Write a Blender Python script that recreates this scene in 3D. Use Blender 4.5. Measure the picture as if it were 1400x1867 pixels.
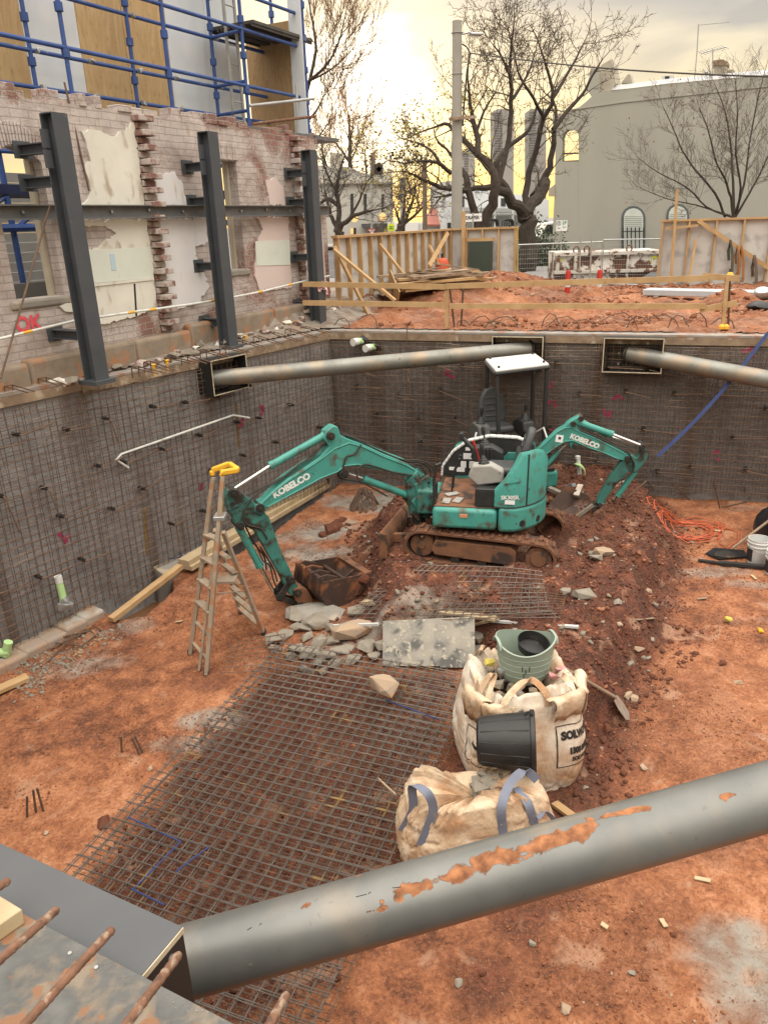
import bpy, bmesh, math, random
import numpy as np
from mathutils import Vector, Matrix, noise as mnoise
R=math.radians
for o in list(bpy.data.objects): bpy.data.objects.remove(o)
SC=bpy.context.scene; C=SC.collection
# ---------------------------------------------------------------- camera
CH,F,TH,RO=1.7,1384.24,.3645276,-.0328871
_ct,_st,_cr,_sr=math.cos(TH),math.sin(TH),math.cos(RO),math.sin(RO)
FW=np.array([0,_ct,-_st]);_u0=np.array([0,_st,_ct]);_r0=np.array([1.,0,0])
RT=_cr*_r0+_sr*_u0; UPV=-_sr*_r0+_cr*_u0
cam=bpy.data.cameras.new('camera');co=bpy.data.objects.new('camera',cam);C.objects.link(co)
m=Matrix.Identity(4)
for i in range(3): m[i][0]=RT[i];m[i][1]=UPV[i];m[i][2]=-FW[i]
m[2][3]=CH; co.matrix_world=m
cam.sensor_fit='VERTICAL';cam.sensor_height=24;cam.lens=F/1867*24;cam.clip_end=3000;cam.clip_start=.05
SC.camera=co
SC.view_settings.view_transform='Standard';SC.view_settings.look='None';SC.view_settings.gamma=1
SC.view_settings.exposure=0.1
# ---------------------------------------------------------------- world: evening overcast with a glow at the horizon
W=bpy.data.worlds.new('World');SC.world=W;W.use_nodes=True
nt=W.node_tree;nt.nodes.clear()
def N(nt,t,**k):
    n=nt.nodes.new(t)
    for a,b in k.items(): setattr(n,a,b)
    return n
def ramp(nt,stops,interp='LINEAR'):
    n=N(nt,'ShaderNodeValToRGB');cr=n.color_ramp;cr.interpolation=interp
    while len(cr.elements)<len(stops): cr.elements.new(.5)
    for e,(p,c) in zip(cr.elements,stops):
        e.position=p;e.color=(c[0],c[1],c[2],1) if not isinstance(c,(int,float)) else (c,c,c,1)
    return n
def mth(nt,op,a,b=None,clamp=False):
    n=N(nt,'ShaderNodeMath',operation=op,use_clamp=clamp)
    for i,x in enumerate((a,b)):
        if x is None: continue
        if isinstance(x,(int,float)): n.inputs[i].default_value=x
        else: nt.links.new(x,n.inputs[i])
    return n.outputs[0]
def mix(nt,f,a,b,bt='MIX'):
    n=N(nt,'ShaderNodeMix',data_type='RGBA',blend_type=bt);L=nt.links.new
    for i,x in ((0,f),(6,a),(7,b)):
        if isinstance(x,(int,float)): n.inputs[i].default_value=x
        elif isinstance(x,(tuple,list)): n.inputs[i].default_value=(x[0],x[1],x[2],1)
        else: L(x,n.inputs[i])
    return n.outputs[2]
SUN_EL,SUN_AZ=R(7.0),R(-1.5)
tc=N(nt,'ShaderNodeTexCoord');sep=N(nt,'ShaderNodeSeparateXYZ');nt.links.new(tc.outputs['Generated'],sep.inputs[0])
el=ramp(nt,[(0,(.95,.62,.20)),(.04,(1.0,.74,.30)),(.10,(.88,.75,.48)),(.17,(.66,.60,.49)),(.25,(.56,.54,.52)),(.36,(.66,.63,.60)),(.6,(2.0,1.92,1.80)),(1,(4.1,3.93,3.68))])
nt.links.new(sep.outputs[2],el.inputs[0])
mp=N(nt,'ShaderNodeMapping');mp.inputs['Scale'].default_value=(3,3,12);nt.links.new(tc.outputs['Generated'],mp.inputs[0])
cl=N(nt,'ShaderNodeTexNoise');cl.inputs['Scale'].default_value=1.6;cl.inputs['Detail'].default_value=6;cl.inputs['Distortion'].default_value=.6;nt.links.new(mp.outputs[0],cl.inputs[0])
cm=ramp(nt,[(.36,(.74,.745,.80)),(.64,(1.2,1.14,1.02))]);nt.links.new(cl.outputs[0],cm.inputs[0])
skyc=mix(nt,1.0,el.outputs[0],cm.outputs[0],'MULTIPLY')
# away from the sunset the sky is brightened to fill camera-facing surfaces
bk=ramp(nt,[(.25,(1.45,1.43,1.40)),(.62,(1,1,1))]);nt.links.new(mth(nt,'MULTIPLY_ADD',sep.outputs[1],.5),bk.inputs[0]);
bk.inputs[0].links[0].from_node.inputs[2].default_value=.5
skyc=mix(nt,1.0,skyc,bk.outputs[0],'MULTIPLY')
sd=(math.sin(SUN_AZ)*math.cos(SUN_EL),math.cos(SUN_AZ)*math.cos(SUN_EL),math.sin(SUN_EL))
dp=N(nt,'ShaderNodeVectorMath',operation='DOT_PRODUCT');nt.links.new(tc.outputs['Generated'],dp.inputs[0]);dp.inputs[1].default_value=sd
ang=mth(nt,'ARCCOSINE',mth(nt,'MINIMUM',dp.outputs['Value'],1.0))
angn=mth(nt,'ADD',ang,mth(nt,'MULTIPLY',mth(nt,'SUBTRACT',cl.outputs[0],.5),.10))
gl=ramp(nt,[(.0,(1.5,1.45,1.35)),(.075,(1.0,.95,.8)),(.115,(.36,.29,.15)),(.19,(.10,.07,.02)),(.36,(0,0,0))]);nt.links.new(angn,gl.inputs[0])
skyc=mix(nt,1.0,skyc,gl.outputs[0],'ADD')
ns=N(nt,'ShaderNodeTexSky',sky_type='NISHITA',sun_disc=False,sun_elevation=SUN_EL,sun_rotation=SUN_AZ)
skyc=mix(nt,.015,skyc,ns.outputs[0],'ADD')
hzr=ramp(nt,[(.48,0.),(.5,1.)]);nt.links.new(mth(nt,'ADD',mth(nt,'MULTIPLY',sep.outputs[2],.5),.5),hzr.inputs[0]);skyc=mix(nt,hzr.outputs[0],(.10,.085,.07),skyc)
bg=N(nt,'ShaderNodeBackground');bg.inputs['Strength'].default_value=1.0;nt.links.new(skyc,bg.inputs[0])
ou=N(nt,'ShaderNodeOutputWorld');nt.links.new(bg.outputs[0],ou.inputs[0])
sl=bpy.data.lights.new('sun','SUN');sl.energy=.55;sl.angle=R(14);sl.color=(1,.80,.55)
so=bpy.data.objects.new('sun',sl);C.objects.link(so);so.rotation_euler=Vector((-sd[0],-sd[1],-math.sin(R(9)))).to_track_quat('-Z','Y').to_euler()
# ---------------------------------------------------------------- helpers
def ray(px,py): return RT*(px-700)-UPV*(py-933.5)+FW*F
C0=np.array([0,0,CH])
def U(px,py,z):
    d=ray(px,py);return Vector(C0+d*((z-CH)/d[2]))
def UA(px,py,p0,az):
    n=np.array([math.cos(az),-math.sin(az),0]);d=ray(px,py);return Vector(C0+d*(((np.array(p0)-C0)@n)/(d@n)))
def UD(px,py,D):
    d=ray(px,py);return Vector(C0+d*(D/d[1]))
def dirv(az): return Vector((math.sin(az),math.cos(az),0))
Z=Vector((0,0,1))
ORG={}
class MB:
    def __init__(s,X=None): s.v=[];s.f=[];s.X=X or Matrix.Identity(4)
    def add(s,vs,fs):
        o=len(s.v);X=s.X;s.v+=[X@Vector(v) for v in vs];s.f+=[tuple(i+o for i in f) for f in fs];return s
    def box(s,c,sz,Rm=None):
        c=Vector(c);vs=[]
        for x in(-.5,.5):
            for y in(-.5,.5):
                for z in(-.5,.5):
                    p=Vector((x*sz[0],y*sz[1],z*sz[2]));vs.append(c+(Rm@p if Rm else p))
        return s.add(vs,[(0,1,3,2),(4,6,7,5),(0,4,5,1),(2,3,7,6),(0,2,6,4),(1,5,7,3)])
    def box2(s,a,b): return s.box([(a[i]+b[i])/2 for i in range(3)],[abs(b[i]-a[i]) for i in range(3)])
    def beam(s,p0,p1,w,h,up=Z,roll=0):
        p0=Vector(p0);p1=Vector(p1);x=(p1-p0);L=x.length;x.normalize();y=Vector(up).cross(x)
        if y.length<1e-4: y=Vector((1,0,0)).cross(x)
        y.normalize();z=x.cross(y);Rm=Matrix((x,y,z)).transposed()
        if roll: Rm=Rm@Matrix.Rotation(roll,3,'X')
        return s.box((p0+p1)/2,(L,w,h),Rm)
    def bar(s,p0,p1,r,n=6,r1=None): return s.tube([p0,p1],[r,r if r1 is None else r1],n)
    def tube(s,pts,r,n=6,closed=False,cap=True):
        pts=[Vector(p) for p in pts];k=len(pts)
        if not isinstance(r,(list,tuple)): r=[r]*k
        vs=[];fs=[];ref=None
        for i in range(k):
            if closed: t=pts[(i+1)%k]-pts[i-1]
            else: t=pts[min(i+1,k-1)]-pts[max(i-1,0)]
            if t.length<1e-9: t=Vector((0,0,1))
            t.normalize()
            if ref is None:
                ref=t.cross(Z if abs(t.z)<.9 else Vector((1,0,0)))
            ref=ref-t*ref.dot(t)
            if ref.length<1e-6: ref=t.cross(Vector((.3,.5,.8)))
            ref.normalize();b=t.cross(ref)
            for j in range(n):
                a=2*math.pi*j/n;vs.append(pts[i]+(ref*math.cos(a)+b*math.sin(a))*r[i])
        for i in range(k if closed else k-1):
            i2=(i+1)%k
            for j in range(n): fs.append((i*n+j,i*n+(j+1)%n,i2*n+(j+1)%n,i2*n+j))
        if cap and not closed: fs.append(tuple(range(n-1,-1,-1)));fs.append(tuple((k-1)*n+j for j in range(n)))
        return s.add(vs,fs)
    def prism(s,pts,vec):
        pts=[Vector(p) for p in pts];vec=Vector(vec);n=len(pts)
        fs=[tuple(range(n)),tuple(range(2*n-1,n-1,-1))]
        for i in range(n): j=(i+1)%n;fs.append((i,i+n,j+n,j))
        return s.add(pts+[p+vec for p in pts],fs)
    def lathe(s,prof,c=(0,0,0),n=24,axis=Z,cap=(0,0)):
        axis=Vector(axis).normalized();x=axis.orthogonal().normalized();y=axis.cross(x);c=Vector(c);vs=[];fs=[]
        for (r,h) in prof:
            for j in range(n):
                a=2*math.pi*j/n;vs.append(c+axis*h+(x*math.cos(a)+y*math.sin(a))*r)
        for i in range(len(prof)-1):
            for j in range(n): fs.append((i*n+j,i*n+(j+1)%n,(i+1)*n+(j+1)%n,(i+1)*n+j))
        if cap[0]: fs.append(tuple(range(n-1,-1,-1)))
        if cap[1]: fs.append(tuple((len(prof)-1)*n+j for j in range(n)))
        return s.add(vs,fs)
    def disc(s,c,axis,r,t,n=24): return s.lathe([(r,-t/2),(r,t/2)],c,n,axis,(1,1))
    def rock(s,c,sz,seed,n=14,flat=1.0,rz=0):
        rg=random.Random(seed);bm=bmesh.new();c=Vector(c);Rm=Matrix.Rotation(rz,3,'Z')
        for i in range(n):
            d=Vector((rg.gauss(0,1),rg.gauss(0,1),rg.gauss(0,1))).normalized()
            # boxy pull
            mx=max(abs(d.x),abs(d.y),abs(d.z));d=d.lerp(d/mx,.55)*rg.uniform(.8,1.05)
            bm.verts.new(c+Rm@Vector((d.x*sz[0]/2,d.y*sz[1]/2,d.z*sz[2]/2)))
        g=bmesh.ops.convex_hull(bm,input=bm.verts)
        bmesh.ops.delete(bm,geom=[v for v in bm.verts if not v.link_faces],context='VERTS')
        bm.verts.index_update();s.add([v.co.copy() for v in bm.verts],[tuple(v.index for v in f.verts) for f in bm.faces]);bm.free();return s
    def build(s,name,mat,parent=None,origin=None,bevel=0,smooth=35,sub=0,solid=0,seg=2,M=None):
        if M is None:
            if parent is not None: M=ORG[parent.name]
            else:
                if origin is None:
                    xs=[v.x for v in s.v];ys=[v.y for v in s.v];zs=[v.z for v in s.v]
                    origin=((min(xs)+max(xs))/2,(min(ys)+max(ys))/2,min(zs))
                M=Matrix.Translation(Vector(origin))
        inv=M.inverted();me=bpy.data.meshes.new(name)
        me.from_pydata([inv@v for v in s.v],[],s.f);me.update()
        if smooth: me.shade_smooth();me.set_sharp_from_angle(angle=R(smooth))
        me.materials.append(mat);o=bpy.data.objects.new(name,me);C.objects.link(o)
        if parent is not None: o.parent=parent
        else: o.matrix_world=M
        ORG[o.name]=M
        if bevel:
            b=o.modifiers.new('bevel','BEVEL');b.width=bevel;b.segments=seg;b.limit_method='ANGLE';b.angle_limit=R(40)
        if solid:
            b=o.modifiers.new('solid','SOLIDIFY');b.thickness=solid;b.offset=0
        if sub:
            b=o.modifiers.new('sub','SUBSURF');b.levels=sub;b.render_levels=sub
        return o
def islands(mb):
    p=list(range(len(mb.v)))
    def fd(i):
        while p[i]!=i: p[i]=p[p[i]];i=p[i]
        return i
    for f in mb.f:
        a=fd(f[0])
        for i in f[1:]: p[fd(i)]=a
    G={}
    for f in mb.f: G.setdefault(fd(f[0]),[]).append(f)
    for r_,fs in G.items():
        ids=sorted({i for f in fs for i in f});ix={k:n for n,k in enumerate(ids)};q=MB();q.v=[mb.v[i] for i in ids];q.f=[tuple(ix[i] for i in f) for f in fs];yield q
def each(mb,name,mat,par,**k):
    o=None
    for q in islands(mb): o=q.build(name,mat,par,**k)
    return o
def tag(o,label,cat,group=None,kind=None):
    if label:o['label']=label
    if cat:o['category']=cat
    if group:o['group']=group
    if kind:o['kind']=kind
    return o
def thing(name,label,cat,loc=(0,0,0),rz=0,group=None):
    o=bpy.data.objects.new(name,None);C.objects.link(o);o.empty_display_size=.1
    M=Matrix.Translation(Vector(loc))@Matrix.Rotation(rz,4,'Z');o.matrix_world=M;ORG[o.name]=M
    return tag(o,label,cat,group)
def dup(o,M,label=None,parent=None):
    c=o.copy();C.objects.link(c)
    if parent is not None: c.parent=parent
    else: c.matrix_world=M
    if label:c['label']=label
    for ch in o.children: dup(ch,None,None,c)
    return c
# ---------------------------------------------------------------- noise in numpy
def vnoise(x,y,seed=0):
    rg=np.random.RandomState(seed);T=rg.rand(256,256)
    xi=np.floor(x).astype(int);yi=np.floor(y).astype(int);fx=x-xi;fy=y-yi
    fx=fx*fx*(3-2*fx);fy=fy*fy*(3-2*fy);g=lambda a,b:T[a%256,b%256]
    return (g(xi,yi)*(1-fx)*(1-fy)+g(xi+1,yi)*fx*(1-fy)+g(xi,yi+1)*(1-fx)*fy+g(xi+1,yi+1)*fx*fy)*2-1
def fbm(x,y,s,oct=4,seed=0,gain=.5):
    a=1;t=0
    for i in range(oct): t=t+a*vnoise(x*s+i*17.3,y*s-i*9.1,seed+i);a*=gain;s*=2.03
    return t
def sstep(a,b,x):
    t=np.clip((x-a)/(b-a),0,1);return t*t*(3-2*t)
def polydist(x,y,P):
    """signed distance, positive inside"""
    P=np.array(P);d=np.full(x.shape,1e9);ins=np.zeros(x.shape,bool);n=len(P)
    for i in range(n):
        a=P[i];b=P[(i+1)%n];e=b-a;t=np.clip(((x-a[0])*e[0]+(y-a[1])*e[1])/(e@e),0,1)
        d=np.minimum(d,np.hypot(x-a[0]-t*e[0],y-a[1]-t*e[1]))
        c=((a[1]>y)!=(b[1]>y))&(x<(b[0]-a[0])*(y-a[1])/(b[1]-a[1]+1e-12)+a[0]);ins^=c
    return np.where(ins,d,-d)
# ---------------------------------------------------------------- materials
MT={}
def bsdf(name,rough=.75,metal=0):
    m=bpy.data.materials.new(name);m.use_nodes=True;t=m.node_tree;b=t.nodes['Principled BSDF']
    b.inputs['Roughness'].default_value=rough;b.inputs['Metallic'].default_value=metal;MT[name]=m
    return m,t,b
def noise(t,sc,det=5,st=None,dist=0,vec=None):
    n=N(t,'ShaderNodeTexNoise');n.inputs['Scale'].default_value=sc;n.inputs['Detail'].default_value=det;n.inputs['Distortion'].default_value=dist
    if vec is None: vec=N(t,'ShaderNodeTexCoord').outputs['Object']
    if st:
        mp=N(t,'ShaderNodeMapping');mp.inputs['Scale'].default_value=st;t.links.new(vec,mp.inputs[0]);vec=mp.outputs[0]
    t.links.new(vec,n.inputs[0]);return n.outputs[0]
def pm(name,c,c2=None,sc=6,rough=.75,metal=0,bump=.15,bsc=60,c3=None,th=.6,w=.05,sc3=3,st=None,st3=None,spec=.4,rv=.12,c4=None,th4=.62,sc4=14,w4=.04,bd=.01):
    m,t,b=bsdf(name,rough,metal);L=t.links.new
    b.inputs['Specular IOR Level'].default_value=spec
    n1=noise(t,sc,6,st)
    r=ramp(t,[(.3,0.),(.7,1.)]);L(n1,r.inputs[0])
    col=mix(t,r.outputs[0],c,c2 or tuple(x*.72 for x in c))
    if c3:
        r3=ramp(t,[(th-w,0.),(th+w,1.)]);L(noise(t,sc3,7,st3,.3),r3.inputs[0]);col=mix(t,r3.outputs[0],col,c3)
    if c4:
        r4=ramp(t,[(th4-w4,0.),(th4+w4,1.)]);L(noise(t,sc4,6),r4.inputs[0]);col=mix(t,r4.outputs[0],col,c4)
    L(col,b.inputs['Base Color'])
    if rv:
        rr=mth(t,'ADD',mth(t,'MULTIPLY',mth(t,'SUBTRACT',n1,.5),rv*2),rough,True);L(rr,b.inputs['Roughness'])
    if bump:
        bp=N(t,'ShaderNodeBump');bp.inputs['Strength'].default_value=bump;bp.inputs['Distance'].default_value=bd
        L(noise(t,bsc,5,st),bp.inputs['Height']);L(bp.outputs[0],b.inputs['Normal'])
    return m
TEAL=(.062,.29,.245)
teal=pm('teal_paint',TEAL,(.05,.235,.20),4,.42,bump=.05,c3=(.085,.075,.055),th=.62,w=.08,sc3=6,c4=(.04,.03,.02),th4=.69,sc4=26)
tealdirty=pm('teal_paint_muddy',(.045,.20,.17),(.035,.12,.10),5,.6,bump=.1,c3=(.03,.022,.016),th=.55,w=.06,sc3=6,c4=(.16,.09,.05),th4=.66,sc4=20)
mudmetal=pm('muddy_steel',(.12,.06,.035),(.20,.09,.045),6,.85,bump=.4,bsc=30,c3=(.045,.03,.024),th=.58,sc3=5)
rusty=pm('rusty_bucket_steel',(.085,.048,.034),(.045,.03,.025),5,.7,.25,bump=.25,bsc=40,c3=(.22,.085,.038),th=.60,sc3=4)
darkcast=pm('dark_greasy_casting',(.035,.032,.028),(.02,.018,.016),8,.6,.2,bump=.25,c3=(.09,.055,.035),th=.6,sc3=7)
blackpl=pm('black_plastic',(.018,.019,.02),(.03,.03,.03),9,.5,bump=.08,c3=(.08,.05,.035),th=.7,sc3=6)
vinyl=pm('black_vinyl',(.038,.041,.043),(.055,.058,.06),12,.45,bump=.08)
greypl=pm('grey_plastic',(.33,.32,.29),(.26,.25,.23),7,.6,bump=.05,c3=(.16,.11,.08),th=.66,sc3=6)
whitep=pm('white_paint',(.56,.57,.56),(.48,.49,.48),6,.5,bump=.04,c3=(.45,.40,.34),th=.68,sc3=5)
chrome=pm('chrome_rod',(.75,.75,.75),(.6,.6,.6),9,.18,1,bump=0)
hose=pm('hose_rubber',(.02,.019,.018),(.05,.04,.03),12,.6,bump=.1)
letter=pm('white_lettering',(.75,.76,.74),(.62,.63,.60),9,.6,bump=0,c3=(.30,.42,.38),th=.68,sc3=25)
rubber=pm('muddy_rubber',(.17,.075,.038),(.09,.042,.025),9,.95,bump=.6,bsc=28,c3=(.055,.035,.028),th=.6,sc3=6)
redp=pm('red_paint',(.42,.03,.02),(.33,.025,.02),7,.45,bump=.04)
yellowp=pm('yellow_plastic',(.75,.42,.03),(.62,.33,.03),8,.5,bump=.05,c3=(.25,.15,.06),th=.7,sc3=9)
alu=pm('worn_aluminium',(.42,.38,.33),(.30,.26,.22),9,.5,.55,bump=.08,c3=(.38,.24,.14),th=.56,sc3=8)
timber=pm('pine_timber',(.46,.31,.16),(.36,.225,.105),5,.75,bump=.15,bsc=50,st=(1,1,1),c3=(.30,.16,.07),th=.7,sc3=10)
timberold=pm('weathered_timber',(.30,.22,.15),(.16,.11,.075),6,.85,bump=.3,c3=(.40,.33,.25),th=.62,sc3=5)
lvl=pm('pale_lvl_timber',(.47,.375,.24),(.37,.28,.165),5,.75,bump=.15,c3=(.40,.30,.18),th=.64,sc3=6)
rebar=pm('rebar_steel',(.16,.10,.065),(.09,.062,.05),9,.7,.3,bump=.3,c3=(.30,.15,.07),th=.62,sc3=5)
meshst=pm('mesh_wire_steel',(.215,.19,.17),(.13,.11,.095),7,.42,.6,bump=.1,c3=(.40,.28,.11),th=.66,sc3=3)
wallwire=pm('wall_mesh_wire',(.17,.10,.065),(.10,.065,.05),5,.65,.3,bump=0,c3=(.26,.19,.14),th=.64,sc3=2.5)
rebarold=pm('rusty_rebar',(.19,.095,.058),(.115,.06,.038),30,.9,.0,bump=.8,bsc=90,c3=(.27,.20,.145),th=.62,w=.05,sc3=26,bd=.004,c4=(.09,.05,.035),th4=.62,sc4=40)
darksteel=pm('grey_primed_steel',(.060,.068,.080),(.075,.083,.094),4,.55,.1,bump=.05,c3=(.13,.125,.12),th=.72,sc3=9)
beamst=pm('grey_beam_steel',(.16,.165,.17),(.12,.125,.13),4,.6,.2,bump=.08,c3=(.25,.2,.16),th=.66,sc3=5)
formply=pm('black_formply',(.014,.014,.015),(.022,.021,.02),5,.55,bump=.05,c3=(.06,.045,.035),th=.68,sc3=4)
plyedge=pm('plywood_edge',(.55,.48,.36),(.40,.33,.23),18,.8,bump=.2)
greyply=pm('grey_box_lid',(.060,.064,.070),(.078,.082,.088),3,.5,bump=.05,c3=(.17,.17,.17),th=.72,sc3=6)
dirtyply=pm('cement_stained_formply',(.125,.125,.118),(.05,.053,.056),9,.6,bump=.35,bsc=50,c3=(.19,.155,.115),th=.55,w=.06,sc3=9,c4=(.21,.105,.055),th4=.58,sc4=9,w4=.02)
capst=pm('capping_steel_top',(.36,.33,.30),(.26,.23,.21),5,.6,.3,bump=.12,c3=(.30,.17,.11),th=.6,sc3=4)
concrete=pm('grey_concrete',(.27,.25,.22),(.20,.185,.165),5,.9,bump=.4,bsc=25,c3=(.36,.30,.23),th=.6,sc3=3)
rubblec=pm('broken_concrete',(.25,.225,.185),(.17,.145,.115),5,.95,bump=.6,bsc=22,c3=(.33,.20,.115),th=.60,sc3=4)
tanrock=pm('tan_stone',(.35,.245,.155),(.27,.215,.17),5,.95,bump=.6,bsc=18,c3=(.42,.24,.13),th=.6,sc3=5)
soilrock=pm('red_soil_clod',(.135,.046,.023),(.07,.026,.015),6,.95,bump=.6,bsc=25,c3=(.30,.13,.07),th=.6,sc3=5)
pipest=pm('grey_pipe_steel',(.235,.235,.215),(.165,.165,.15),3,.45,.45,bump=.08,c3=(.30,.235,.17),th=.58,w=.1,sc3=2.5,c4=(.13,.115,.10),th4=.68,sc4=9)
wovenbag=pm('dirty_woven_bag',(.64,.53,.40),(.48,.34,.21),3,.8,bump=.9,bsc=16,c3=(.34,.18,.085),th=.56,w=.12,sc3=3.4,bd=.03,st=(1,1,.5))
whitebag=pm('white_woven_bag',(.68,.63,.55),(.57,.47,.36),4,.8,bump=.8,bsc=16,c3=(.42,.25,.13),th=.58,w=.12,sc3=3,bd=.025,st=(1,1,.5))
bluestrap=pm('faded_blue_webbing',(.13,.145,.20),(.17,.185,.235),9,.8,bump=.2,bsc=120,c3=(.30,.24,.2),th=.66,sc3=6)
bluew=pm('dark_blue_webbing',(.02,.035,.12),(.03,.05,.15),9,.7,bump=.1)
tubgreen=pm('pale_green_rubber',(.27,.33,.27),(.23,.285,.235),6,.6,bump=.06,c3=(.26,.24,.18),th=.66,sc3=5)
blacktub=pm('black_tub_plastic',(.012,.012,.013),(.022,.021,.02),6,.45,bump=.1,c3=(.06,.05,.045),th=.68,sc3=9)
orangec=pm('orange_cord',(.52,.12,.05),(.42,.09,.04),8,.5,bump=0)
pvc=pm('white_pvc',(.66,.68,.65),(.5,.5,.47),9,.5,bump=.05,c3=(.35,.28,.2),th=.68,sc3=9)
pvcgreen=pm('lime_pipe',(.42,.62,.28),(.36,.55,.25),9,.5,bump=.05)
galv=pm('galvanised_tube',(.42,.43,.43),(.32,.33,.33),6,.45,.6,bump=.05)
scafblue=pm('blue_scaffold_paint',(.035,.085,.28),(.03,.065,.21),6,.5,bump=.05,c3=(.10,.13,.24),th=.66,sc3=5,c4=(.16,.10,.07),th4=.72,sc4=20)
hoardw=pm('white_hoarding_sheet',(.60,.64,.68),(.54,.58,.62),1.3,.8,bump=.05,c3=(.64,.66,.68),th=.6,w=.1,sc3=2,st=(1,1,.3))
hoardback=pm('grey_hoarding_back',(.52,.52,.51),(.44,.44,.435),3,.85,bump=.08,c3=(.30,.30,.30),th=.62,w=.08,sc3=3)
plaster=pm('cream_plaster',(.70,.69,.63),(.60,.59,.53),2.5,.85,bump=.12,c3=(.40,.34,.27),th=.64,w=.06,sc3=5,st3=(1,1,.5))
plasterw=pm('lavender_white_plaster',(.70,.70,.72),(.63,.63,.65),2,.85,bump=.08,c3=(.52,.42,.30),th=.68,w=.06,sc3=3,st3=(3,3,.4))
plasterp=pm('pink_plaster',(.64,.53,.51),(.58,.49,.47),2,.85,bump=.08,c3=(.5,.46,.42),th=.7,sc3=6)
mint=pm('mint_wall_tile',(.64,.68,.63),(.58,.62,.57),3,.5,bump=.05,c3=(.44,.43,.38),th=.7,sc3=8)
render=pm('painted_render_wall',(.36,.355,.315),(.335,.33,.293),.5,.9,bump=.1,bsc=9,c3=(.315,.31,.275),th=.58,w=.12,sc3=.5,st3=(1,1,.25))
ytrim=pm('cream_stone',(.42,.39,.32),(.33,.30,.25),3,.9,bump=.2)
roofiron=pm('corrugated_iron',(.45,.46,.47),(.38,.39,.40),3,.5,.4,bump=.05)
glassd=pm('dark_window_glass',(.03,.035,.04),(.05,.055,.06),3,.15,bump=0)
darkhole=pm('dark_opening',(.02,.02,.02),(.03,.028,.026),3,.9,bump=0)
bark=pm('dark_bark',(.060,.047,.038),(.036,.028,.024),7,.95,bump=.6,bsc=20)
twig=pm('brown_twigs',(.10,.075,.055),(.07,.052,.04),3,.9,bump=0)
leafy=pm('yellow_leaves',(.42,.33,.04),(.30,.27,.05),3,.8,bump=0)
leafr=pm('brown_red_leaves',(.20,.06,.03),(.12,.06,.03),3,.8,bump=0)
leafg=pm('dark_green_leaves',(.045,.06,.03),(.03,.04,.02),3,.8,bump=0)
asphalt=pm('asphalt',(.085,.085,.088),(.065,.065,.068),5,.9,bump=.3,bsc=80,c3=(.12,.115,.11),th=.64,sc3=.6)
pathm=pm('footpath_concrete',(.23,.225,.22),(.18,.175,.17),3,.9,bump=.2)
grassm=pm('verge_grass',(.07,.11,.03),(.05,.085,.025),9,.95,bump=.6,bsc=60,c3=(.12,.11,.05),th=.62,sc3=4)
concpole=pm('concrete_pole',(.33,.32,.29),(.27,.26,.24),2,.9,bump=.1)
towerm=pm('tower_concrete',(.30,.285,.27),(.25,.24,.23),.05,.9,bump=0)
tilered=pm('red_roof_tiles',(.32,.12,.09),(.24,.09,.07),2,.85,bump=.3,bsc=6)
skipm=pm('chipped_white_skip_paint',(.74,.72,.68),(.64,.60,.54),3,.7,bump=.15,c3=(.10,.045,.028),th=.50,w=.02,sc3=2.0,c4=(.16,.07,.04),th4=.6,sc4=9)
silverwrap=pm('silver_wrapped_steel',(.50,.55,.60),(.42,.46,.50),4,.4,.3,bump=.15)
blacksheet=pm('black_plastic_sheet',(.012,.013,.015),(.02,.022,.025),5,.35,bump=.4,bsc=9)
pinkspray=pm('pink_spray_paint',(.50,.05,.16),(.42,.04,.13),9,.8,bump=.1)
bluespray=pm('blue_spray_paint',(.018,.04,.15),(.03,.04,.11),9,.8,bump=.1)
redtape=pm('red_white_tape',(.6,.12,.14),(.7,.62,.6),30,.6,bump=0)
signw=pm('white_sign_face',(.75,.76,.76),(.70,.71,.71),5,.5,bump=0)
signy=pm('lime_yellow_sign',(.72,.82,.04),(.68,.78,.04),5,.5,bump=0)
signink=pm('black_sign_ink',(.02,.02,.02),(.03,.03,.03),5,.6,bump=0)
greeninkm=pm('green_sign_ink',(.03,.30,.16),(.03,.25,.14),5,.6,bump=0)
doorgreen=pm('dark_green_board',(.035,.05,.04),(.042,.058,.046),3,.7,bump=.05)
cream=pm('cream_frame_paint',(.50,.45,.36),(.42,.37,.29),5,.7,bump=.1)
waterm=pm('muddy_water',(.20,.10,.05),(.17,.085,.042),2,.08,bump=.02,bsc=6,rv=0)
# plywood with grain running upright in local coordinates
def plywood(name,c,c2):
    m,t,b=bsdf(name,.75);L=t.links.new
    n=noise(t,2.2,5,(2.2,2.2,.35),1.6);r=ramp(t,[(.3,0.),(.42,1.),(.5,.2),(.6,1.),(.75,.1)]);L(n,r.inputs[0])
    col=mix(t,r.outputs[0],c,c2);r2=ramp(t,[(.60,0.),(.66,1.)]);L(noise(t,9,3,(2,2,1)),r2.inputs[0])
    col=mix(t,mth(t,'MULTIPLY',r2.outputs[0],.45),col,(c2[0]*.6,c2[1]*.55,c2[2]*.5));L(col,b.inputs['Base Color']);return m
ply=plywood('plywood_sheet',(.50,.36,.19),(.42,.28,.135))
plyshade=plywood('plywood_shade_tone',(.34,.23,.12),(.27,.17,.08))  # darker copy of the plywood, shade put into its colour
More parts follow.
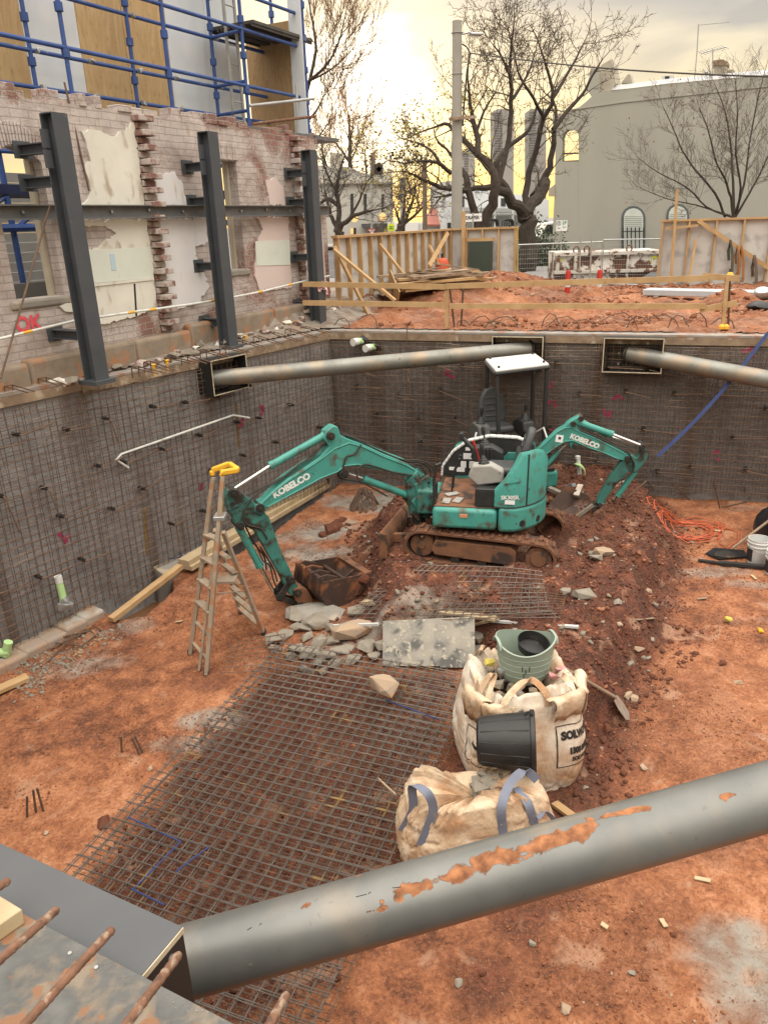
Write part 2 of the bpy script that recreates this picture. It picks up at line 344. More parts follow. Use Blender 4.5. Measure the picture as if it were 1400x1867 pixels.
# brick: local x along the wall, local z up
def brickmat(name,paint=True,xr=None):
    m,t,b=bsdf(name,.9);L=t.links.new
    tcn=N(t,'ShaderNodeTexCoord');s=N(t,'ShaderNodeSeparateXYZ');L(tcn.outputs['Object'],s.inputs[0])
    cx=N(t,'ShaderNodeCombineXYZ');L(mth(t,'ADD',s.outputs[0],s.outputs[1]),cx.inputs[0]);L(s.outputs[2],cx.inputs[1])
    nz=N(t,'ShaderNodeTexNoise');nz.inputs['Scale'].default_value=3.5;nz.inputs['Detail'].default_value=4;L(tcn.outputs['Object'],nz.inputs[0])
    wv=N(t,'ShaderNodeVectorMath',operation='MULTIPLY_ADD');L(nz.outputs[1],wv.inputs[0]);wv.inputs[1].default_value=(.03,.03,0);L(cx.outputs[0],wv.inputs[2])
    br=N(t,'ShaderNodeTexBrick');L(wv.outputs[0],br.inputs[0]);br.inputs['Scale'].default_value=1
    br.inputs['Brick Width'].default_value=.24;br.inputs['Row Height'].default_value=.086;br.inputs['Mortar Size'].default_value=.006;br.inputs['Mortar Smooth'].default_value=.3;br.inputs['Bias'].default_value=-.1
    br.inputs['Color1'].default_value=(.235,.105,.08,1);br.inputs['Color2'].default_value=(.165,.085,.07,1);br.inputs['Mortar'].default_value=(.36,.31,.27,1)
    col=br.outputs['Color']
    big=noise(t,1.1,6,None,.8);
    if paint:
        f=mth(t,'ADD',big,mth(t,'MULTIPLY',mth(t,'SUBTRACT',br.outputs['Fac'],.5),0.0))
        # whitewash is lost towards the far end and near the foot of the wall
        ex=mth(t,'MULTIPLY',mth(t,'SUBTRACT',s.outputs[0],3.3,),.05,False)
        lo=ramp(t,[(.0,.16),(.25,.10),(.5,0.)]);L(mth(t,'MULTIPLY',s.outputs[2],.5,True),lo.inputs[0])
        hi=ramp(t,[(.93,0.),(.99,.16)]);L(mth(t,'MULTIPLY',s.outputs[2],.3125,True),hi.inputs[0])
        f=mth(t,'ADD',mth(t,'ADD',mth(t,'ADD',f,mth(t,'MAXIMUM',ex,-.06)),lo.outputs[0]),hi.outputs[0])
        fine=noise(t,26,4);f=mth(t,'ADD',f,mth(t,'MULTIPLY',mth(t,'SUBTRACT',fine,.5),.35))
        rr=ramp(t,[(.59,0.),(.71,.9)]);L(f,rr.inputs[0])
        pr=ramp(t,[(.3,(.52,.465,.44)),(.7,(.41,.365,.345))]);L(noise(t,7,5),pr.inputs[0])
        pj=mix(t,mth(t,'MULTIPLY',br.outputs['Fac'],.42),pr.outputs[0],(.22,.185,.17));gm_=ramp(t,[(.48,0.),(.72,.75)]);L(noise(t,2.3,8,(1,1,1.4),.5),gm_.inputs[0]);pj=mix(t,gm_.outputs[0],pj,(.235,.18,.16))
        col=mix(t,rr.outputs[0],pj,col)
    r5=ramp(t,[(.60,0.),(.68,.5)]);L(noise(t,5,5),r5.inputs[0]);col=mix(t,r5.outputs[0],col,(.30,.20,.14))
    L(col,b.inputs['Base Color'])
    bp=N(t,'ShaderNodeBump');bp.inputs['Strength'].default_value=.8;bp.inputs['Distance'].default_value=.012;bp.invert=True
    L(mth(t,'ADD',br.outputs['Fac'],mth(t,'MULTIPLY',noise(t,40,5),-.6)),bp.inputs['Height']);L(bp.outputs[0],b.inputs['Normal']);return m
brick=brickmat('whitewashed_brick');
brickraw=pm('raw_red_brick',(.24,.13,.11),(.19,.105,.09),9,.9,bump=.4,c3=(.42,.37,.34),th=.47,sc3=6)
# retaining wall: local x along, z up; grey concrete with upright rusty bands
def pitwall(name,g1,g2,rust,amt):
    m,t,b=bsdf(name,.9);L=t.links.new
    r=ramp(t,[(.3,0.),(.7,1.)]);L(noise(t,2.0,7,(1,1,.45)),r.inputs[0]);col=mix(t,r.outputs[0],g1,g2)
    r2=ramp(t,[(amt,0.),(amt+.12,.85)]);L(noise(t,1.7,5,(1.1,1.1,.06),.25),r2.inputs[0]);col=mix(t,r2.outputs[0],col,rust)
    r3=ramp(t,[(.62,0.),(.70,.6)]);L(noise(t,7,6,(1,1,.25)),r3.inputs[0]);col=mix(t,r3.outputs[0],col,tuple(x*.45 for x in g1))
    L(col,b.inputs['Base Color']);bp=N(t,'ShaderNodeBump');bp.inputs['Strength'].default_value=.8;bp.inputs['Distance'].default_value=.06
    L(noise(t,7,8),bp.inputs['Height']);L(bp.outputs[0],b.inputs['Normal']);return m
wallL=pitwall('left_shotcrete',(.33,.325,.32),(.23,.225,.225),(.125,.085,.065),.57)
wallF=pitwall('far_shotcrete',(.185,.172,.16),(.125,.116,.108),(.11,.075,.055),.52)
# soil: vertex colours say where the soil is grey, freshly dug or wet
def soilmat():
    m,t,b=bsdf('red_soil',.95);L=t.links.new
    at=N(t,'ShaderNodeAttribute',attribute_name='soil');s=N(t,'ShaderNodeSeparateColor');L(at.outputs['Color'],s.inputs[0])
    big=noise(t,.9,7,None,.4);mid=noise(t,5,9,None,.5);fine=noise(t,30,9,None,.6)
    r=ramp(t,[(.39,(.085,.029,.013)),(.46,(.19,.067,.028)),(.53,(.28,.108,.046)),(.62,(.40,.190,.100))]);L(mth(t,'ADD',mth(t,'ADD',mth(t,'MULTIPLY',big,.36),mth(t,'MULTIPLY',mid,.34)),mth(t,'MULTIPLY',fine,.30)),r.inputs[0])  # dips of the bump noise go dark: crevice shade put into the colour
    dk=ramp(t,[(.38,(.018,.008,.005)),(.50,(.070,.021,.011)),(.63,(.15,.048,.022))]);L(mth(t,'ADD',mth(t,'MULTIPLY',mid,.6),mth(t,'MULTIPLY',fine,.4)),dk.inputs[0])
    gr=ramp(t,[(.35,(.155,.14,.12)),(.65,(.27,.245,.21))]);L(mid,gr.inputs[0])
    jit=mth(t,'MULTIPLY',mth(t,'SUBTRACT',mid,.5),1.3)
    def msk(o,a=.12,b_=.92):
        rr=ramp(t,[(a,0.),(b_,1.)]);L(mth(t,'ADD',o,mth(t,'MULTIPLY',jit,mth(t,'MULTIPLY',o,1.3))),rr.inputs[0]);return rr.outputs[0]
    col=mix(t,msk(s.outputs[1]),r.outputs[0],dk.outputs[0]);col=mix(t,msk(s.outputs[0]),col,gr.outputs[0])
    sp=ramp(t,[(.62,0.),(.68,.8)]);L(noise(t,95,4),sp.inputs[0]);col=mix(t,mth(t,'MULTIPLY',sp.outputs[0],.6),col,(.42,.25,.16))
    pt=ramp(t,[(.60,0.),(.68,.55)]);L(noise(t,2.6,8,None,.6),pt.inputs[0]);col=mix(t,pt.outputs[0],col,(.36,.215,.14))
    sp2=ramp(t,[(.58,0.),(.66,.9)]);L(noise(t,38,6,None,.8),sp2.inputs[0]);col=mix(t,mth(t,'MULTIPLY',sp2.outputs[0],.6),col,(.11,.042,.022))
    L(col,b.inputs['Base Color'])
    L(mth(t,'SUBTRACT',.95,mth(t,'MULTIPLY',s.outputs[2],.6)),b.inputs['Roughness'])
    bp=N(t,'ShaderNodeBump');bp.inputs['Strength'].default_value=.9;bp.inputs['Distance'].default_value=.04
    L(mth(t,'ADD',mth(t,'MULTIPLY',mid,.7),mth(t,'MULTIPLY',fine,.55)),bp.inputs['Height']);L(bp.outputs[0],b.inputs['Normal']);return m
soil=soilmat()
def gridmesh(name,x,y,z,attr,mat,keep=None):
    ny,nx=x.shape;v=np.stack([x,y,z],-1).reshape(-1,3)
    i=np.arange(nx*ny).reshape(ny,nx);q=np.stack([i[:-1,:-1],i[:-1,1:],i[1:,1:],i[1:,:-1]],-1)
    if keep is not None:
        kc=keep[:-1,:-1]&keep[:-1,1:]&keep[1:,1:]&keep[1:,:-1];q=q[kc]
    q=q.reshape(-1,4);me=bpy.data.meshes.new(name);me.vertices.add(len(v));me.vertices.foreach_set('co',v.ravel())
    me.loops.add(q.size);me.loops.foreach_set('vertex_index',q.ravel());me.polygons.add(len(q));me.polygons.foreach_set('loop_start',np.arange(0,q.size,4));
    me.polygons.foreach_set('use_smooth',np.ones(len(q),bool));me.update(calc_edges=True)
    if attr is not None:
        a=me.color_attributes.new('soil','FLOAT_COLOR','POINT');c=np.ones((len(v),4));c[:,:3]=attr.reshape(-1,3);a.data.foreach_set('color',c.ravel())
    me.materials.append(mat);o=bpy.data.objects.new(name,me);C.objects.link(o);return o
def text_geo(s,size=1,off=0.,sx=1.,sp=1.):
    cu=bpy.data.curves.new('t','FONT');cu.body=s;cu.size=size;cu.offset=off;cu.align_x='CENTER';cu.align_y='CENTER';cu.resolution_u=3;cu.space_character=sp
    ob=bpy.data.objects.new('t',cu);C.objects.link(ob);dg=bpy.context.evaluated_depsgraph_get();me=bpy.data.meshes.new_from_object(ob.evaluated_get(dg))
    vs=[Vector((v.co.x*sx,v.co.y,0)) for v in me.vertices];fs=[tuple(p.vertices) for p in me.polygons]
    bpy.data.objects.remove(ob);bpy.data.curves.remove(cu);bpy.data.meshes.remove(me);return vs,fs
def put_text(mb,s,o,xd,yd,size,off=0.,sx=1.,sp=1.):
    vs,fs=text_geo(s,size,off,sx,sp);o=Vector(o);xd=Vector(xd).normalized();yd=Vector(yd);yd=(yd-xd*yd.dot(xd)).normalized()
    return mb.add([o+xd*v.x+yd*v.y for v in vs],fs)
# ================================================================ THE PIT
A0=Vector((-.84,13.32,0));AZL=R(34.99);AZF=R(108.91);dl=dirv(AZL);df=dirv(AZF)
nq0=U(0,1640,0);nq1=U(260,1778,0);dn=(nq1-nq0);dn.normalize();AZN=math.atan2(dn.x,dn.y)
def isect(p,d,q,e):
    det=d.x*(-e.y)+e.x*d.y;w=q-p;t=(w.x*(-e.y)+e.x*w.y)/det;return p+d*t
K_ll=isect(A0,dl,nq0,dn)            # near-left corner
K_fr=A0+df*12.5;K_nr=nq0+dn*9.5
PIT=[(p.x,p.y) for p in (A0,K_fr,K_nr,K_ll)]
B0=lambda x,y:-2.985+.0412*x+.01735*y
pxl=lambda L,z=-2.78:[tuple(U(a,b,z)[:2]) for a,b in L]
MOUND=pxl([(655,1110),(650,1020),(668,960),(740,915),(800,885),(860,878),(960,880),(1080,900),(1150,905),(1200,950),(1232,1010),(1236,1060),(1212,1130),(1200,1200),(1175,1262),(1110,1345),(1070,1430),(1000,1330),(900,1235),(860,1180),(700,1185),(668,1150)])
HOLE=pxl([(160,1100),(262,1040),(312,1050),(316,1078),(292,1097),(264,1122),(216,1124)],-2.93)
TRENCH=pxl([(372,1012),(425,1012),(470,985),(600,903),(628,880),(606,866),(430,955)],-2.85)
MUP=A0-dl*20
def pdl(x,y): # distance from left wall face into the pit
    return (x-A0.x)*dl.y-(y-A0.y)*dl.x
TRK=[np.array([1.36,9.29]),np.array([1.75,11.1])]
PRINTS=[(*U(1150,1195,-2.8)[:2],*U(1420,1175,-2.75)[:2]),(*U(1180,1330,-2.85)[:2],*U(1420,1270,-2.8)[:2]),(*U(700,1840,-2.9)[:2],*U(1380,1640,-2.9)[:2]),(*U(120,1400,-2.95)[:2],*U(400,1180,-2.95)[:2]),(*U(30,1330,-2.95)[:2],*U(330,1120,-2.95)[:2])]
def floorz(x,y,rough=True):
    x=np.atleast_1d(np.asarray(x,float));y=np.atleast_1d(np.asarray(y,float))
    z=B0(x,y)+.035*fbm(x,y,.35,2,5)
    d=polydist(x,y,MOUND)+.10*fbm(x,y,1.7,3,11)
    mm=sstep(-.06,.48,d);z=z+.50*mm
    if rough:
        fr=sstep(-.35,.25,d)
        z=z+(.018+.045*fr)*fbm(x,y,3.2,5,21,.55)+fr*.035*np.abs(fbm(x,y,7.5,3,31))+.010*fbm(x,y,11,3,41)+.010*sstep(.1,.9,fbm(x,y,1.1,3,43)+.3)*np.abs(fbm(x,y,9,3,45))
        # tracked machine prints pressed in the clay
        for (px0,py0,px1,py1) in PRINTS:
            L_=math.hypot(px1-px0,py1-py0);ex_,ey_=(px1-px0)/L_,(py1-py0)/L_;u=(x-px0)*ex_+(y-py0)*ey_;v=-(x-px0)*ey_+(y-py0)*ex_+.05*np.sin(u*1.3)
            w=(1-sstep(.11,.17,np.abs(v)))*sstep(-.1,.2,u)*(1-sstep(L_-.2,L_+.1,u))*sstep(-.35,.25,fbm(x,y,1.5,2,47));z=z-w*(.014+.012*(np.sin(u*2*np.pi/.105+np.sign(v)*1.3)>0))
    # level pad under the tracks
    for c in TRK[:1]:
        q=np.hypot((x-c[0])/1.05,(y-c[1])/.85);z=z+(np.maximum(-2.44+.0*x,-9)-z)*(1-sstep(.75,1.15,q))*.9
    z=z-.50*sstep(.0,.07,polydist(x,y,HOLE)+.02*fbm(x,y,6,2,51))
    z=z-.42*sstep(.0,.10,polydist(x,y,TRENCH)+.03*fbm(x,y,4,3,61))
    return z
def fz(x,y): return float(floorz(x,y)[0])
def UF(px,py,dz=0.):
    z=-2.8
    for i in range(14):
        p=U(px,py,z);z=.5*z+.5*(fz(p.x,p.y)+dz)
    return U(px,py,z)
gx,gy=np.meshgrid(np.arange(-6.8,9.6,.027),np.arange(.6,13.9,.027))
gz=floorz(gx,gy)
GREY=[(600,965,1.0,.55,1.25),(560,1005,.7,.45,1.25),(670,915,.7,.55,1.2),(700,1160,.9,.35,.8),(395,1290,.38,.14,.9),(330,1335,.38,.16,.8),(1300,1060,.55,.17,.8),(1380,1085,.4,.15,.7),(1390,1790,.45,.55,.95),(1330,1700,.22,.35,.5),(150,1190,.5,.25,.7),(1070,1000,.5,.3,.45),(250,1120,.3,.2,.6),(1375,955,.5,.2,.4)]
gm=np.zeros(gx.shape)
for a,b,rx,ry,k in GREY:
    p=U(a,b,-2.8);e=np.hypot((gx-p.x)/rx,(gy-p.y)/ry);gm=np.maximum(gm,k*.85*(1-sstep(.15,1.35,e+.45*fbm(gx,gy,2.2,5,71))))
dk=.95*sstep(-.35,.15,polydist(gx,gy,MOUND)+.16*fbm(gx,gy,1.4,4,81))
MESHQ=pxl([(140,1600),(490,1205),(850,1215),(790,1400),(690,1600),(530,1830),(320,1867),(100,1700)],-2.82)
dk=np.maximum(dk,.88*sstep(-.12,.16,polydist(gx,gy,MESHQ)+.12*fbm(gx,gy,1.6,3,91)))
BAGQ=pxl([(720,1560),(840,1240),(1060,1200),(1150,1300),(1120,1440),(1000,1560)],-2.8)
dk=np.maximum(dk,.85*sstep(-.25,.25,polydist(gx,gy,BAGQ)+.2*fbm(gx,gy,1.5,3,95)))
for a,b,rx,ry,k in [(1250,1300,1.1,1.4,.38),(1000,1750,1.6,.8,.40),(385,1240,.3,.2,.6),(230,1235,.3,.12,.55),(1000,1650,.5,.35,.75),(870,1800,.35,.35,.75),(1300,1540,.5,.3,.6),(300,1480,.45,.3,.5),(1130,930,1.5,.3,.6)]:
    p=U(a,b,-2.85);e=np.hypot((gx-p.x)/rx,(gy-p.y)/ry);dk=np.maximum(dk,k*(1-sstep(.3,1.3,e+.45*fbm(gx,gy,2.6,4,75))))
wet=np.zeros(gx.shape)
for a,b,rx,ry,k in [(1355,1140,.35,.10,1),(1240,1110,.3,.1,.6),(585,945,.28,.12,.8)]:
    p=U(a,b,-2.75);e=np.hypot((gx-p.x)/rx,(gy-p.y)/ry);q=k*(1-sstep(.6,1.2,e+.25*fbm(gx,gy,3,3,77)));wet=np.maximum(wet,q);gz=gz-.02*q;
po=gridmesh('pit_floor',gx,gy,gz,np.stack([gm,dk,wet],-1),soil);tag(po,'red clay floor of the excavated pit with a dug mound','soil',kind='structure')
# ---- surrounding site ground
AF=R(29);P0f=Vector((-3.90,9.53,0));DF=dirv(AF);NFb=Vector((-math.cos(AF),math.sin(AF),0))   # NFb points behind the facade
hx,hy=np.meshgrid(np.arange(-8,12.5,.07),np.arange(6.,24.5,.07))
hz=.03+.05*fbm(hx,hy,.6,3,101)
m1=np.hypot((hx-1.35)/2.2,(hy-17.0)/2.4);hz=hz+.42*(1-sstep(.15,1.15,m1+.12*fbm(hx,hy,1.1,3,105)))
m1=np.hypot((hx-3.0)/1.8,(hy-18.6)/1.5);hz=hz+.42*(1-sstep(.1,1.1,m1+.12*fbm(hx,hy,1.1,3,105)))
for a,b,z,rx,ry,h in [(1075,545,0,.55,.3,.22),(1330,560,0,.6,.6,.22),(1240,520,0,1.2,.35,.16),(700,585,0,.7,.5,.12)]:
    p=U(a,b,z);q=np.hypot((hx-p.x)/rx,(hy-p.y)/ry);hz=hz+h*(1-sstep(.1,1.1,q))
hz=hz+.045*fbm(hx,hy,2.6,5,111,.6)+.03*np.abs(fbm(hx,hy,6,3,115))
# ledge at the foot of the facade is gritty concrete spoil
fd=(hx-P0f.x)*NFb.x+(hy-P0f.y)*NFb.y;fu=(hx-P0f.x)*DF.x+(hy-P0f.y)*DF.y
led=(1-sstep(-.2,.1,hx-(.25*(hy-13.3)-.55)));
hz=np.where(led>.5,.02+.24*sstep(-.75,-.1,fd)+.03*sstep(2,7,fu)+.022*fbm(hx,hy,4,4,121),hz)
hz=np.minimum(hz,.35*sstep(18.5,19.4,-hy+38)+hz*sstep(18.9,19.6,38.6-hy)-.1*sstep(19.0,19.6,hy)*(hx>3.2))
pd=-polydist(hx,hy,PIT);hz=np.where(pd<.6,np.minimum(hz,.02+.25*np.maximum(pd-.15,0)),hz)
dkh=.35+.5*sstep(-.3,.3,fbm(hx,hy,1.2,3,131)-.15)*.6
at=np.stack([led*.85+.25*(fbm(hx,hy,1.6,3,141)>.55),np.where(led>.5,.1,dkh*.6),0*hx],-1)
gso=gridmesh('site_ground',hx,hy,hz,at,soil,keep=(pd>.10)&((hy<19.9)|(hx<3.6)));tag(gso,'red dirt ground round the pit with a heap by the hoarding','soil',kind='structure')
def gzat(x,y):
    i=int(round((y-6.)/.07));j=int(round((x+8)/.07));return float(hz[min(max(i,0),hz.shape[0]-1),min(max(j,0),hz.shape[1]-1)])
def UG(px,py,dz=0.):
    z=.05
    for i in range(14):
        p=U(px,py,z);z=.5*z+.5*(gzat(p.x,p.y)+dz)
    return U(px,py,z)
def sheet(name,pts,mat,label,cat,z=None):
    mb=MB();mb.add([Vector((p[0],p[1],p[2] if z is None else z)) for p in pts],[tuple(range(len(pts)))]);o=mb.build(name,mat);return tag(o,label,cat,kind='structure')
sheet('ground',[(-900,-20,-3.9),(900,-20,-3.9),(900,6.1,-3.9),(-900,6.1,-3.9)],pathm,'ground under the near side of the site','ground')
sheet('street_ground',[(-900,19.0,-.10),(900,19.0,-.10),(900,1500,-.10),(-900,1500,-.10)],pathm,'paved ground stretching to the horizon','ground')
sheet('road',[(3.3,19.2),(40,14.5),(40,40),(12,30),(7.6,36),(7,60),(-4,60),(-3,30),(3,23)],asphalt,'grey asphalt street behind the site','road',-.085)
sheet('footpath',[(4.3,23.3),(7.1,25.8),(9.6,38),(7.3,38),(5.4,28),(4.2,25)],pathm,'pale footpath curving past the trees','footpath',-.06)
sheet('grass_verge',[(4.0,25.3),(5.3,28.3),(7.2,38),(4.5,38),(2,28)],grassm,'green grass verge at the foot of the street trees','grass',-.03)
# ---- retaining walls (local x along the wall, y into the earth)
def wallroot(name,label,p,d,L,mat,h0,h1,t=.3):
    rz=math.atan2(d.y,d.x);M=Matrix.Translation(p)@Matrix.Rotation(rz,4,'Z');n=Vector((-d.y,d.x,0))
    mb=MB(M);mb.box2((0,0,h0),(L,t,h1));o=mb.build(name,mat,M=M);return tag(o,label,'retaining wall'),M
wl,MWL=wallroot('retaining_wall','grey sprayed concrete pit wall under the brick ruin',A0-dl*17,dl,17.0,wallL,-3.7,-.06)
wf,MWF=wallroot('retaining_wall','dark brown sprayed concrete pit wall at the back of the excavation',A0,df,12.5,wallF,-3.7,-.06)
wr,MWR=wallroot('retaining_wall','concrete pit wall out of sight on the right',K_fr,(K_nr-K_fr).normalized(),(K_nr-K_fr).length,wallF,-3.7,-.06)
wn,MWN=wallroot('retaining_wall','concrete pit wall under the stained form board in the foreground',K_nr,-dn,(K_nr-K_ll).length,wallF,-3.7,-.12)
# earth berm behind the camera-side walls so that no sky shows under them
# kicker footing along the left wall foot
mb=MB();
def wl_at(px,py,off=0.): return UA(px,py,A0+Vector((dl.y,-dl.x,0))*off,AZL)
def wf_at(px,py,off=0.): return UA(px,py,A0+Vector((df.y,-df.x,0))*off,AZF)
inL=Vector((dl.y,-dl.x,0));inF=Vector((df.y,-df.x,0))     # into the pit
s0=(Vector(wl_at(0,1205))-A0).dot(dl);s1=(Vector(wl_at(165,1112))-A0).dot(dl)
mb=MB()
for i in range(12):
    a=s0-2+(s1-s0+2)*i/12;b=s0-2+(s1-s0+2)*(i+1)/12;c=A0+dl*((a+b)/2)+inL*.16;z=fz(c.x+.1,c.y)+.02
    c.z=z;mb.box(c,(b-a+.03,.32+.012*math.sin(i*2.1),.16),Matrix.Rotation(math.atan2(dl.y,dl.x),3,'Z'))
tag(mb.build('kicker_footing',pm('earthy_concrete',(.33,.22,.145),(.26,.23,.20),5,.95,bump=.6,bsc=20,c3=(.36,.33,.29),th=.6,sc3=3),bevel=.04,seg=3),'low grey concrete strip footing along the foot of the left wall','footing')
c=Vector(wl_at(322,1000,.30));c.z=0
mb=MB();p=UF(325,1010);z0=p.z-.45
outl=[wl_at(278,1030,.02),wl_at(300,1050,.38),UF(335,1040),UF(372,1008),wl_at(372,985,.02)]
outl=[Vector((q.x,q.y,z0)) for q in outl];mb.prism(outl,(0,0,.62))
pad=tag(mb.build('concrete_pad',concrete,bevel=.05,seg=3),'lumpy concrete pad against the left wall marked with a blue cross','concrete pad')
mb=MB();q=sum(outl,Vector())/5;q.z=z0+.625
mb.beam(q-Vector((.16,.05,0)),q+Vector((.16,.08,0)),.025,.006);mb.beam(q+Vector((-.06,.14,.001)),q+Vector((.07,-.13,.001)),.025,.006)
mb.build('paint_cross',bluespray,pad)
# standing water in the dug hole
mb=MB();hp=[Vector((a,b,B0(a,b)-.34)) for a,b in HOLE];mb.add(hp,[tuple(range(len(hp)))]);tag(mb.build('water',waterm),'muddy brown water standing in the hole by the left wall','water',kind='structure')
# ---- capping on top of the walls
def capping(name,label,p,d,L,w,mat,z=0.,t=.04,inn=.05):
    n=Vector((-d.y,d.x,0));rz=math.atan2(d.y,d.x);mb=MB();k=14
    mb.box(p+d*L/2+n*(w/2-inn)+Z*(z-t/2),(L,w,t),Matrix.Rotation(rz,3,'Z'))
    r_=tag(mb.build(name,mat,bevel=.006),label,'capping beam')
    mb=MB();mb.box(p+d*L/2+n*(.008-inn)+Z*(z-t-.055),(L,.016,.11),Matrix.Rotation(rz,3,'Z'));mb.build('side_form',plyedge if 0 else timberold,r_);return r_
sc1=(U(158,697,0)-A0).dot(dl)
capping('capping_form','steel capping of the left pit wall between the corner and the first column',A0+dl*sc1,dl,-sc1,.27,capst)
capping('capping_form','steel capping on the left pit wall running out of the picture at the left edge',A0+dl*(sc1-7),dl,7-.01,.30,capst,z=.05,t=.05)
capping('capping_form','long steel capping along the top of the far pit wall',A0+df*.0,df,12.5,.24,capst)
# ---- formwork boxes round the strut ends
def strutbox(label,c,d,inn,w=.72,h=.46,dep=.30,pn=None,top=-.0):
    t=thing('formwork_box',label,'formwork box',c,math.atan2(d.y,d.x));M=ORG[t.name]
    lx=Vector((1,0,0));sgn=-1   # local -y points into the pit
    mb=MB(M);mb.box2((-w/2,-dep,-h),(-w/2+.014,0,0));mb.build('side_board',formply,t)
    mb=MB(M);mb.box2((w/2-.014,-dep,-h),(w/2,0,0));mb.build('side_board',formply,t)
    mb=MB(M);mb.box2((-w/2+.014,-dep,-h),(w/2-.014,0,-h+.014));mb.build('bottom_board',formply,t)
    mb=MB(M);mb.box2((-w/2+.014,-dep,-.014),(w/2-.014,0,0));mb.build('top_board',formply,t)
    mb=MB(M)
    for a,b in (((-w/2,-dep-.003,-h),(-w/2+.014,-dep,0)),((w/2-.014,-dep-.003,-h),(w/2,-dep,0)),((-w/2+.014,-dep-.003,-h),(w/2-.014,-dep,-h+.014)),((-w/2+.014,-dep-.003,-.014),(w/2-.014,-dep,0))): mb.box2(a,b)
    mb.build('ply_edge',plyedge,t)
    mb=MB(M);mb.box2((-w/2+.06,-.035,-h+.05),(w/2-.06,-.012,-.05))
    pl=mb.build('base_plate',darkcast,t,bevel=.003)
    mb=MB(M)
    for x in(-.2,.2):
        for z in(-.1,-h/2,-h+.1): mb.disc((x,-.047,z),(0,1,0),.02,.024,6)
    each(mb,'bolt',galv,pl);return t
NLb=Vector((-dl.y,dl.x,0));
bxL=Vector(wl_at(392,668));bxL.z=-.03;strutbox('black formply box round the pipe end on the left wall',bxL,dl,inL,.70,.50,.30)
bxF=Vector(wf_at(948,607));bxF.z=-.03;strutbox('black formply box behind the canopy round the left strut on the far wall',bxF,df,inF,.80,.50,.26)
bxR=Vector(wf_at(1156,612));bxR.z=-.03;strutbox('rightmost black formply box on the far wall with a pipe strut in it',bxR,df,inF,.86,.52,.26)
def strut(label,p0,p1,r,mat=pipest,plate=True):
    p0=Vector(p0);p1=Vector(p1);t=thing('strut_pipe',label,'pipe strut',(p0+p1)/2)
    mb=MB();mb.bar(p0,p1,r,40);mb.build('pipe',mat,t)
    mb=MB();a=(p1-p0).normalized()
    mb.bar(p0+a*.01,p0+a*.04,r*1.18,32);mb.build('end_flange',darkcast,t);mb=MB();mb.bar(p1-a*.04,p1-a*.01,r*1.18,32);mb.build('end_flange',darkcast,t);return t
a=wl_at(372,692,.04);b=wf_at(968,636,.04)
strut('long grey pipe strut from the left wall across to the far wall',a,b,.118)
a=wf_at(1140,644,.04);b=UA(1400,692,a,R(125));e=(b-a);b=a+e*1.5
strut('weathered pipe strut from the far wall leaving the picture at the right',a,b,.125)
# ---- bar mats on the walls
def wav(mb,a,b,r,rg,k=6,s=.007):
    a=Vector(a);b=Vector(b);mb.tube([a.lerp(b,i/k)+Vector((rg.gauss(0,s),rg.gauss(0,s*.8),rg.gauss(0,s))) for i in range(k+1)],r,4)
def wallmesh(label,M,x0,x1,z0,z1,seed,off=-.07,ragged=.1):
    rg=random.Random(seed);mb=MB(M);n=int((x1-x0)/.1)
    for layer,(dx,dy,dzz) in enumerate(((0,0,0),(.045,-.055,.05))):
        for i in range(n+1):
            x=x0+i*.1+dx+rg.uniform(-.006,.006);t=rg.uniform(-.01,.01)
            if x>x1: continue
            wav(mb,(x,off+dy,z0+rg.uniform(0,ragged)),(x+t,off+dy,z1+rg.uniform(-.03,.02)),.0046,rg)
        k=int((z1-z0)/.1)
        for j in range(k+1):
            z=z0+.08+j*.1+dzz+rg.uniform(-.006,.006)
            if z>z1: continue
            wav(mb,(x0-rg.uniform(0,.06),off+dy-.008,z),(x1+rg.uniform(0,.06),off+dy-.008,z+rg.uniform(-.015,.015)),.0046,rg,10)
    o=mb.build('wall_mesh',wallwire,M=M,smooth=0);return tag(o,label,'wall mesh')
sm=lambda px,py:(Vector(wl_at(px,py))-A0).dot(dl)+17
xa,xb,xc=sm(0,950)-2.4,sm(165,900),sm(340,850)
wallmesh('rusty bar mat on the left wall nearest the camera, behind the lime pipe stub',MWL,xa,xb,-2.93,-.12,1)
wallmesh('rusty bar mat on the middle of the left wall, reaching down into the water hole',MWL,xb+.02,xc,-3.05,-.12,2)
wallmesh('rusty bar mat on the left wall between the concrete pad and the far corner',MWL,xc+.02,16.9,-2.85,-.14,3)
sf=lambda px,py:(Vector(wf_at(px,py))-A0).dot(df)
ya,yb=sf(820,750),sf(1090,750)
wallmesh('rusty bar mat on the far wall beside the left corner',MWF,.08,ya,-2.66,-.16,4)
wallmesh('rusty bar mat on the far wall behind the canopied excavator',MWF,ya+.02,yb,-2.58,-.16,5)
wallmesh('rusty bar mat on the right of the far wall behind the blue strap',MWF,yb+.02,12.3,-2.5,-.16,6)
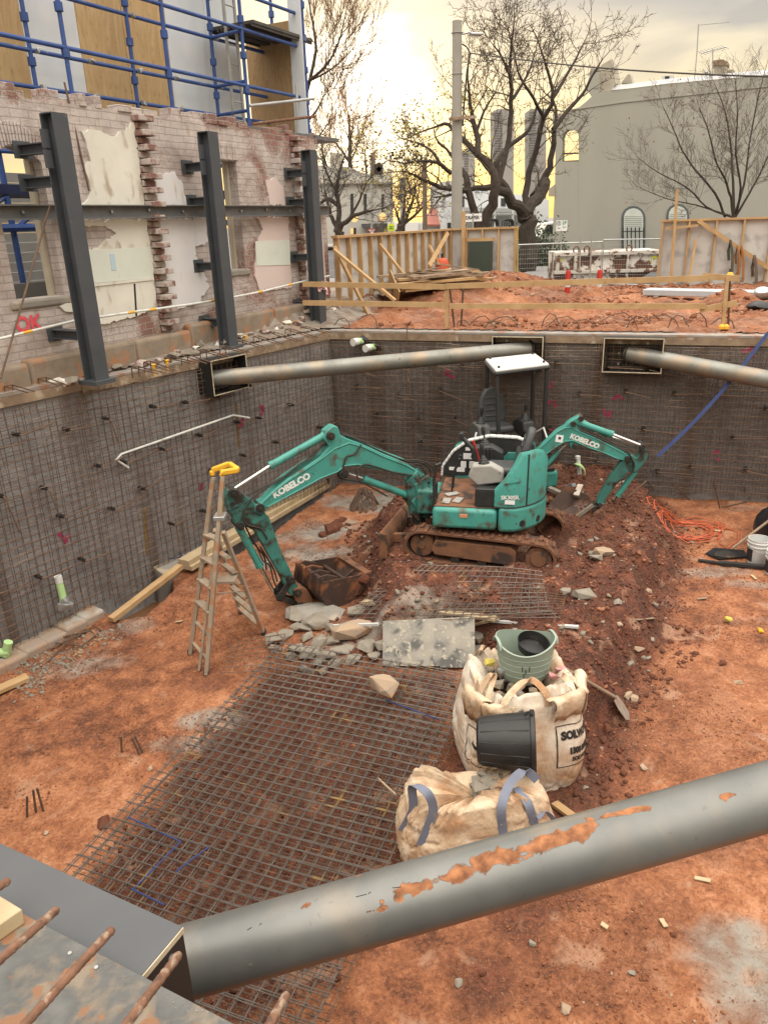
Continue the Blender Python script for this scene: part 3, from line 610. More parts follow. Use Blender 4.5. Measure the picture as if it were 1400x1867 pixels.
# ---- dowels poking out of the walls: black sleeve and loose bar
rg=random.Random(7)
def mkdowel():
    t=thing('dowel_bar','short dark steel dowel in a black sleeve poking through the wall mesh','dowel',(0,0,0),0,'dowel bars in the pit walls')
    mb=MB();mb.lathe([(.0,.0),(.024,.0),(.028,-.06),(.021,-.13),(.018,-.13)],(0,0,0),10,(0,1,0));mb.build('sleeve',blackpl,t)
    mb=MB();mb.tube([(0,-.0,0),(0,-.15,0),(.03,-.17,.0),(.42,-.17,.0)],.0085,6);mb.build('bar',rebar,t);return t
dw=mkdowel();first=True
def putdowel(M,x,z,tilt,sx,fx=1):
    global first
    X=M@Matrix.Translation((x,-.03,z))@Matrix.Rotation(tilt,4,'Y')@Matrix.Diagonal((sx*fx,1,1,1))
    if first: dw.matrix_world=X;first=False
    else: dup(dw,X)
for row,z in enumerate((-.52,-1.05,-1.6,-2.15)):
    x=xa+.3+.2*row
    while x<16.6:
        if rg.random()<.86: putdowel(MWL,x+rg.uniform(-.12,.12),z+rg.uniform(-.1,.1),rg.choice([-.12,-.3,.0,-.05,.06,1.4]),rg.uniform(.6,1.25))
        x+=.62
    x=.3+.25*row
    while x<8.6:
        if rg.random()<.85: putdowel(MWF,x+rg.uniform(-.15,.15),z*.93+rg.uniform(-.12,.12),rg.choice([.0,.04,.08,-.05,.35,-.08,.2]),rg.uniform(.7,1.4))
        x+=.72
# pink survey marks on the walls
def mark(M,x,z,w,h,par,mat=pinkspray,seed=0):
    rg=random.Random(seed);mb=MB(M)
    for i in range(3):
        a=(x+rg.uniform(-w,w),-.0045,z+rg.uniform(-h,h));b=(x+rg.uniform(-w,w),-.0045,z+rg.uniform(-h,h));mb.beam(a,b,.004,.05,up=(0,0,1))
    each(mb,'paint_mark',mat,par)
for i,(px,py) in enumerate(((365,888),(478,745),(440,770),(118,978))):
    w=wl_at(px,py);mark(MWL,(w-A0).dot(dl)+17,w.z,.07,.1,wl,seed=i)
for i,(px,py) in enumerate(((820,680),(1105,755),(1125,725),(1010,735),(1305,830),(1010,790),(1360,640),(1010,700))):
    w=wf_at(px,py);mark(MWF,(w-A0).dot(df),w.z,.1,.09,wf,seed=i+9)
for i,(px,y0,y1) in enumerate(((430,735,815),(263,925,1010))):
    a=wl_at(px,y0);b=wl_at(px+6,y1);mb=MB();mb.beam(a+inL*.004,b+inL*.004,.05,.005,up=inL);mb.build('ochre_stain',pm('ochre_stain%d'%i,(.30,.20,.06),(.2,.12,.04),9,.9),wl)
# white conduit on the left wall, hooked at both ends
pp=[wl_at(235,853,.15),wl_at(212,838,.15),wl_at(222,828,.15)]+[wl_at(222+(425-222)*t,828+(757-828)*t,.15) for t in(.2,.4,.6,.8,1)]+[wl_at(455,762,.15)]
mb=MB();mb.tube(pp,.016,8);tag(mb.build('conduit',pvc),'bent white plastic conduit running along the middle of the left wall mesh','conduit')
# two capped white pipe ends through the far wall
for (px,py),lb in (((664,620),'upper capped white pipe end poking from the far wall near the corner'),((686,631),'lower capped white pipe end poking from the far wall near the corner')):
    e=wf_at(px,py,.0);q=thing('pipe_end',lb,'pipe end',e);ax=(inF-.35*df).normalized()
    mb=MB();mb.bar(e-ax*.0,e+ax*.22,.056,16);mb.build('pipe',pvcgreen,q);mb=MB();mb.bar(e+ax*.19,e+ax*.30,.064,16);mb.bar(e+ax*.07,e+ax*.10,.062,16);mb.build('end_cap',pvc,q)
    mb=MB();mb.rock(e+inF*.04,(.2,.2,.2),5);mb.build('collar',blackpl,q)
# thin brown cord hanging down the far wall
mb=MB();mb.tube([wf_at(742,590,.1),wf_at(741,640,.1),wf_at(745,700,.12),wf_at(748,770,.1),wf_at(752,835,.12)],.008,6);tag(mb.build('hanging_cord',rebarold),'thin brown cord hanging down the far wall left of the canopy','cord')
# blue ratchet strap
a=UA(1400,606,wf_at(1400,606,.1),AZF);b=UA(1198,832,Vector((3.6,10.6,-1)),AZF);mb=MB();pts=[a.lerp(b,i/10)-Z*.12*math.sin(math.pi*i/10) for i in range(11)]
for i in range(10): mb.beam(pts[i],pts[i+1],.05,.006,up=inF)
tag(mb.build('ratchet_strap',bluew),'dark blue strap stretched from the far capping down to the rear excavator arm','strap')
# ---- hooked starter bars on the left capping with yellow caps
rg=random.Random(77)
for px,py in ((8,712),(70,698),(240,678),(262,668),(300,660),(330,655),(365,648),(400,640),(432,629),(462,621),(490,614),(520,608),(548,604)):
    h=.09+rg.uniform(-.01,.03);a=U(px,py-8,h);b=U(px+rg.uniform(38,56),py+rg.uniform(2,9),h);mb=MB();d2=(b-a).normalized();q=Vector((-d2.y,d2.x,0))*.09
    mb.tube([Vector((a.x,a.y,-.03)),a-Z*.02,a+d2*.02,b],.0075,6);mb.tube([Vector((a.x,a.y,-.03))+q,a-Z*.02+q,a+q+d2*.02,b+q*.8],.0075,6);mb.bar(a,a+q,.0075,6)
    tag(mb.build('starter_bar',rebar),'dark hooked starter bar standing on the left capping','starter bar','hooked starter bars along the left capping')
for i,(px,py,lb) in enumerate(((72,690,'on the capping at the far left edge'),(281,668,'on the left capping before the strut box, lower of the two'),(305,660,'on the left capping before the strut box, upper of the two'),(448,615,'on the left capping beside the second column'))):
    c=U(px,py,.10);mb=MB();mb.lathe([(.0,-.03),(.02,-.03),(.022,.015),(.03,.018),(.03,.028),(.0,.032)],c,12,Z);mb.bar(c-Z*.13,c-Z*.02,.008,6);tag(mb.build('rebar_cap',yellowp),'yellow mushroom safety cap '+lb,'rebar cap','yellow rebar caps')
# ================================================================ BRICK FACADE
RZf=math.atan2(DF.y,DF.x);MFc=Matrix.Translation(P0f)@Matrix.Rotation(RZf,4,'Z');MFi=MFc.inverted()
def fl(px,py,dep=0.):            # photo point on the facade plane -> local (x along, y depth behind, z)
    return MFi@UA(px,py,P0f+NFb*dep,AF)
fac=thing('brick_facade','ruined whitewashed brick facade with two window openings, propped by steel columns','facade',P0f,RZf)
UEND=fl(595,400).x;ZT=3.14
w1l=fl(18,480).x;w1r=fl(108,480).x;w1t=fl(60,268).z;w1b=fl(60,545).z
w2l=fl(388,400).x;w2r=fl(440,400).x;w2t=fl(425,294).z;w2b=fl(440,490).z
TW=.22;ZT=fl(300,213).z
mb=MB(MFc)
def seg(x0,x1,z0,z1): mb.box2((x0,0,z0),(x1,TW,z1))
seg(-5,w1l,-.3,ZT);seg(w1l,w1r,-.3,w1b);seg(w1r,w2l,-.3,ZT);seg(w2l,w2r,-.3,w2b);seg(w2r,UEND-.25,-.3,ZT);
n=10;arc=[Vector((w1l+(w1r-w1l)*i/n,0,w1t-.16+.16*math.sin(math.pi*i/n))) for i in range(n+1)]
mb.prism(arc+[Vector((w1r,0,ZT)),Vector((w1l,0,ZT))],(0,TW,0));seg(w2l,w2r,w2t,ZT)
seg(UEND-.25,UEND,-.3,2.0)
mb.build('wall',brick,fac,smooth=0)
rg=random.Random(3);mb=MB(MFc);x=-4
while x<UEND:
    L=rg.choice([.23,.23,.11]);h=rg.choice([0,.0,.07,.08,.14]) if x<UEND-.8 else 0
    if h: mb.box((x+L/2,.1+rg.uniform(-.03,.05),ZT+h/2-.01),(L,.2,h))
    x+=L+.012
each(mb,'broken_top',brick,fac,bevel=.008)
# soldier-course lintels
mb=MB(MFc);n=16
for i in range(n):
    f=(i+.5)/n;x=w1l+(w1r-w1l)*f;z=w1t-.16+.16*math.sin(math.pi*f);mb.box((x,-.006,z+.13),((w1r-w1l)/n-.012,.02,.24),Matrix.Rotation((.5-f)*-.3,3,'Y'))
n=6
for i in range(n):
    f=(i+.5)/n;x=w2l-.05+(w2r-w2l+.1)*f;mb.box((x,-.006,w2t+.13),((w2r-w2l+.1)/n-.012,.02,.24),Matrix.Rotation((.5-f)*-.2,3,'Y'))
each(mb,'lintel',brick,fac,bevel=.006)
# window frames left in the openings
for x0,x1,z0,z1 in ((w1l,w1r,w1b,w1t-.12),(w2l,w2r,w2b,w2t)):
    mb=MB(MFc);mb.box2((x1-.05,TW-.07,z0),(x1-.005,TW+.02,z1));mb.box2((x0+.005,TW-.07,z0),(x0+.05,TW+.02,z1));fr=each(mb,'window_frame',cream,fac)
    mb=MB(MFc);mb.box2((x0-.1,-.03,z0-.11),(x1+.1,TW,z0-.003));sl_=mb.build('sill',concrete,fac,bevel=.03)
# toothed cross-wall stubs
for nm,(pa,pb) in enumerate((((258,300),(262,560)),((534,300),(540,560)))):
    mb=MB(MFc);x=fl(*pa).x+.06;z=.35;i=0;rg=random.Random(nm)
    while z<ZT-.05:
        d=.17 if i%2 else .05
        if rg.random()<.93: mb.box((x+rg.uniform(-.01,.01),-d/2,z+.037),(.21+rg.uniform(-.02,.03),d+rg.uniform(-.02,.03),.072))
        z+=.086;i+=1
    mb.build('toothed_stub',brickraw,fac,bevel=.008)
mb=MB(MFc);rg=random.Random(8);z=2.0;i=0
while z<ZT:
    mb.box2((UEND-.25,.02,z),(UEND-.1-rg.uniform(0,.16)+.07*(i%2),TW-.02,z+.078));z+=.086;i+=1
mb.build('broken_end',brickraw,fac,bevel=.008)
def patch(pts,mat,off=.026,par=None,base=0.,nm='plaster_patch',jag=.0,seed=0):
    rg=random.Random(seed);P=[fl(*p) for p in pts];Q=[]
    for i,p in enumerate(P):
        q=P[(i+1)%len(P)];n=max(1,int((q-p).length/.045)) if jag else 1
        for k in range(n):
            v=p.lerp(q,k/n)
            if k and jag: v=v+Vector((rg.gauss(0,jag),0,rg.gauss(0,jag)))
            Q.append(v)
    mb=MB(MFc);mb.prism([Vector((v.x,-base-off,v.z)) for v in Q],(0,off-.0008,0));return mb.build(nm,mat,par or fac,smooth=0)
z4=lambda L:[(x/4.375,180+y/4.375) for x,y in L]
zA=lambda L:[(x/2.258,350+y/2.258) for x,y in L]
zB=lambda L:[(230+x/3.684,200+y/3.684) for x,y in L]
patch(z4([(640,255),(700,245),(790,255),(880,300),(930,290),(1000,230),(1060,190),(1075,330),(1105,470),(1105,620),(1140,760),(1140,850),(640,850),(700,800),(720,740),(690,620),(665,560),(680,510),(720,500),(690,400)]),plaster,jag=.013)
patch(zB([(150,430),(200,440),(240,430),(320,415),(345,470),(375,500),(380,560),(400,620),(400,645),(160,640)]),plasterw,jag=.01,seed=1)
p3=patch(zA([(330,113),(600,110),(625,260),(640,478),(560,512),(400,545),(352,240),(400,230),(475,170),(430,140),(335,140)]),plaster,jag=.012,seed=2)
patch(zA([(645,110),(848,106),(850,205),(800,222),(798,262),(835,330),(858,390),(815,455),(700,492),(680,480),(655,230)]),plasterw,jag=.013,seed=3)
p5=patch(zA([(1055,105),(1182,103),(1195,395),(1140,400),(1065,412),(1045,345),(1050,210),(1078,155)]),plasterp,jag=.012,seed=4)
patch(zB([(930,470),(990,455),(1050,520),(1058,645),(960,640)]),plasterp,jag=.01,seed=5)
patch(zA([(1222,105),(1318,100),(1338,372),(1245,378),(1232,300)]),plasterp,jag=.0,seed=6)
patch([(535,318),(568,310),(572,372),(538,372)],plasterw,jag=.01,seed=7)
patch(zA([(350,240),(610,226),(624,352),(374,376)]),mint,.008,p3,.026,'tile_band')
patch(zA([(1045,203),(1186,197),(1190,300),(1050,304)]),mint,.008,p5,.026,'tile_band')
patch(zA([(372,378),(625,352),(626,362),(374,390)]),plaster,.014,p3,.026,'dado_rail')
patch(zA([(545,378),(552,377),(560,510),(553,511)]),darkhole,.004,p3,.026,'dado_joint')
patch(zA([(240,470),(305,450),(318,490),(265,492)]),plaster,jag=.008,seed=9)
# graffiti OK on the bricks under the left window
q=fl(52,591);mb=MB(MFc);put_text(mb,'OK',(q.x,-.012,q.z),(1,0,0),(0,0,1),.24,.008);mb.build('graffiti',pm('red_pink_spray',(.75,.10,.13),(.6,.07,.1),20,.8),fac)
q=fl(203,478);mb=MB(MFc);mb.box2((q.x-.04,-.0385,q.z-.10),(q.x+.04,-.0345,q.z+.10));mb.build('blue_chalk_mark',pm('pale_blue_chalk',(.38,.55,.68),(.5,.58,.6),40,.9),p3)
# concrete footing ledge at the wall foot
mb=MB(MFc);rg=random.Random(12);x=-4.5
while x<UEND-.1:
    L=rg.uniform(.9,2.2);mb.box2((x,-.16-rg.uniform(0,.05),-.25),(x+L-.004,-.003,.34+rg.uniform(-.05,.03)+.02*x));x+=L
mb.build('footing',pm('earthy_footing',(.27,.22,.17),(.19,.15,.115),5,.95,bump=.6,bsc=22,c3=(.33,.17,.09),th=.56,sc3=4),fac,bevel=.05,seg=3)
# loose bricks and rubble on the ledge
for i in range(46):
    u=rg.uniform(-.6,6.2);y=-.22-abs(rg.gauss(0,.12));w=MFc@Vector((u,y,0));s=rg.uniform(.06,.17);zz=gzat(w.x,w.y)
    mb=MB();mb.rock((w.x,w.y,zz+s*.18),(s*1.5,s,s*.7),i+50,12,rz=rg.uniform(0,3));tag(mb.build('brick_rubble',random.Random(i).choice([brickraw,rubblec,plaster,brickraw]),smooth=0),'loose broken masonry lump fallen at the foot of the brick facade','rubble','fallen masonry along the facade foot')
# ---- long beam and three propping columns
bz=1.93
def chan(mb,M,x0,x1,z,h=.20,w=.08,y=-.20):
    mb.X=M;mb.box2((x0,y,z-h/2),(x1,y+.012,z+h/2));mb.box2((x0,y-w,z+h/2-.014),(x1,y-.001,z+h/2));mb.box2((x0,y-w,z-h/2),(x1,y-.001,z-h/2+.014))
mb=MB();BZ=fl(300,386).z;chan(mb,MFc,-4,UEND-.05,BZ,.16,.08,-.10)
bm_=tag(mb.build('steel_beam',beamst,M=MFc,smooth=0),'long horizontal steel channel bolted across the brick facade','steel beam')
mb=MB(MFc)
for i in range(10): mb.disc((-.3+i*.65,-.12,BZ+.02*(i%2)),(0,1,0),.018,.03,6)
each(mb,'bolt',galv,bm_)
COLS=[((178,694),(96,207),'first steel propping column from the left, beside the arched window','left'),((418,632),(377,241),'middle steel propping column, in front of the narrow window','mid'),((582,594),(566,275),'far steel propping column with red and white tape, at the end of the facade','far')]
for ci,(b,tp,lb,_) in enumerate(COLS):
    base=U(b[0],b[1],0.02);top=UA(tp[0],tp[1],base,AF).z
    t=thing('steel_column',lb,'steel column',base,RZf);M=ORG[t.name];h=top-base.z
    w=.20;mb=MB(M)
    mb.box2((-w/2,-w/2,0),(w/2,-w/2+.016,h));mb.box2((-w/2,w/2-.016,0),(w/2,w/2,h));mb.box2((-.007,-w/2+.017,0),(.007,w/2-.017,h-.001));mb.box2((-w/2+.001,-w/2+.02,h-.006),(w/2-.001,w/2-.02,h+.006))
    mb.build('shaft',darksteel,t,smooth=0)
    mb=MB(M);mb.box2((-.15,-.15,-.03),(.15,.15,.018));mb.build('base_plate',darksteel,t)
    wy=(MFi@base).y   # negative: in front of wall
    for z in ((2.62,1.78+.5,.6) if ci==0 else (2.55,1.9-.35+.55,1.22,.42)):
        zz=z-base.z-.1
        mb=MB(M);mb.box2((-.06,w/2,zz),(.06,-wy-.03,zz+.012));mb.box2((-.06,w/2,zz+.10),(.06,-wy-.03,zz+.112));mb.box2((-.006,w/2,zz+.012),(.006,-wy-.03,zz+.10))
        br=mb.build('bracket',darksteel,t,smooth=0);mb=MB(M);mb.box2((-.11,-wy-.03,zz-.03),(.11,-wy-.012,zz+.15));mb.build('wall_plate',darksteel,br)
    mb=MB(M)
    for z in (h-.25,h-.45): mb.box2((-w/2-.10,.0,z-.09),(-w/2-.001,.016,z+.09))
    each(mb,'side_plate',darksteel,t)
    if ci==2:
        q=UA(578,524,base,AF)
        mb=MB();rg=random.Random(5);ax=MFc.to_3x3()
        for i in range(14):
            p0=base+ax@Vector((rg.uniform(-.14,.14),-.125,0))+Z*(q.z-base.z+rg.uniform(-.05,.05));mb.beam(p0,p0+ax@Vector((rg.uniform(-.1,.1),-.03,rg.uniform(-.14,.08))),.03,.003)
        tag(mb.build('barrier_tape',redtape),'knot of red and white barrier tape round the far steel column','tape')
# pale hose with yellow bands sagging along the facade foot
hp=[UA(px,py,P0f-NFb*.24,AF) for px,py in ((-30,625),(40,608),(140,584),(250,568),(340,556),(420,543),(480,531),(540,516),(600,503))]
mb=MB();mb.tube(hp,.016,8);hs=tag(mb.build('hose',pvc),'pale hose with yellow tape bands strung along the foot of the facade','hose')
mb=MB()
for f in (1.1,2.9,3.3,4.6,5.9,6.8): i=int(f);p=hp[i].lerp(hp[i+1],f-i);d=(hp[i+1]-hp[i]).normalized();mb.bar(p-d*.06,p+d*.06,.0175,8)
each(mb,'yellow_band',yellowp,hs)
# leaning rods and a stake
mb=MB();mb.bar(UA(2,690,P0f-NFb*.7,AF),UA(92,375,P0f-NFb*.3,AF),.012,6);tag(mb.build('leaning_rod',rebar),'thin dark rod leaning against the beam at the far left','rod')
mb=MB();mb.bar(UA(163,348,P0f-NFb*.05,AF),UA(118,150,P0f+NFb*.05,AF),.012,6);tag(mb.build('leaning_rod',rebar),'bent rusty rod rising over the wall top beside the first column','rod')
mb=MB();mb.beam(U(520,592,.12),U(578,575,.16),.09,.05);tag(mb.build('timber_offcut',timber),'timber offcut lying at the foot of the far steel column','timber')
p=UA(460,490,P0f+NFb*.1,AF);mb=MB();mb.rock(p+Z*.06,(.3,.22,.26),17,14);tag(mb.build('stone_lump',rubblec,smooth=0),'grey stone lump sitting on the narrow window sill','stone')
# ================================================================ SCAFFOLD AND HOARDING ABOVE THE FACADE
scf=thing('scaffold','blue tube scaffold standing behind the brick facade','scaffold',P0f,RZf)
YF,YB,YP=.62,1.35,1.62
fu=[fl(121,100,YF).x,fl(304,100,YF).x,fl(445,110,YF).x];bu=[fl(55,90,YB).x,fl(240,100,YB).x,fl(389,110,YB).x]
bu=[bu[0],bu[1],bu[2]];ZS=8.2
def lx(a,b,r=.027): 
    mb=MB(MFc);mb.bar(a,b,r,10);return mb
stds=[(x,YF) for x in fu]+[(x,YB) for x in bu]
e1=fl(505,170,1.35);e2=fl(557,130,.55)
stds+=[(e1.x,1.35),(e2.x,.55)]
for x,y in stds:
    o=lx((x,y,.2),(x,y,ZS),.029).build('standard',scafblue,scf)
    mb=MB(MFc);z=3.25
    while z<ZS-.2: mb.bar((x,y,z),(x,y,z+.10),.052,10);z+=.5
    each(mb,'rosette',scafblue,o)
def zrow(px,py,y): return fl(px,py,y).z
fz1=zrow(300,125,YF);fz2=zrow(340,22,YF);bz1=zrow(240,128,YB);bz2=zrow(240,186,YB);bz3=zrow(330,54,YB)
x0s,x1s=-2.5,e2.x
for z in (fz1,fz2,fz1-1.15): lx((x0s,YF,z),(x1s,YF,z)).build('ledger',scafblue,scf)
for z in (bz1,bz2,bz3): lx((x0s,YB,z),(e1.x,YB,z)).build('ledger',scafblue,scf)
for i,(a,b) in enumerate(zip(fu,bu)):
    for z in (bz3+.55,): lx((a,YF,z),(b,YB,z)).build('transom',scafblue,scf)
lx((e2.x,YF,fz1),(e1.x,YB,fz1)).build('transom',scafblue,scf);lx((e2.x,YF,fz1-.55),(e1.x,YB,fz1-.55)).build('transom',scafblue,scf)
mb=MB(MFc)
for x in bu:
    for z in (bz1,bz2,bz3): mb.rock((x+.08,YB-.05,z),(.10,.10,.09),int(z*9)+3)
for x in (fl(165,120,YB).x,fl(320,150,YB).x):
    for z in (bz1,bz2): mb.rock((x,YB-.04,z),(.10,.10,.09),int(z*7))
each(mb,'coupler',galv,scf)
for (a,b,mt) in (((455,193),(572,180),galv),((460,226),(575,212),rebarold),((541,155),(543,255),galv)):
    pa=fl(a[0],a[1],.25);pb=fl(b[0],b[1],.05 if mt!=galv or a[0]==455 else .25);lx(pa,pb,.024).build('loose_tube',mt,scf)
for z in (fz1+.02-.58,fz1-1.15,fz1+1.05): lx((e2.x,YF,z),(e1.x,YB,z)).build('transom',scafblue,scf)
for z in (bz2,bz1,bz3): lx((fu[2],YF,z),(bu[2],YB,z)).build('transom',scafblue,scf)
lx((x0s,YF,fz2+.5),(x1s,YF,fz2+.5)).build('ledger',scafblue,scf);lx((x0s,YB,bz3+1.05),(e1.x,YB,bz3+1.05)).build('ledger',scafblue,scf)
# work platform
zp=fl(520,75,.9).z;mb=MB(MFc);xa_=fl(392,64,1.35).x;xb_=fl(560,92,.6).x+.12
for i in range(4):
    y=YF-.08+i*.235;mb.box2((xa_+.0,y,zp),(xb_,y+.225,zp+.045));mb.box2((xa_,y+.02,zp-.04),(xb_,y+.05,zp-.001));mb.box2((xa_,y+.175,zp-.04),(xb_,y+.205,zp-.001))
mb.build('platform_plank',pm('dark_plank_steel',(.10,.10,.095),(.07,.07,.065),5,.7,.3,bump=.1),scf)
lad=thing('ladder','narrow grey scaffold ladder tied upright inside the scaffold end bay','ladder',MFc@Vector((fl(430,150,1.0).x,1.0,.2)),RZf)
xl=fl(430,150,1.0).x
for s in(-.14,.14): mb=MB(MFc);mb.beam((xl+s,1.0,.3),(xl+s,1.0,ZS),.03,.05);mb.build('rail',galv,lad)
mb=MB(MFc);z=.6
while z<ZS: mb.bar((xl-.14,1.0,z),(xl+.14,1.0,z),.013,8);z+=.28
each(mb,'rung',galv,lad)
bnd=[fl(px,110,YP).x for px in (52,151,233,310,381)]
bnd=[bnd[0]-3.6,bnd[0]-1.2]+bnd+[fl(434,110,YP).x]
mats=[hoardw,ply,hoardw,ply,ply,hoardw,hoardw];lbs=['white hoarding sheet beyond the left edge','plywood sheet at the left edge of the picture','white sheet between the two left scaffold standards','left one of the middle pair of plywood sheets','right one of the middle pair of plywood sheets','wide white sheet right of the plywood pair','last white sheet beside the scaffold ladder']
for i in range(7):
    mb=MB(MFc);mb.box2((bnd[i]+.006,YP,2.75),(bnd[i+1]-.006,YP+.02,ZS));o=mb.build('hoarding_sheet',mats[i],M=MFc@Matrix.Translation(((bnd[i]+bnd[i+1])/2,YP,2.75)));tag(o,lbs[i]+' behind the blue scaffold','hoarding sheet','hoarding sheets behind the scaffold')
# end return sheets, square to the facade
xe=fl(500,170,1.0).x+.25
pE=lambda px:None
def ey(px,py): # depth on plane local x = xe
    d=ray(px,py);o=MFi@Vector(C0);q=MFi.to_3x3()@Vector(d);t=(xe-o.x)/q.x;return (o+q*t)
yl=ey(455,170).y;ym=ey(534,170).y;yr=ey(557,170).y;zt1=ey(500,42).z
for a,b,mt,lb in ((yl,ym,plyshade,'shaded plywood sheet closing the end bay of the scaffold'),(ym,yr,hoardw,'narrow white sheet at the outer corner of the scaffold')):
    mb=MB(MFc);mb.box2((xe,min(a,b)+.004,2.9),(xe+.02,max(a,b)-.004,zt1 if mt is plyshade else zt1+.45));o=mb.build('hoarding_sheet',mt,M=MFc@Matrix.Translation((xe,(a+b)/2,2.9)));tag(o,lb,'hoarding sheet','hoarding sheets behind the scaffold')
mb=MB(MFc);mb.box2((w2r+.3,.02,ZT-.02),(xe+.3,.9,ZT+.04));mb.build('deck_edge',beamst,scf)
# things seen through the window openings
mb=MB(MFc)
for i in range(16): mb.box((.3,4.2,.2+i*.16),(7,.03,.155),Matrix.Rotation(.12,3,'X'))
wb=tag(mb.build('weatherboard_house',pm('grey_weatherboard',(.42,.44,.45),(.36,.38,.39),3,.8,bump=.05),M=MFc@Matrix.Translation((.3,4.2,0)),smooth=0),'grey weatherboard house wall seen through the arched window opening','house')
mb=MB(MFc);mb.box2((-3,1.0,-.2),(2.2,1.06,1.1));tag(mb.build('grey_sheet_fence',pm('dull_grey_sheet',(.24,.245,.23),(.21,.215,.20),3,.8,bump=0),M=MFc@Matrix.Translation((0,1.0,-.2))),'dull grey sheet fence seen through the lower half of the arched window','fence')
tr=thing('scaffold_platform','dark blue scaffold platform seen through the window openings','scaffold',MFc@Vector((0,1.7,.1)),RZf)
mb=MB(MFc);mb.box2((-3,1.5,2.20),(6,2.6,2.32));mb.build('deck',pm('navy_deck',(.012,.02,.06),(.02,.03,.08),4,.7,bump=0),tr)
mb=MB(MFc)
for i in range(9):
    x=-2.4+i*.8;mb.bar((x,1.55,.2),(x,1.55,3.1),.04,8);mb.bar((x,1.55,1.75),(x+.8,1.55,2.18),.03,8)
mb.bar((-3,1.5,1.78),(6,1.5,1.78),.05,8);mb.bar((-3,1.5,2.72),(6,1.5,2.72),.03,8);each(mb,'frame_tube',scafblue,tr)
mb=MB(MFc);mb.bar((-3,.95,.62),(1.8,.95,.62),.03,8);mb.build('rail',scafblue,tr)
# ================================================================ SITE HOARDING
def board_fence(lb,p0,p1,h,n,zb=-.05,braces=(),door=None,extra=None):
    p0=Vector(p0);p1=Vector(p1);d=(p1-p0);L=d.length;d.normalize();rz=math.atan2(d.y,d.x)
    t=thing('timber_hoarding',lb,'hoarding',(p0.x,p0.y,zb),rz);M=ORG[t.name]
    mb=MB(M);mb.box2((0,.0,0),(L,.018,h-zb));mb.build('sheet',hoardback,t)
    mb=MB(M);mb.box2((-.04,-.1,h-zb),(L+.04,.03,h-zb+.045));mb.build('top_plate',timber,t)
    for i in range(n+1):
        x=.025+(L-.05)*i/n
        mb=MB(M);mb.box2((x-.022,-.092,0),(x+.022,-.002,h-zb));mb.build('stud',timber,t)
    for a,b in braces:
        mb=MB();mb.beam(a,b,.045,.09,up=d);mb.build('brace',timber,t)
    return t,M,L
hA=UD(608,432,14.9);hB=UD(818,420,20.9);hz_=hA.z;hC=UD(942,415,20.3)
zt=1.45
hA.z=hB.z=hC.z=zt
dAB=(hB-hA).normalized();nAB=Vector((dAB.y,-dAB.x,0))
ua=lambda px,py,off:UA(px,py,hA+nAB*off,math.atan2(dAB.x,dAB.y))
brs=[(ua(610,450,.12),ua(672,575,.5)),(ua(608,455,.25),ua(720,548,1.3)),(ua(692,445,.12),ua(740,505,.6)),(ua(816,425,.12),ua(782,485,.5)),(ua(782,447,.12),ua(802,484,.5))]
board_fence('long timber framed hoarding on the left with diagonal braces',hA,hB,zt,13,-.15,brs)
t,M,L=board_fence('short timber framed hoarding with a dark green board, facing the pit',hB+Vector((.05,0,0)),hC,zt,4,-.15)
mb=MB(M);xd0,xd1=L*.30,L*.66;mb.box2((xd0,-.13,.02),(xd1,-.095,1.32));mb.build('green_board',doorgreen,t,bevel=.004)
mb=MB(M);mb.box2((xd0-.05,-.12,1.32),(xd1+.05,-.094,1.40));mb.build('noggin',timber,t)
mb=MB(M);mb.box2((L*.19,-.16,.0),(L*.19+.09,-.10,2.05));mb.build('tall_post',timber,t)
rA=UD(1206,402,19.6);rB=UD(1400,392,18.9);rA.z=rB.z=1.52;rd=(rB-rA).normalized();rB=rA+rd*5.5;nR=Vector((rd.y,-rd.x,0))
ur=lambda px,py,off:UA(px,py,rA+nR*off,math.atan2(rd.x,rd.y))
t,M,L=board_fence('timber framed hoarding on the right hung with slings, seen from its back',rA,rB,1.50,9,-.12,[(ur(1272,402,.13),ur(1402,490,.13))])
mb=MB();mb.beam(ur(1234,346,.18),ur(1222,520,.25),.13,.06,up=rd);mb.build('tall_post',timber,t)
mb=MB();mb.beam(ur(1212,417,.14),ur(1272,411,.14),.09,.05,up=rd);mb.build('noggin',timber,t)
mb=MB();mb.beam(ur(1268,436,.14),ur(1253,522,.3),.09,.05,up=rd);mb.build('loose_stud',timber,t)
# slings over the brace
for px,lb,mt,n_ in ((1331,'faded green lifting sling hung over the brace of the right hoarding',pm('green_sling',(.09,.10,.07),(.06,.07,.05),9,.8),3),(1347,'orange brown lifting sling hung over the brace of the right hoarding',pm('orange_sling',(.33,.15,.05),(.26,.11,.04),9,.8),4),(1372,'pair of dull brown slings hung low on the brace of the right hoarding',pm('brown_sling',(.16,.12,.09),(.11,.085,.07),9,.8),3)):
    mb=MB();rg=random.Random(px);y0=402+(px-1272)*.677
    for i in range(n_):
        x=px+rg.uniform(-5,5);h=rg.uniform(45,62)
        mb.tube([ur(x-3,y0+h*.6,.2),ur(x-4,y0+h*.3,.24),ur(x,y0-4,.27),ur(x+4,y0+h*.4,.30),ur(x+3,y0+h,.28),ur(x-2,y0+h*.95,.26)],.02,6)
    tag(mb.build('lifting_sling',mt),lb,'sling')
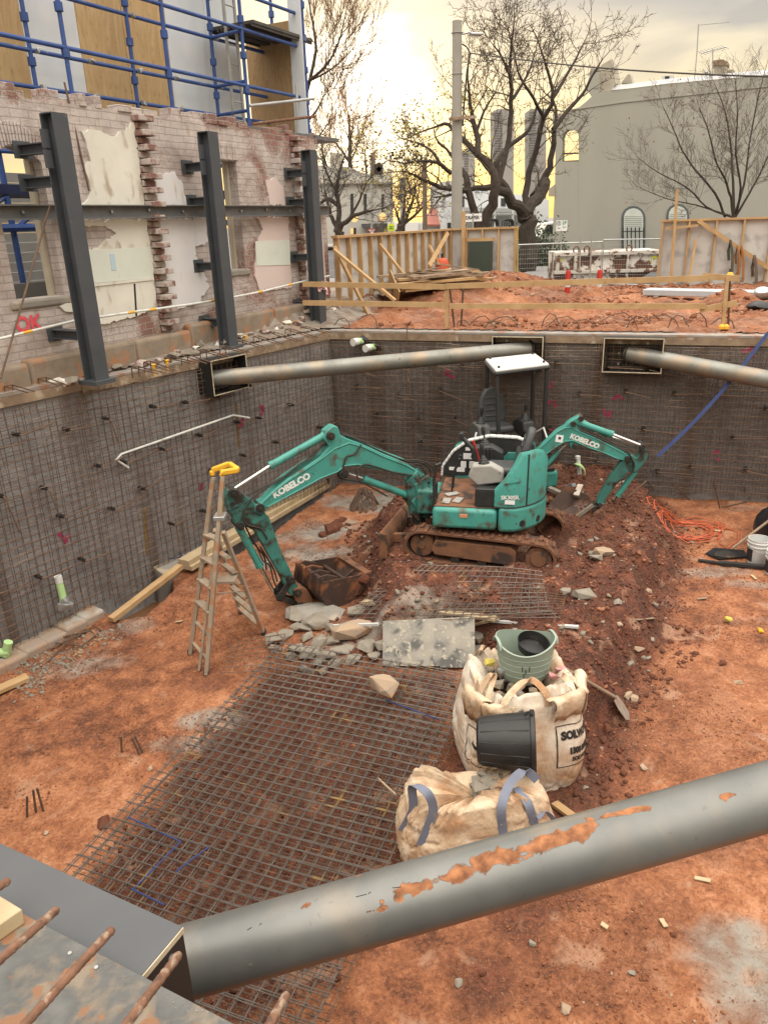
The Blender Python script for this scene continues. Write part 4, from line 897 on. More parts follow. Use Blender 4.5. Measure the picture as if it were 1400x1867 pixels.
# ---- guard rail along the far wall
g0=U(815,597,.03);g1=U(1319,598,.03);gd=(g1-g0).normalized();azg=math.atan2(gd.x,gd.y)
ug=lambda px,py,off=0.:UA(px,py,g0+Vector((gd.y,-gd.x,0))*off,azg)
gr=thing('guard_rail','raw timber guard rail of two boards along the far pit edge','guard rail',g0)
mb=MB();mb.beam(ug(815,600),ug(814,520),.09,.05,up=gd);mb.build('post',timber,gr)
mb=MB();mb.beam(ug(1316,602,.02),ug(1325,505,.02),.09,.05,up=gd);mb.build('post',timber,gr)
for (a,b,off) in (((552,518),(812,523),.05),((812,522),(1290,507),.06),((1280,503),(1346,508),.03),((552,552),(812,556),.05),((820,558),(1285,558),.06),((1275,565),(1343,552),.03)):
    mb=MB();mb.beam(ug(a[0],a[1],off),ug(b[0],b[1],off),.03,.085,up=Z);mb.build('rail',timber,gr)
for (a,b,lb) in (((820,528),(829,592),'left'),((844,528),(840,592),'right')):
    mb=MB();mb.bar(ug(a[0],a[1],-.1),ug(b[0],b[1],-.1)-Z*.1,.018,6);tag(mb.build('star_picket',rebar),'%s one of two rusty star pickets driven beside the guard rail post'%lb,'picket')
a=ug(1330,503,-.1);b=ug(1328,590,-.1);q=thing('capped_bar','black upright bar with a yellow safety cap beside the right guard rail post','rebar cap',b)
mb=MB();mb.bar(a,b-Z*.1,.017,8);mb.build('bar',rebar,q);mb=MB();mb.lathe([(0,-.02),(.05,-.02),(.055,.01),(.03,.05),(0,.055)],a,12);mb.build('cap',yellowp,q)
for px,lb in ((1315,'left'),(1323,'right')):
    p=UG(px,596,.06);mb=MB();mb.lathe([(0,-.03),(.045,-.03),(.045,.01),(.02,.04),(0,.04)],p,10);tag(mb.build('rebar_cap',yellowp),'%s of two yellow caps at the foot of the right guard rail post'%lb,'rebar cap')
# rusty bars curling out of the ground behind the far capping
rg=random.Random(31)
for i,px in enumerate((640,690,830,880,900,945,985,1060,1085,1140,1165,1215,1240,1290,1340)):
    p=UG(px,598+rg.uniform(-2,4));mb=MB();w=rg.uniform(.25,.6);h=rg.uniform(.08,.26);s=rg.choice([-1,1])
    mb.tube([p-Z*.05,p+Z*h*.6+df*s*w*.15,p+Z*h+df*s*w*.4,p+Z*h*.9+df*s*w*.7+inF*.05,p+Z*h*rg.uniform(.1,.6)+df*s*w+inF*.1],.009,6)
    tag(mb.build('bent_rebar',rebar),'rusty reinforcing bar curling out of the dirt behind the far capping','rebar','bent bars along the far pit edge')
# ---- timber stack on the heap
st=thing('timber_stack','stack of weathered salvaged planks on the dirt heap by the hoarding','timber stack',UG(800,520));rg=random.Random(41)
_c=UD(790,522,16.2);c0=Vector((_c.x,16.2,gzat(_c.x,16.2)));ax=dirv(R(68));ay=Vector((-ax.y,ax.x,0))
k=0
for lay in range(5):
    for i in range(6):
        if lay>2 and rg.random()<.35: continue
        a=ax.lerp(ay,rg.uniform(-.12,.12)+(.25 if lay>3 else 0)).normalized();c=c0+ay*(i-2.5)*.17+ax*rg.uniform(-.25,.35)+Z*(.03+lay*.062);L=rg.uniform(1.3,2.2)
        mb=MB();mb.beam(c-a*L/2,c+a*L/2+Z*rg.uniform(-.03,.06),.14,.05);mb.build('plank',rg.choice([timberold,timberold,timber]),st);k+=1
for (a,b) in (((735,500),(800,488)),((760,492),(850,500)),((790,480),(872,492)),((850,520),(905,505)),((745,497),(810,503)),((830,515),(885,498))):
    mb=MB();mb.beam(UA(a[0],a[1],c0-ay*rg.uniform(-.2,.4),R(80)),UA(b[0],b[1],c0-ay*rg.uniform(-.2,.4),R(80)),.16,.025);mb.build('plank',timberold,st)
p=UG(730,540);mb=MB();mb.beam(UA(710,505,p,R(85)),UA(727,545,p-Vector((0,.3,0)),R(85)),.5,.02,up=dirv(R(85)));tag(mb.build('plywood_offcut',ply),'pale plywood offcut leaning on the dirt heap left of the timber stack','plywood')
q=UA(806,492,hA+nAB*.5,math.atan2(dAB.x,dAB.y));ob=thing('gas_tin','orange red tank standing against the hoarding behind the timber stack','tank',q)
mb=MB();mb.lathe([(0,-.28),(.15,-.28),(.165,-.25),(.165,.16),(.12,.24),(.05,.27),(0,.27)],q,20);mb.build('body',pm('orange_red_paint',(.50,.09,.035),(.42,.07,.03),6,.6,bump=.05),ob)
mb=MB();mb.bar(q+Z*.27,q+Z*.36,.03,8);mb.bar(q+Z*.36-dAB*.08,q+Z*.36+dAB*.08,.015,8);mb.build('valve',blackpl,ob);mb=MB();mb.beam(q+nAB*.166-Z*.1+Vector((.03,-.02,0)),q+nAB*.166+Z*.05+Vector((.03,-.02,0)),.004,.09,up=dAB);mb.build('label_plate',signw,ob)
# ---- wrapped steel sections at the right
w0=U(1172,540,.10);w1=U(1400,546,.10);wd=(w1-w0).normalized();w1=w0+wd*4
ws=thing('wrapped_steel_sections','bundle of long silver wrapped steel sections lying on the dirt at the right','steel bundle',w0)
for i in range(3):
    mb=MB();o=Vector((-wd.y,wd.x,0))*(.16*i);mb.beam(w0+o+Z*.08,w1+o+Z*.08,.14,.12);mb.build('section',silverwrap,ws,bevel=.012)
mb=MB()
for f in (.3,1.2,2.1): mb.beam(w0+wd*f-Z*.0+Vector((-wd.y,wd.x,0))*-.2,w0+wd*f+Vector((-wd.y,wd.x,0))*.6,.08,.04)
each(mb,'bearer',timberold,ws)
p=UG(1392,548);mb=MB();mb.rock(p+Z*.14,(.45,.5,.3),77,26);tag(mb.build('plastic_wrap',silverwrap,sub=1),'crumpled clear plastic wrap at the end of the silver steel sections','plastic')
p=UG(1385,566);mb=MB();mb.rock(p+Z*.06,(.6,.4,.22),78,22);tag(mb.build('black_bundle',blacksheet,sub=1),'black wrapped bundle on the dirt at the right edge','bundle')
# ================================================================ STREET
def post(p,h,r,mb): mb.bar(p,Vector((p[0],p[1],p[2]+h)),r,8)
# temporary mesh fence
def tempfence(lb,a,b,h=1.35):
    a=Vector(a);b=Vector(b);t=thing('mesh_fence_panel',lb,'fence panel',a);d=b-a
    mb=MB();mb.tube([a+Z*.05,a+Z*h,b+Z*h,b+Z*.05],.02,8,closed=True);mb.build('frame',galv,t)
    mb=MB();n=int(d.length/.06)
    for i in range(1,n): p=a+d*i/n;mb.bar(p+Z*.05,p+Z*h,.0022,3)
    for j in range(1,9): mb.bar(a+Z*(.05+(h-.05)*j/9),b+Z*(.05+(h-.05)*j/9),.0022,3)
    mb.build('mesh_infill',galv,t)
    for p in(a+d*.03,b-d*.03):
        mb=MB();mb.box(p+Z*-.0,(.55,.2,.10));mb.build('foot_block',concrete,t,bevel=.01)
fa=UD(945,440,20.6);fb=UD(1098,437,20.8);fc=UD(1204,431,20.0)
for v in (fa,fb,fc): v.z=-.05
tempfence('galvanised mesh fence panel between the short hoarding and the skip',fa,fb,1.1);tempfence('galvanised mesh fence panel in front of the skip',fb+Vector((.04,0,0)),fc,1.15)
for a,b,lb in ((1058,1055,'left'),(1078,1074,'right')):
    p=UD(b,535,18.2);q=UD(a,432,18.2);mb=MB();mb.bar(p-Z*.1,q,.017,6);tag(mb.build('steel_stake',galv),'%s of two tall steel stakes in front of the skip'%lb,'stake')
mb=MB();mb.beam(UD(943,412,20.1),UD(943,512,20.1),.035,.03);tag(mb.build('timber_post',pm('ochre_post',(.45,.33,.08),(.35,.25,.08),5,.8)),'ochre edged post at the end of the short hoarding','post')
# bollards: red with white band
for px,yt,yb,lb in ((1034,493,545,'left'),(1091,492,546,'right')):
    b=UD(px-1,yb,17.6);tp=UD(px,yt,17.6);h=tp.z-b.z;t=thing('bollard','%s of the two red and white bollards in front of the skip'%lb,'bollard',b)
    mb=MB();mb.lathe([(.06,0),(.06,h-.05),(.045,h),(0,h)],b,14,Z,(1,0));mb.build('tube',redp,t);mb=MB();mb.lathe([(.063,h*.42),(.063,h*.62)],b,14);mb.build('white_band',whitep,t)
# skip bin
sk=lambda px,py:UD(px,py,21.8)
skb=thing('skip_bin','chipped white rusty skip bin parked on the street','skip',sk(1100,515))
bl=sk(1010,513);bl.z=-.08;L=sk(1195,470).x-sk(1010,470).x;h=sk(1100,458).z-bl.z;wy=1.4
def skx(x,z,y=0.): return Vector((bl.x+x,bl.y+y-.10*x,bl.z+z))
prof=[(.02,0),(L*.76,0),(L*.94,h*.38),(L,h*.42),(L,h),(0,h),(0,h*.38)]
mb=MB();mb.prism([skx(a,b) for a,b in prof],(.1,wy,0));mb.build('body',skipm,skb,smooth=0)
mb=MB();y=-.05
for z in (h-.05,h*.40): mb.box2(skx(-.03,z-.05,y),skx(-.03,z-.05,y)) if 0 else mb.beam(skx(-.03,z,y),skx(L+.03,z,y),.10,.09)
for f in (.02,.19,.69,.985): mb.beam(skx(L*f,h*.40+.045,y),skx(L*f,h-.095,y),.10,.08,up=Vector((1,0,0)))
for f in (.19,.42,.69): mb.beam(skx(L*f,.01,y+.02),skx(L*f,h*.40-.05,y+.02),.06,.07,up=Vector((1,0,0)))
mb.build('rib',pm('chipped_white_rib',(.55,.53,.48),(.47,.43,.38),5,.7,bump=.1,c3=(.12,.05,.03),th=.56,w=.02,sc3=6),skb,bevel=.008)
for f in (.19,.69,.29): mb=MB();c=skx(L*f,h+.06,y-.02);mb.tube([c+Vector((math.cos(a)*.075,0,math.sin(a)*.09)) for a in [i*math.pi/5 for i in range(10)]],.022,8,True);mb.build('lifting_lug',mudmetal,skb)
for x0,x1,s in ((L*.015,L*.07,1),(L*.92,L*.975,-1)):
    mb=MB();mb.beam(skx(x0,h*.62,y+.043) ,skx(x0,h*.82,y+.043),.012,.06,up=Vector((0,1,0)));mb.box2(skx(x0,h*.76,y+.037),skx(x1,h*.82,y+.047)) ;mb.build('reflector',signy,skb)
# ---- concrete power pole with lamp, wires
pp=UD(833,415,23.);pole=thing('power_pole','tall grey concrete power pole behind the hoarding with a street lamp','power pole',(pp.x,pp.y,-.1))
pt=UD(833,38,23.);mb=MB();mb.tube([(pp.x,pp.y,-.1),(pt.x,pt.y,pt.z)],[.165,.125],20);mb.build('shaft',concpole,pole)
mb=MB()
for y in (60,213,220,135): c=UD(833,y,23.);mb.bar(c-Z*.01,c+Z*.01,.15,16)
each(mb,'band',galv,pole)
c=UD(842,62,23.);e=UD(868,61,23.);lp=MB();lp.tube([c,c.lerp(e,.5)+Z*.03,e],.025,8);la=lp.build('lamp_arm',galv,pole);mb=MB();mb.rock(e+Z*-.02,(.42,.2,.11),9,30);mb.build('lamp_head',pm('lamp_grey',(.5,.5,.5),(.4,.4,.4),5,.4,bump=0),pole,sub=1)
mb=MB();mb.beam(UD(818,217,22.8),UD(868,213,22.8),.07,.07);mb.build('crossarm',timberold,pole)
k=UD(857,97,22.9);mb=MB();mb.tube([UD(842,80,23),UD(850,85,23),k],.02,6);mb.tube([k,UD(851,130,22.9),UD(846,190,22.9),UD(843,230,23)],.025,6);mb.build('service_lead',hose,pole)
far=UD(1400,119,13.5);e=far+(far-k)*.5;mb=MB();pts=[k.lerp(e,i/16)-Z*.18*math.sin(math.pi*i/16) for i in range(17)];mb.tube(pts,.016,6);tag(mb.build('overhead_cable',hose),'thick black overhead cable running from the power pole to the right','cable')
# ---- street signs
def signpost(lb,px,yb,ytop,D,r=.025):
    b=UD(px,yb,D);tp=UD(px,ytop,D);t=thing('street_sign',lb,'sign',(b.x,b.y,-.1));mb=MB();mb.bar((b.x,b.y,-.1),(tp.x,tp.y,tp.z),r,8);mb.build('post',galv,t);return t,D
t,D=signpost('blue edged street name sign reading DRAPER beside the power pole',862,430,388,22.4)
a=UD(836,392,D);b=UD(887,390,D-.05);mb=MB();mb.beam(UD(843,398,D),UD(878,396,D),.02,.20);mb.build('name_plate',signw,t);c=UD(861,397,D-.02)
mb=MB();put_text(mb,'DRAPER',c+Vector((.0,-.0,0)),(1,0,.02),(0,0,1),.125,.003,.82);put_text(mb,'ST',c+Vector((.235,0,.02)),(1,0,.02),(0,0,1),.055,.0);mb.build('lettering',signink,t)
t,D=signpost('white parking sign reading 2P on a thin post by the painted house',1023,470,402,25.)
for (x0,x1) in ((1014,1023.4),(1024.2,1033)): a=UD(x0,402,D-.03);b=UD(x1,421,D-.03);mb=MB();mb.box2((a.x,a.y-.008,b.z),(b.x,a.y,a.z));mb.build('plate',signw,t)
mb=MB();put_text(mb,'2P',UD(1028.6,406.5,D-.045),(1,0,0),(0,0,1),.13,.003);put_text(mb,'8-5',UD(1028.6,414,D-.045),(1,0,0),(0,0,1),.08,.001);mb.build('lettering',greeninkm,t)
mb=MB();mb.lathe([(.05,0),(.065,0)],UD(1018.5,407,D-.045),16,(0,1,0));put_text(mb,'S',UD(1018.5,407,D-.046),(1,0,0),(0,0,1),.08,.002);put_text(mb,'8-6',UD(1018.5,416,D-.045),(1,0,0),(0,0,1),.06,.001);mb.build('symbol',signink,t)
t,D=signpost('round lime yellow crossing sign on a white plate beyond the left hoarding',713,440,400,27.)
a=UD(706,405,D);b=UD(720,426,D);mb=MB();mb.box2((a.x,a.y-.01,b.z),(b.x,a.y,a.z));mb.build('plate',signw,t);mb=MB();mb.disc(UD(713,415,D-.03),(0,1,0),.125,.008,24);mb.build('round_face',signy,t)
mb=MB();
for z in (.03,-.03): mb.box(UD(713,415,D-.045)+Z*z,(.13,.004,.028))
mb.build('symbol',greeninkm,t)
t,D=signpost('red bordered give way sign on its grey post beyond the left hoarding',677,440,300,29.,.05)
c=UD(678,424,D-.06);mb=MB();mb.prism([c+Vector((-.17,0,.13)),c+Vector((.17,0,.13)),c+Vector((0,0,-.17))],(0,.01,0));mb.build('border',redp,t);mb=MB();c2=c+Vector((0,-.004,.012));mb.prism([c2+Vector((-.11,0,.085)),c2+Vector((.11,0,.085)),c2+Vector((0,0,-.10))],(0,.003,0));mb.build('face',signw,t)
mb=MB();put_text(mb,'GIVE',c+Vector((0,-.008,.075)),(1,0,0),(0,0,1),.06,.0);put_text(mb,'WAY',c+Vector((0,-.008,.02)),(1,0,0),(0,0,1),.06,.0);mb.build('lettering',signink,t)
mb=MB();b=UD(774,430,34.);tp=UD(774,292,34.);mb.tube([(b.x,b.y,-.1),tuple(tp)],[.11,.09],10);tag(mb.build('timber_pole',pm('brown_pole',(.16,.12,.09),(.12,.09,.07),5,.9)),'bare brown pole beyond the hoarding left of the concrete pole','pole')
t=thing('cross_pole','small distant pole with a crossarm above the corner shop','pole',UD(681,430,75));mb=MB();a=UD(681,430,75.);b=UD(680,278,75.);mb.tube([a,b],.22,8);mb.build('shaft',timberold,t);mb=MB();mb.beam(UD(672,285,75),UD(689,285,75),.2,.2);mb.build('crossarm',timberold,t)
# ---- parked white ute
c=UD(985,452,34.);t=thing('parked_car','white parked car half hidden behind the elm trunk','car',(c.x,c.y,-.08));
mb=MB();X0=UD(972,400,34).x;X1=X0+1.9;y=c.y
pr=[(0,.45),(0,.95),(.25,1.05),(.55,1.55),(1.5,1.6),(1.75,1.1),(1.9,1.0),(1.9,.4)]
mb.prism([Vector((X0+a,y,b-.1)) for a,b in pr],(.4,4.2,0));mb.build('body',whitep,t,bevel=.06)
for i,x in enumerate((X0+.15,X0+1.75)): mb=MB();mb.disc((x,y+.6,.25),(1,0,0),.33,.2,20);mb.build('wheel',blackpl,t)
mb=MB();mb.prism([Vector((X0+a,y-.004,b-.1)) for a,b in ((.38,1.12),(.58,1.48),(1.45,1.52),(1.62,1.12))],(0,.003,0));mb.build('windscreen',glassd,t)
for x in (.2,1.6): mb=MB();mb.box((X0+x,y-.01,.78),(.25,.03,.13));mb.build('headlight',glassd,t,bevel=.01)
# ================================================================ BUILDINGS
AZB=R(117);Bp=UD(1005,470,33.)
zb=lambda x,y:(960+x/3.182,60+y/3.182)
ub=lambda x,y,off=0.:UA(*zb(x,y),Bp+Vector((-math.sin(AZB-math.pi/2),-math.cos(AZB-math.pi/2),0))*off,AZB)   # off>0 toward the camera
back=Vector((math.sin(AZB-math.pi/2),math.cos(AZB-math.pi/2),0))
hs_=thing('painted_house','two storey house with a plain grey green rendered side wall','house',(Bp.x,Bp.y,-.1))
def pr_(pts,vec,mat,nm,par=hs_,off=0.,bev=0): mb=MB();mb.prism([ub(x,y,off) for x,y in pts],vec);return mb.build(nm,mat,par,smooth=0,bevel=bev)
T=back*.35
def arch(x0,x1,yt,n=8):
    cx=(x0+x1)/2;r=(x1-x0)/2;return [(cx-r*math.cos(math.pi*i/n),yt+r*1.0-r*1.0*math.sin(math.pi*i/n)) for i in range(n+1)]
A1=arch(210,301,560);
pr_([(138,1400),(162,905),(165,745),(165,480),(195,475),(208,470),(205,745),(300,745),(300,1400)],T,render,'wing_wall')
pr_([(208,470)]+A1+[(301,432)],T,render,'wing_wall_head')
pr_([(301,432),(340,402),(375,370),(350,332),(352,290),(372,205),(415,210),(418,335),(490,335),(820,294),(1460,238),(1460,1400),(300,1400)],back*9,render,'wall')
pr_([(148,468),(190,468),(190,527),(152,530)],back*.5,ytrim,'corner_block',off=.06)
pr_([(128,905),(160,880),(162,945),(125,948)],back*.5,ytrim,'corner_block',off=.06)
pr_([(415,205),(440,180),(487,155),(515,290),(490,337),(416,337)],back*1.2,ytrim,'pediment',off=-.25)
pr_([(545,292),(585,240),(598,240),(612,290)],back*.6,ytrim,'pediment',off=-.8)
mb=MB();n=90
for i in range(n):
    f=i/n;RL=lambda f:Vector(ub(490,333,.03)).lerp(Vector(ub(820,292,.03)),f/.30) if f<.30 else Vector(ub(820,292,.03)).lerp(Vector(ub(1460,236,.03)),(f-.30)/.70);a=RL(f);b=RL((i+.55)/n)
    up=Z*.22;mb.add([a,b,b+up+back*.5,a+up+back*.5],[(0,1,2,3)])
for (qa,qb) in (((490,333),(820,292)),((820,292),(1460,236))): a=Vector(ub(*qa));b=Vector(ub(*qb));mb.add([a,b,b+Z*.2+back*.5,a+Z*.2+back*.5],[(0,1,2,3)])
mb.build('roof',roofiron,hs_,smooth=0)
pr_([(780,250),(848,246),(846,300),(782,302)],back*.4,whitep,'air_conditioner',off=-1.5);pr_([(800,252),(826,251),(826,272),(800,273)],back*.02,darkhole,'fan_grille',off=-1.45)
ch=pr_([(1080,185),(1160,183),(1150,250),(1088,250)],back*.7,ytrim,'chimney',off=-1.5);pr_([(1072,162),(1110,154),(1140,154),(1168,170),(1165,184),(1072,190)],back*.8,timberold,'chimney_cap',off=-1.45);pr_([(1150,215),(1200,212),(1210,245),(1150,248)],back*.5,ytrim,'chimney',off=-1.8)
mb=MB();mb.bar(ub(1040,260,-.9),ub(1040,225,-.9),.06,8);mb.bar(ub(1036,232,-.9),ub(1050,228,-.9),.1,8);mb.build('vent_pipe',galv,hs_)
mb=MB();mb.tube([ub(970,285,-.3),ub(985,120,-.3),ub(995,-50,-.3)],.02,6);mb.beam(ub(995,-45,-.3),ub(1175,-62,-.3),.02,.02);mb.build('mast',galv,hs_)
mb=MB();mb.bar(ub(1077,240,-1),ub(1077,92,-1),.02,6);mb.bar(ub(1010,118,-1),ub(1160,80,-1),.02,6)
for i in range(8): c=ub(1015+i*19,117-i*4.8,-1);mb.bar(c-back*.4-Vector((.12,0,0)),c+back*.4+Vector((.12,0,0)),.008,4)
mb.build('tv_antenna',galv,hs_)
pr_([(190,452),(560,398),(1460,300),(1460,306),(560,404),(190,458)],back*.03,render,'string_course',off=.03)
pr_([(205,742),(300,738),(300,752),(205,755)],back*.2,darkhole,'sill',off=-.1)
mb=MB();mb.beam(ub(212,700,-.1),ub(300,698,-.1),.05,.05);mb.build('balcony_rail',signink,hs_)
grillm=pm('blue_grey_trim',(.10,.115,.125),(.08,.09,.10),4,.7,bump=0);shut=pm('pale_shutter',(.55,.60,.56),(.48,.52,.49),4,.6,bump=0)
for x0,x1,yt,yb_ in ((548,686,1003,1290),(808,940,990,1290)):
    w=pr_(arch(x0,x1,yt)+[(x1,yb_),(x0,yb_)],back*.05,grillm,'window',off=.035)
    pr_(arch(x0+14,x1-12,yt+14)+[(x1-12,yb_),(x0+14,yb_)],back*.03,shut,'shutter',par=w,off=.05)
    for i in range(14): yy=yt+62+i*11;pr_([(x0+20,yy),(x1-20,yy),(x1-20,yy+2),(x0+20,yy+2)],back*.005,grillm,'slat_line',par=w,off=.056) if i%1==0 and yy<yb_-130 else None
    mb=MB()
    for i in range(6): xx=x0+10+(x1-x0-20)*i/5;mb.bar(ub(xx,yb_,.18),ub(xx,yt+125,.18),.022,6)
    for yy in (yt+150,yb_-15): mb.beam(ub(x0,yy,.18),ub(x1,yy-2,.18),.03,.03)
    mb.build('window_guard',signink,w)
# pale corner shop, left
def bld(nm,lb,cat,px0,px1,ytop,D,dep,mat,zb_=-.1,azoff=0.):
    a=UD(px0,ytop,D);b=UD(px1,ytop,D);t=thing(nm,lb,cat,((a.x+b.x)/2,a.y,zb_));return t,a,b
zt_=lambda x,y:(560+x/5.385,240+y/5.385)
D=58.;zu=lambda x,y,d=0.:UD(*zt_(x,y),D+d)
t=thing('corner_shop','pale grey two storey corner shop with an awning at the end of the street','shop',UD(660,430,D))
shopm=pm('shop_render',(.46,.445,.41),(.39,.375,.345),.5,.9,bump=.05)
mb=MB();mb.prism([zu(-200,1100),(zu(-200,420)),zu(120,330),zu(420,350),zu(560,410),zu(780,430),zu(785,365),zu(835,370),zu(835,500),zu(845,760),zu(850,1100)],(0,10,0));mb.build('wall',shopm,t,smooth=0)
mb=MB();mb.prism([zu(-200,490,-.3),zu(-200,505,-.3),zu(870,515,-.3),zu(870,500,-.3)],(0,.4,0));mb.build('cornice',ytrim,t)
for x0,x1,y0,y1 in ((425,455,610,800),(555,585,610,790),(728,755,615,790),(290,320,610,800)):
    mb=MB();mb.prism([zu(x0,y0,-.02),zu(x1,y0,-.02),zu(x1,y1,-.02),zu(x0,y1,-.02)],(0,.015,0));w=mb.build('window',glassd,t);mb=MB();mb.prism([zu(x0-6,y1,-.15),zu(x1+6,y1,-.15),zu(x1+6,y1+10,-.15),zu(x0-6,y1+10,-.15)],(0,.2,0));mb.build('sill',ytrim,w)
mb=MB();mb.prism([zu(530,905,-2),zu(810,900,-2),zu(800,940,-2.1),zu(540,945,-2.1)],(0,2,0));mb.build('awning',formply,t)
lit=bpy.data.materials.new('lit_shop_window');lit.use_nodes=True;lb_=lit.node_tree.nodes['Principled BSDF'];lb_.inputs['Base Color'].default_value=(.9,.6,.25,1);lb_.inputs['Emission Color'].default_value=(1,.62,.25,1);lb_.inputs['Emission Strength'].default_value=.15
for x0,x1 in ((425,455),(755,775),(620,640)):
    mb=MB();mb.prism([zu(x0,950,-.03),zu(x1,950,-.03),zu(x1,1005,-.03),zu(x0,1005,-.03)],(0,.02,0));mb.build('lit_window',lit,t)
mb=MB();mb.prism([zu(455,945,-.03),zu(480,945,-.03),zu(480,1060,-.03),zu(455,1060,-.03)],(0,.02,0));mb.build('door',darkhole,t)
mb=MB();mb.prism([zu(675,330,3),zu(752,325,3),zu(752,425,3),zu(675,430,3)],(0,1,0));ac=mb.build('air_conditioner',whitep,t)
mb=MB()
for y in (348,390): mb.disc(zu(700,y,2.95),(0,1,0),.30,.03,18)
each(mb,'fan_grille',darkhole,ac)
mb=MB();mb.beam(zu(285,340,3),zu(290,215,3),.9,.9);mb.build('chimney',ytrim,t)
for x,y in ((463,850),(740,838)): mb=MB();mb.disc(zu(x,y,-3),(0,1,0),.26,.15,16);o=mb.build('round_sign',lit,t);mb=MB();mb.bar(zu(x,y-30,-3),zu(x,y-30,0),.05,6);mb.build('sign_bracket',signink,o)
# white terrace house behind the elms with red roof wing
D=46.;z3=lambda x,y,d=0.:UD(540+x/3.043,y/3.043,D+d)
t=thing('terrace_house','white terrace house with a lacework verandah behind the elm trunks','house',UD(900,430,D))
whm=pm('white_house_render',(.58,.60,.62),(.5,.52,.54),.8,.8,bump=.05)
mb=MB();mb.prism([z3(825,1400),z3(830,1060),z3(1000,1050),z3(1330,1090),z3(1400,1110),z3(1400,1400)],(0,9,0));mb.build('wall',whm,t,smooth=0)
mb=MB();mb.prism([z3(920,1150,-1.6),z3(1330,1160,-1.6),z3(1330,1180,-1.6),z3(920,1172,-1.6)],(0,1.6,0));mb.build('verandah_roof',roofiron,t)
mb=MB();
for i in range(40): x=925+i*10;mb.tube([z3(x,1180,-1.6),z3(x+5,1196,-1.6),z3(x+10,1180,-1.6)],.03,4)
mb.build('iron_lacework',whitep,t)
for x in (925,1010,1100,1200,1330): mb=MB();mb.bar(z3(x,1160,-1.55),z3(x,1400,-1.55),.07,8);mb.build('verandah_post',whitep,t)
for x0,x1,y0,y1 in ((838,858,1235,1290),(920,932,1090,1150),(1095,1118,1100,1145),(1135,1160,1100,1145),(1170,1185,1100,1145),(1330,1360,1225,1290),(1375,1395,1225,1300)):
    mb=MB();mb.prism([z3(x0,y0,-.03),z3(x1,y0,-.03),z3(x1,y1,-.03),z3(x0,y1,-.03)],(0,.02,0));mb.build('window',glassd,t)
mb=MB()
for cx in (1085,1170):
    for k in range(4): mb.tube([z3(cx-30+k*12,1255,-2.2),z3(cx-25+k*12,1225,-2.2),z3(cx+k*9,1215,-2.2),z3(cx+20+k*5,1230,-2.2),z3(cx+24+k*4,1255,-2.2)],.035,4)
mb.build('gate_scroll',signink,t)
t=thing('red_roof_house','low house with a red tiled roof left of the concrete pole','house',UD(780,430,50))
D=50.;mb=MB();mb.prism([z3(715,1400),z3(715,1240),z3(830,1240),z3(830,1400)],(0,8,0));mb.build('wall',whm,t)
mb=MB();a=[z3(700,1245,-.4),z3(835,1245,-.4),z3(835,1150,3.5),z3(745,1150,3.5)];mb.add(a+[v-Z*.12 for v in a],[(0,1,2,3),(7,6,5,4),(0,4,5,1),(1,5,6,2),(2,6,7,3),(3,7,4,0)]);mb.build('roof',tilered,t)
t=thing('distant_house','narrow grey house with a gabled wall behind the red roof','house',UD(800,430,64));D=64.
mb=MB();mb.prism([z3(788,1250),z3(788,1060),z3(800,1010),z3(870,1000),z3(870,1250)],(0,8,0));mb.build('wall',shopm,t,smooth=0);mb=MB();mb.prism([z3(805,1065,-.02),z3(822,1060,-.02),z3(822,1105,-.02),z3(805,1110,-.02)],(0,.015,0));mb.build('window',glassd,t)
# far towers
for lb,x0,x1,y0,D,wn in (('left of the two tall grey tower blocks seen through the elm branches',1092,1205,605,620.,True),('right of the two tall grey tower blocks seen through the elm branches',1285,1385,603,640.,True),('stepped glass office tower far behind the yellow leaved branch',925,990,830,560.,True),('short far block rising beside the corner shop',575,608,985,330.,False),('pale far slab low in the glow left of the brown pole',745,775,1030,330.,False)):
    a=z3(x0,y0);t=thing('tower_block',lb,'tower',(UD(540+(x0+x1)/6.086,400,D).x,D,-.1));zz=lambda x,y,d=0.:UD(540+x/3.043,y/3.043,D+d)
    mb=MB();w=zz(x1,y0)-zz(x0,y0);mb.prism([zz(x0,1330),zz(x0,y0+12),zz(x0+(x1-x0)*.2,y0),zz(x1,y0),zz(x1,1330)],(0,w.length,0));mb.build('wall',towerm,t,smooth=0)
    if wn:
        mb=MB()
        for j in range(24):
            yy=y0+20+j*14
            if yy>1100: break
            mb.prism([zz(x0+6,yy,-.3),zz(x0+(x1-x0)*.45,yy,-.3),zz(x0+(x1-x0)*.45,yy+6,-.3),zz(x0+6,yy+6,-.3)],(0,.2,0))
        mb.build('window_band',pm('tower_glass%d'%x0,(.13,.13,.14),(.10,.10,.11),5,.4,bump=0),t,smooth=0)
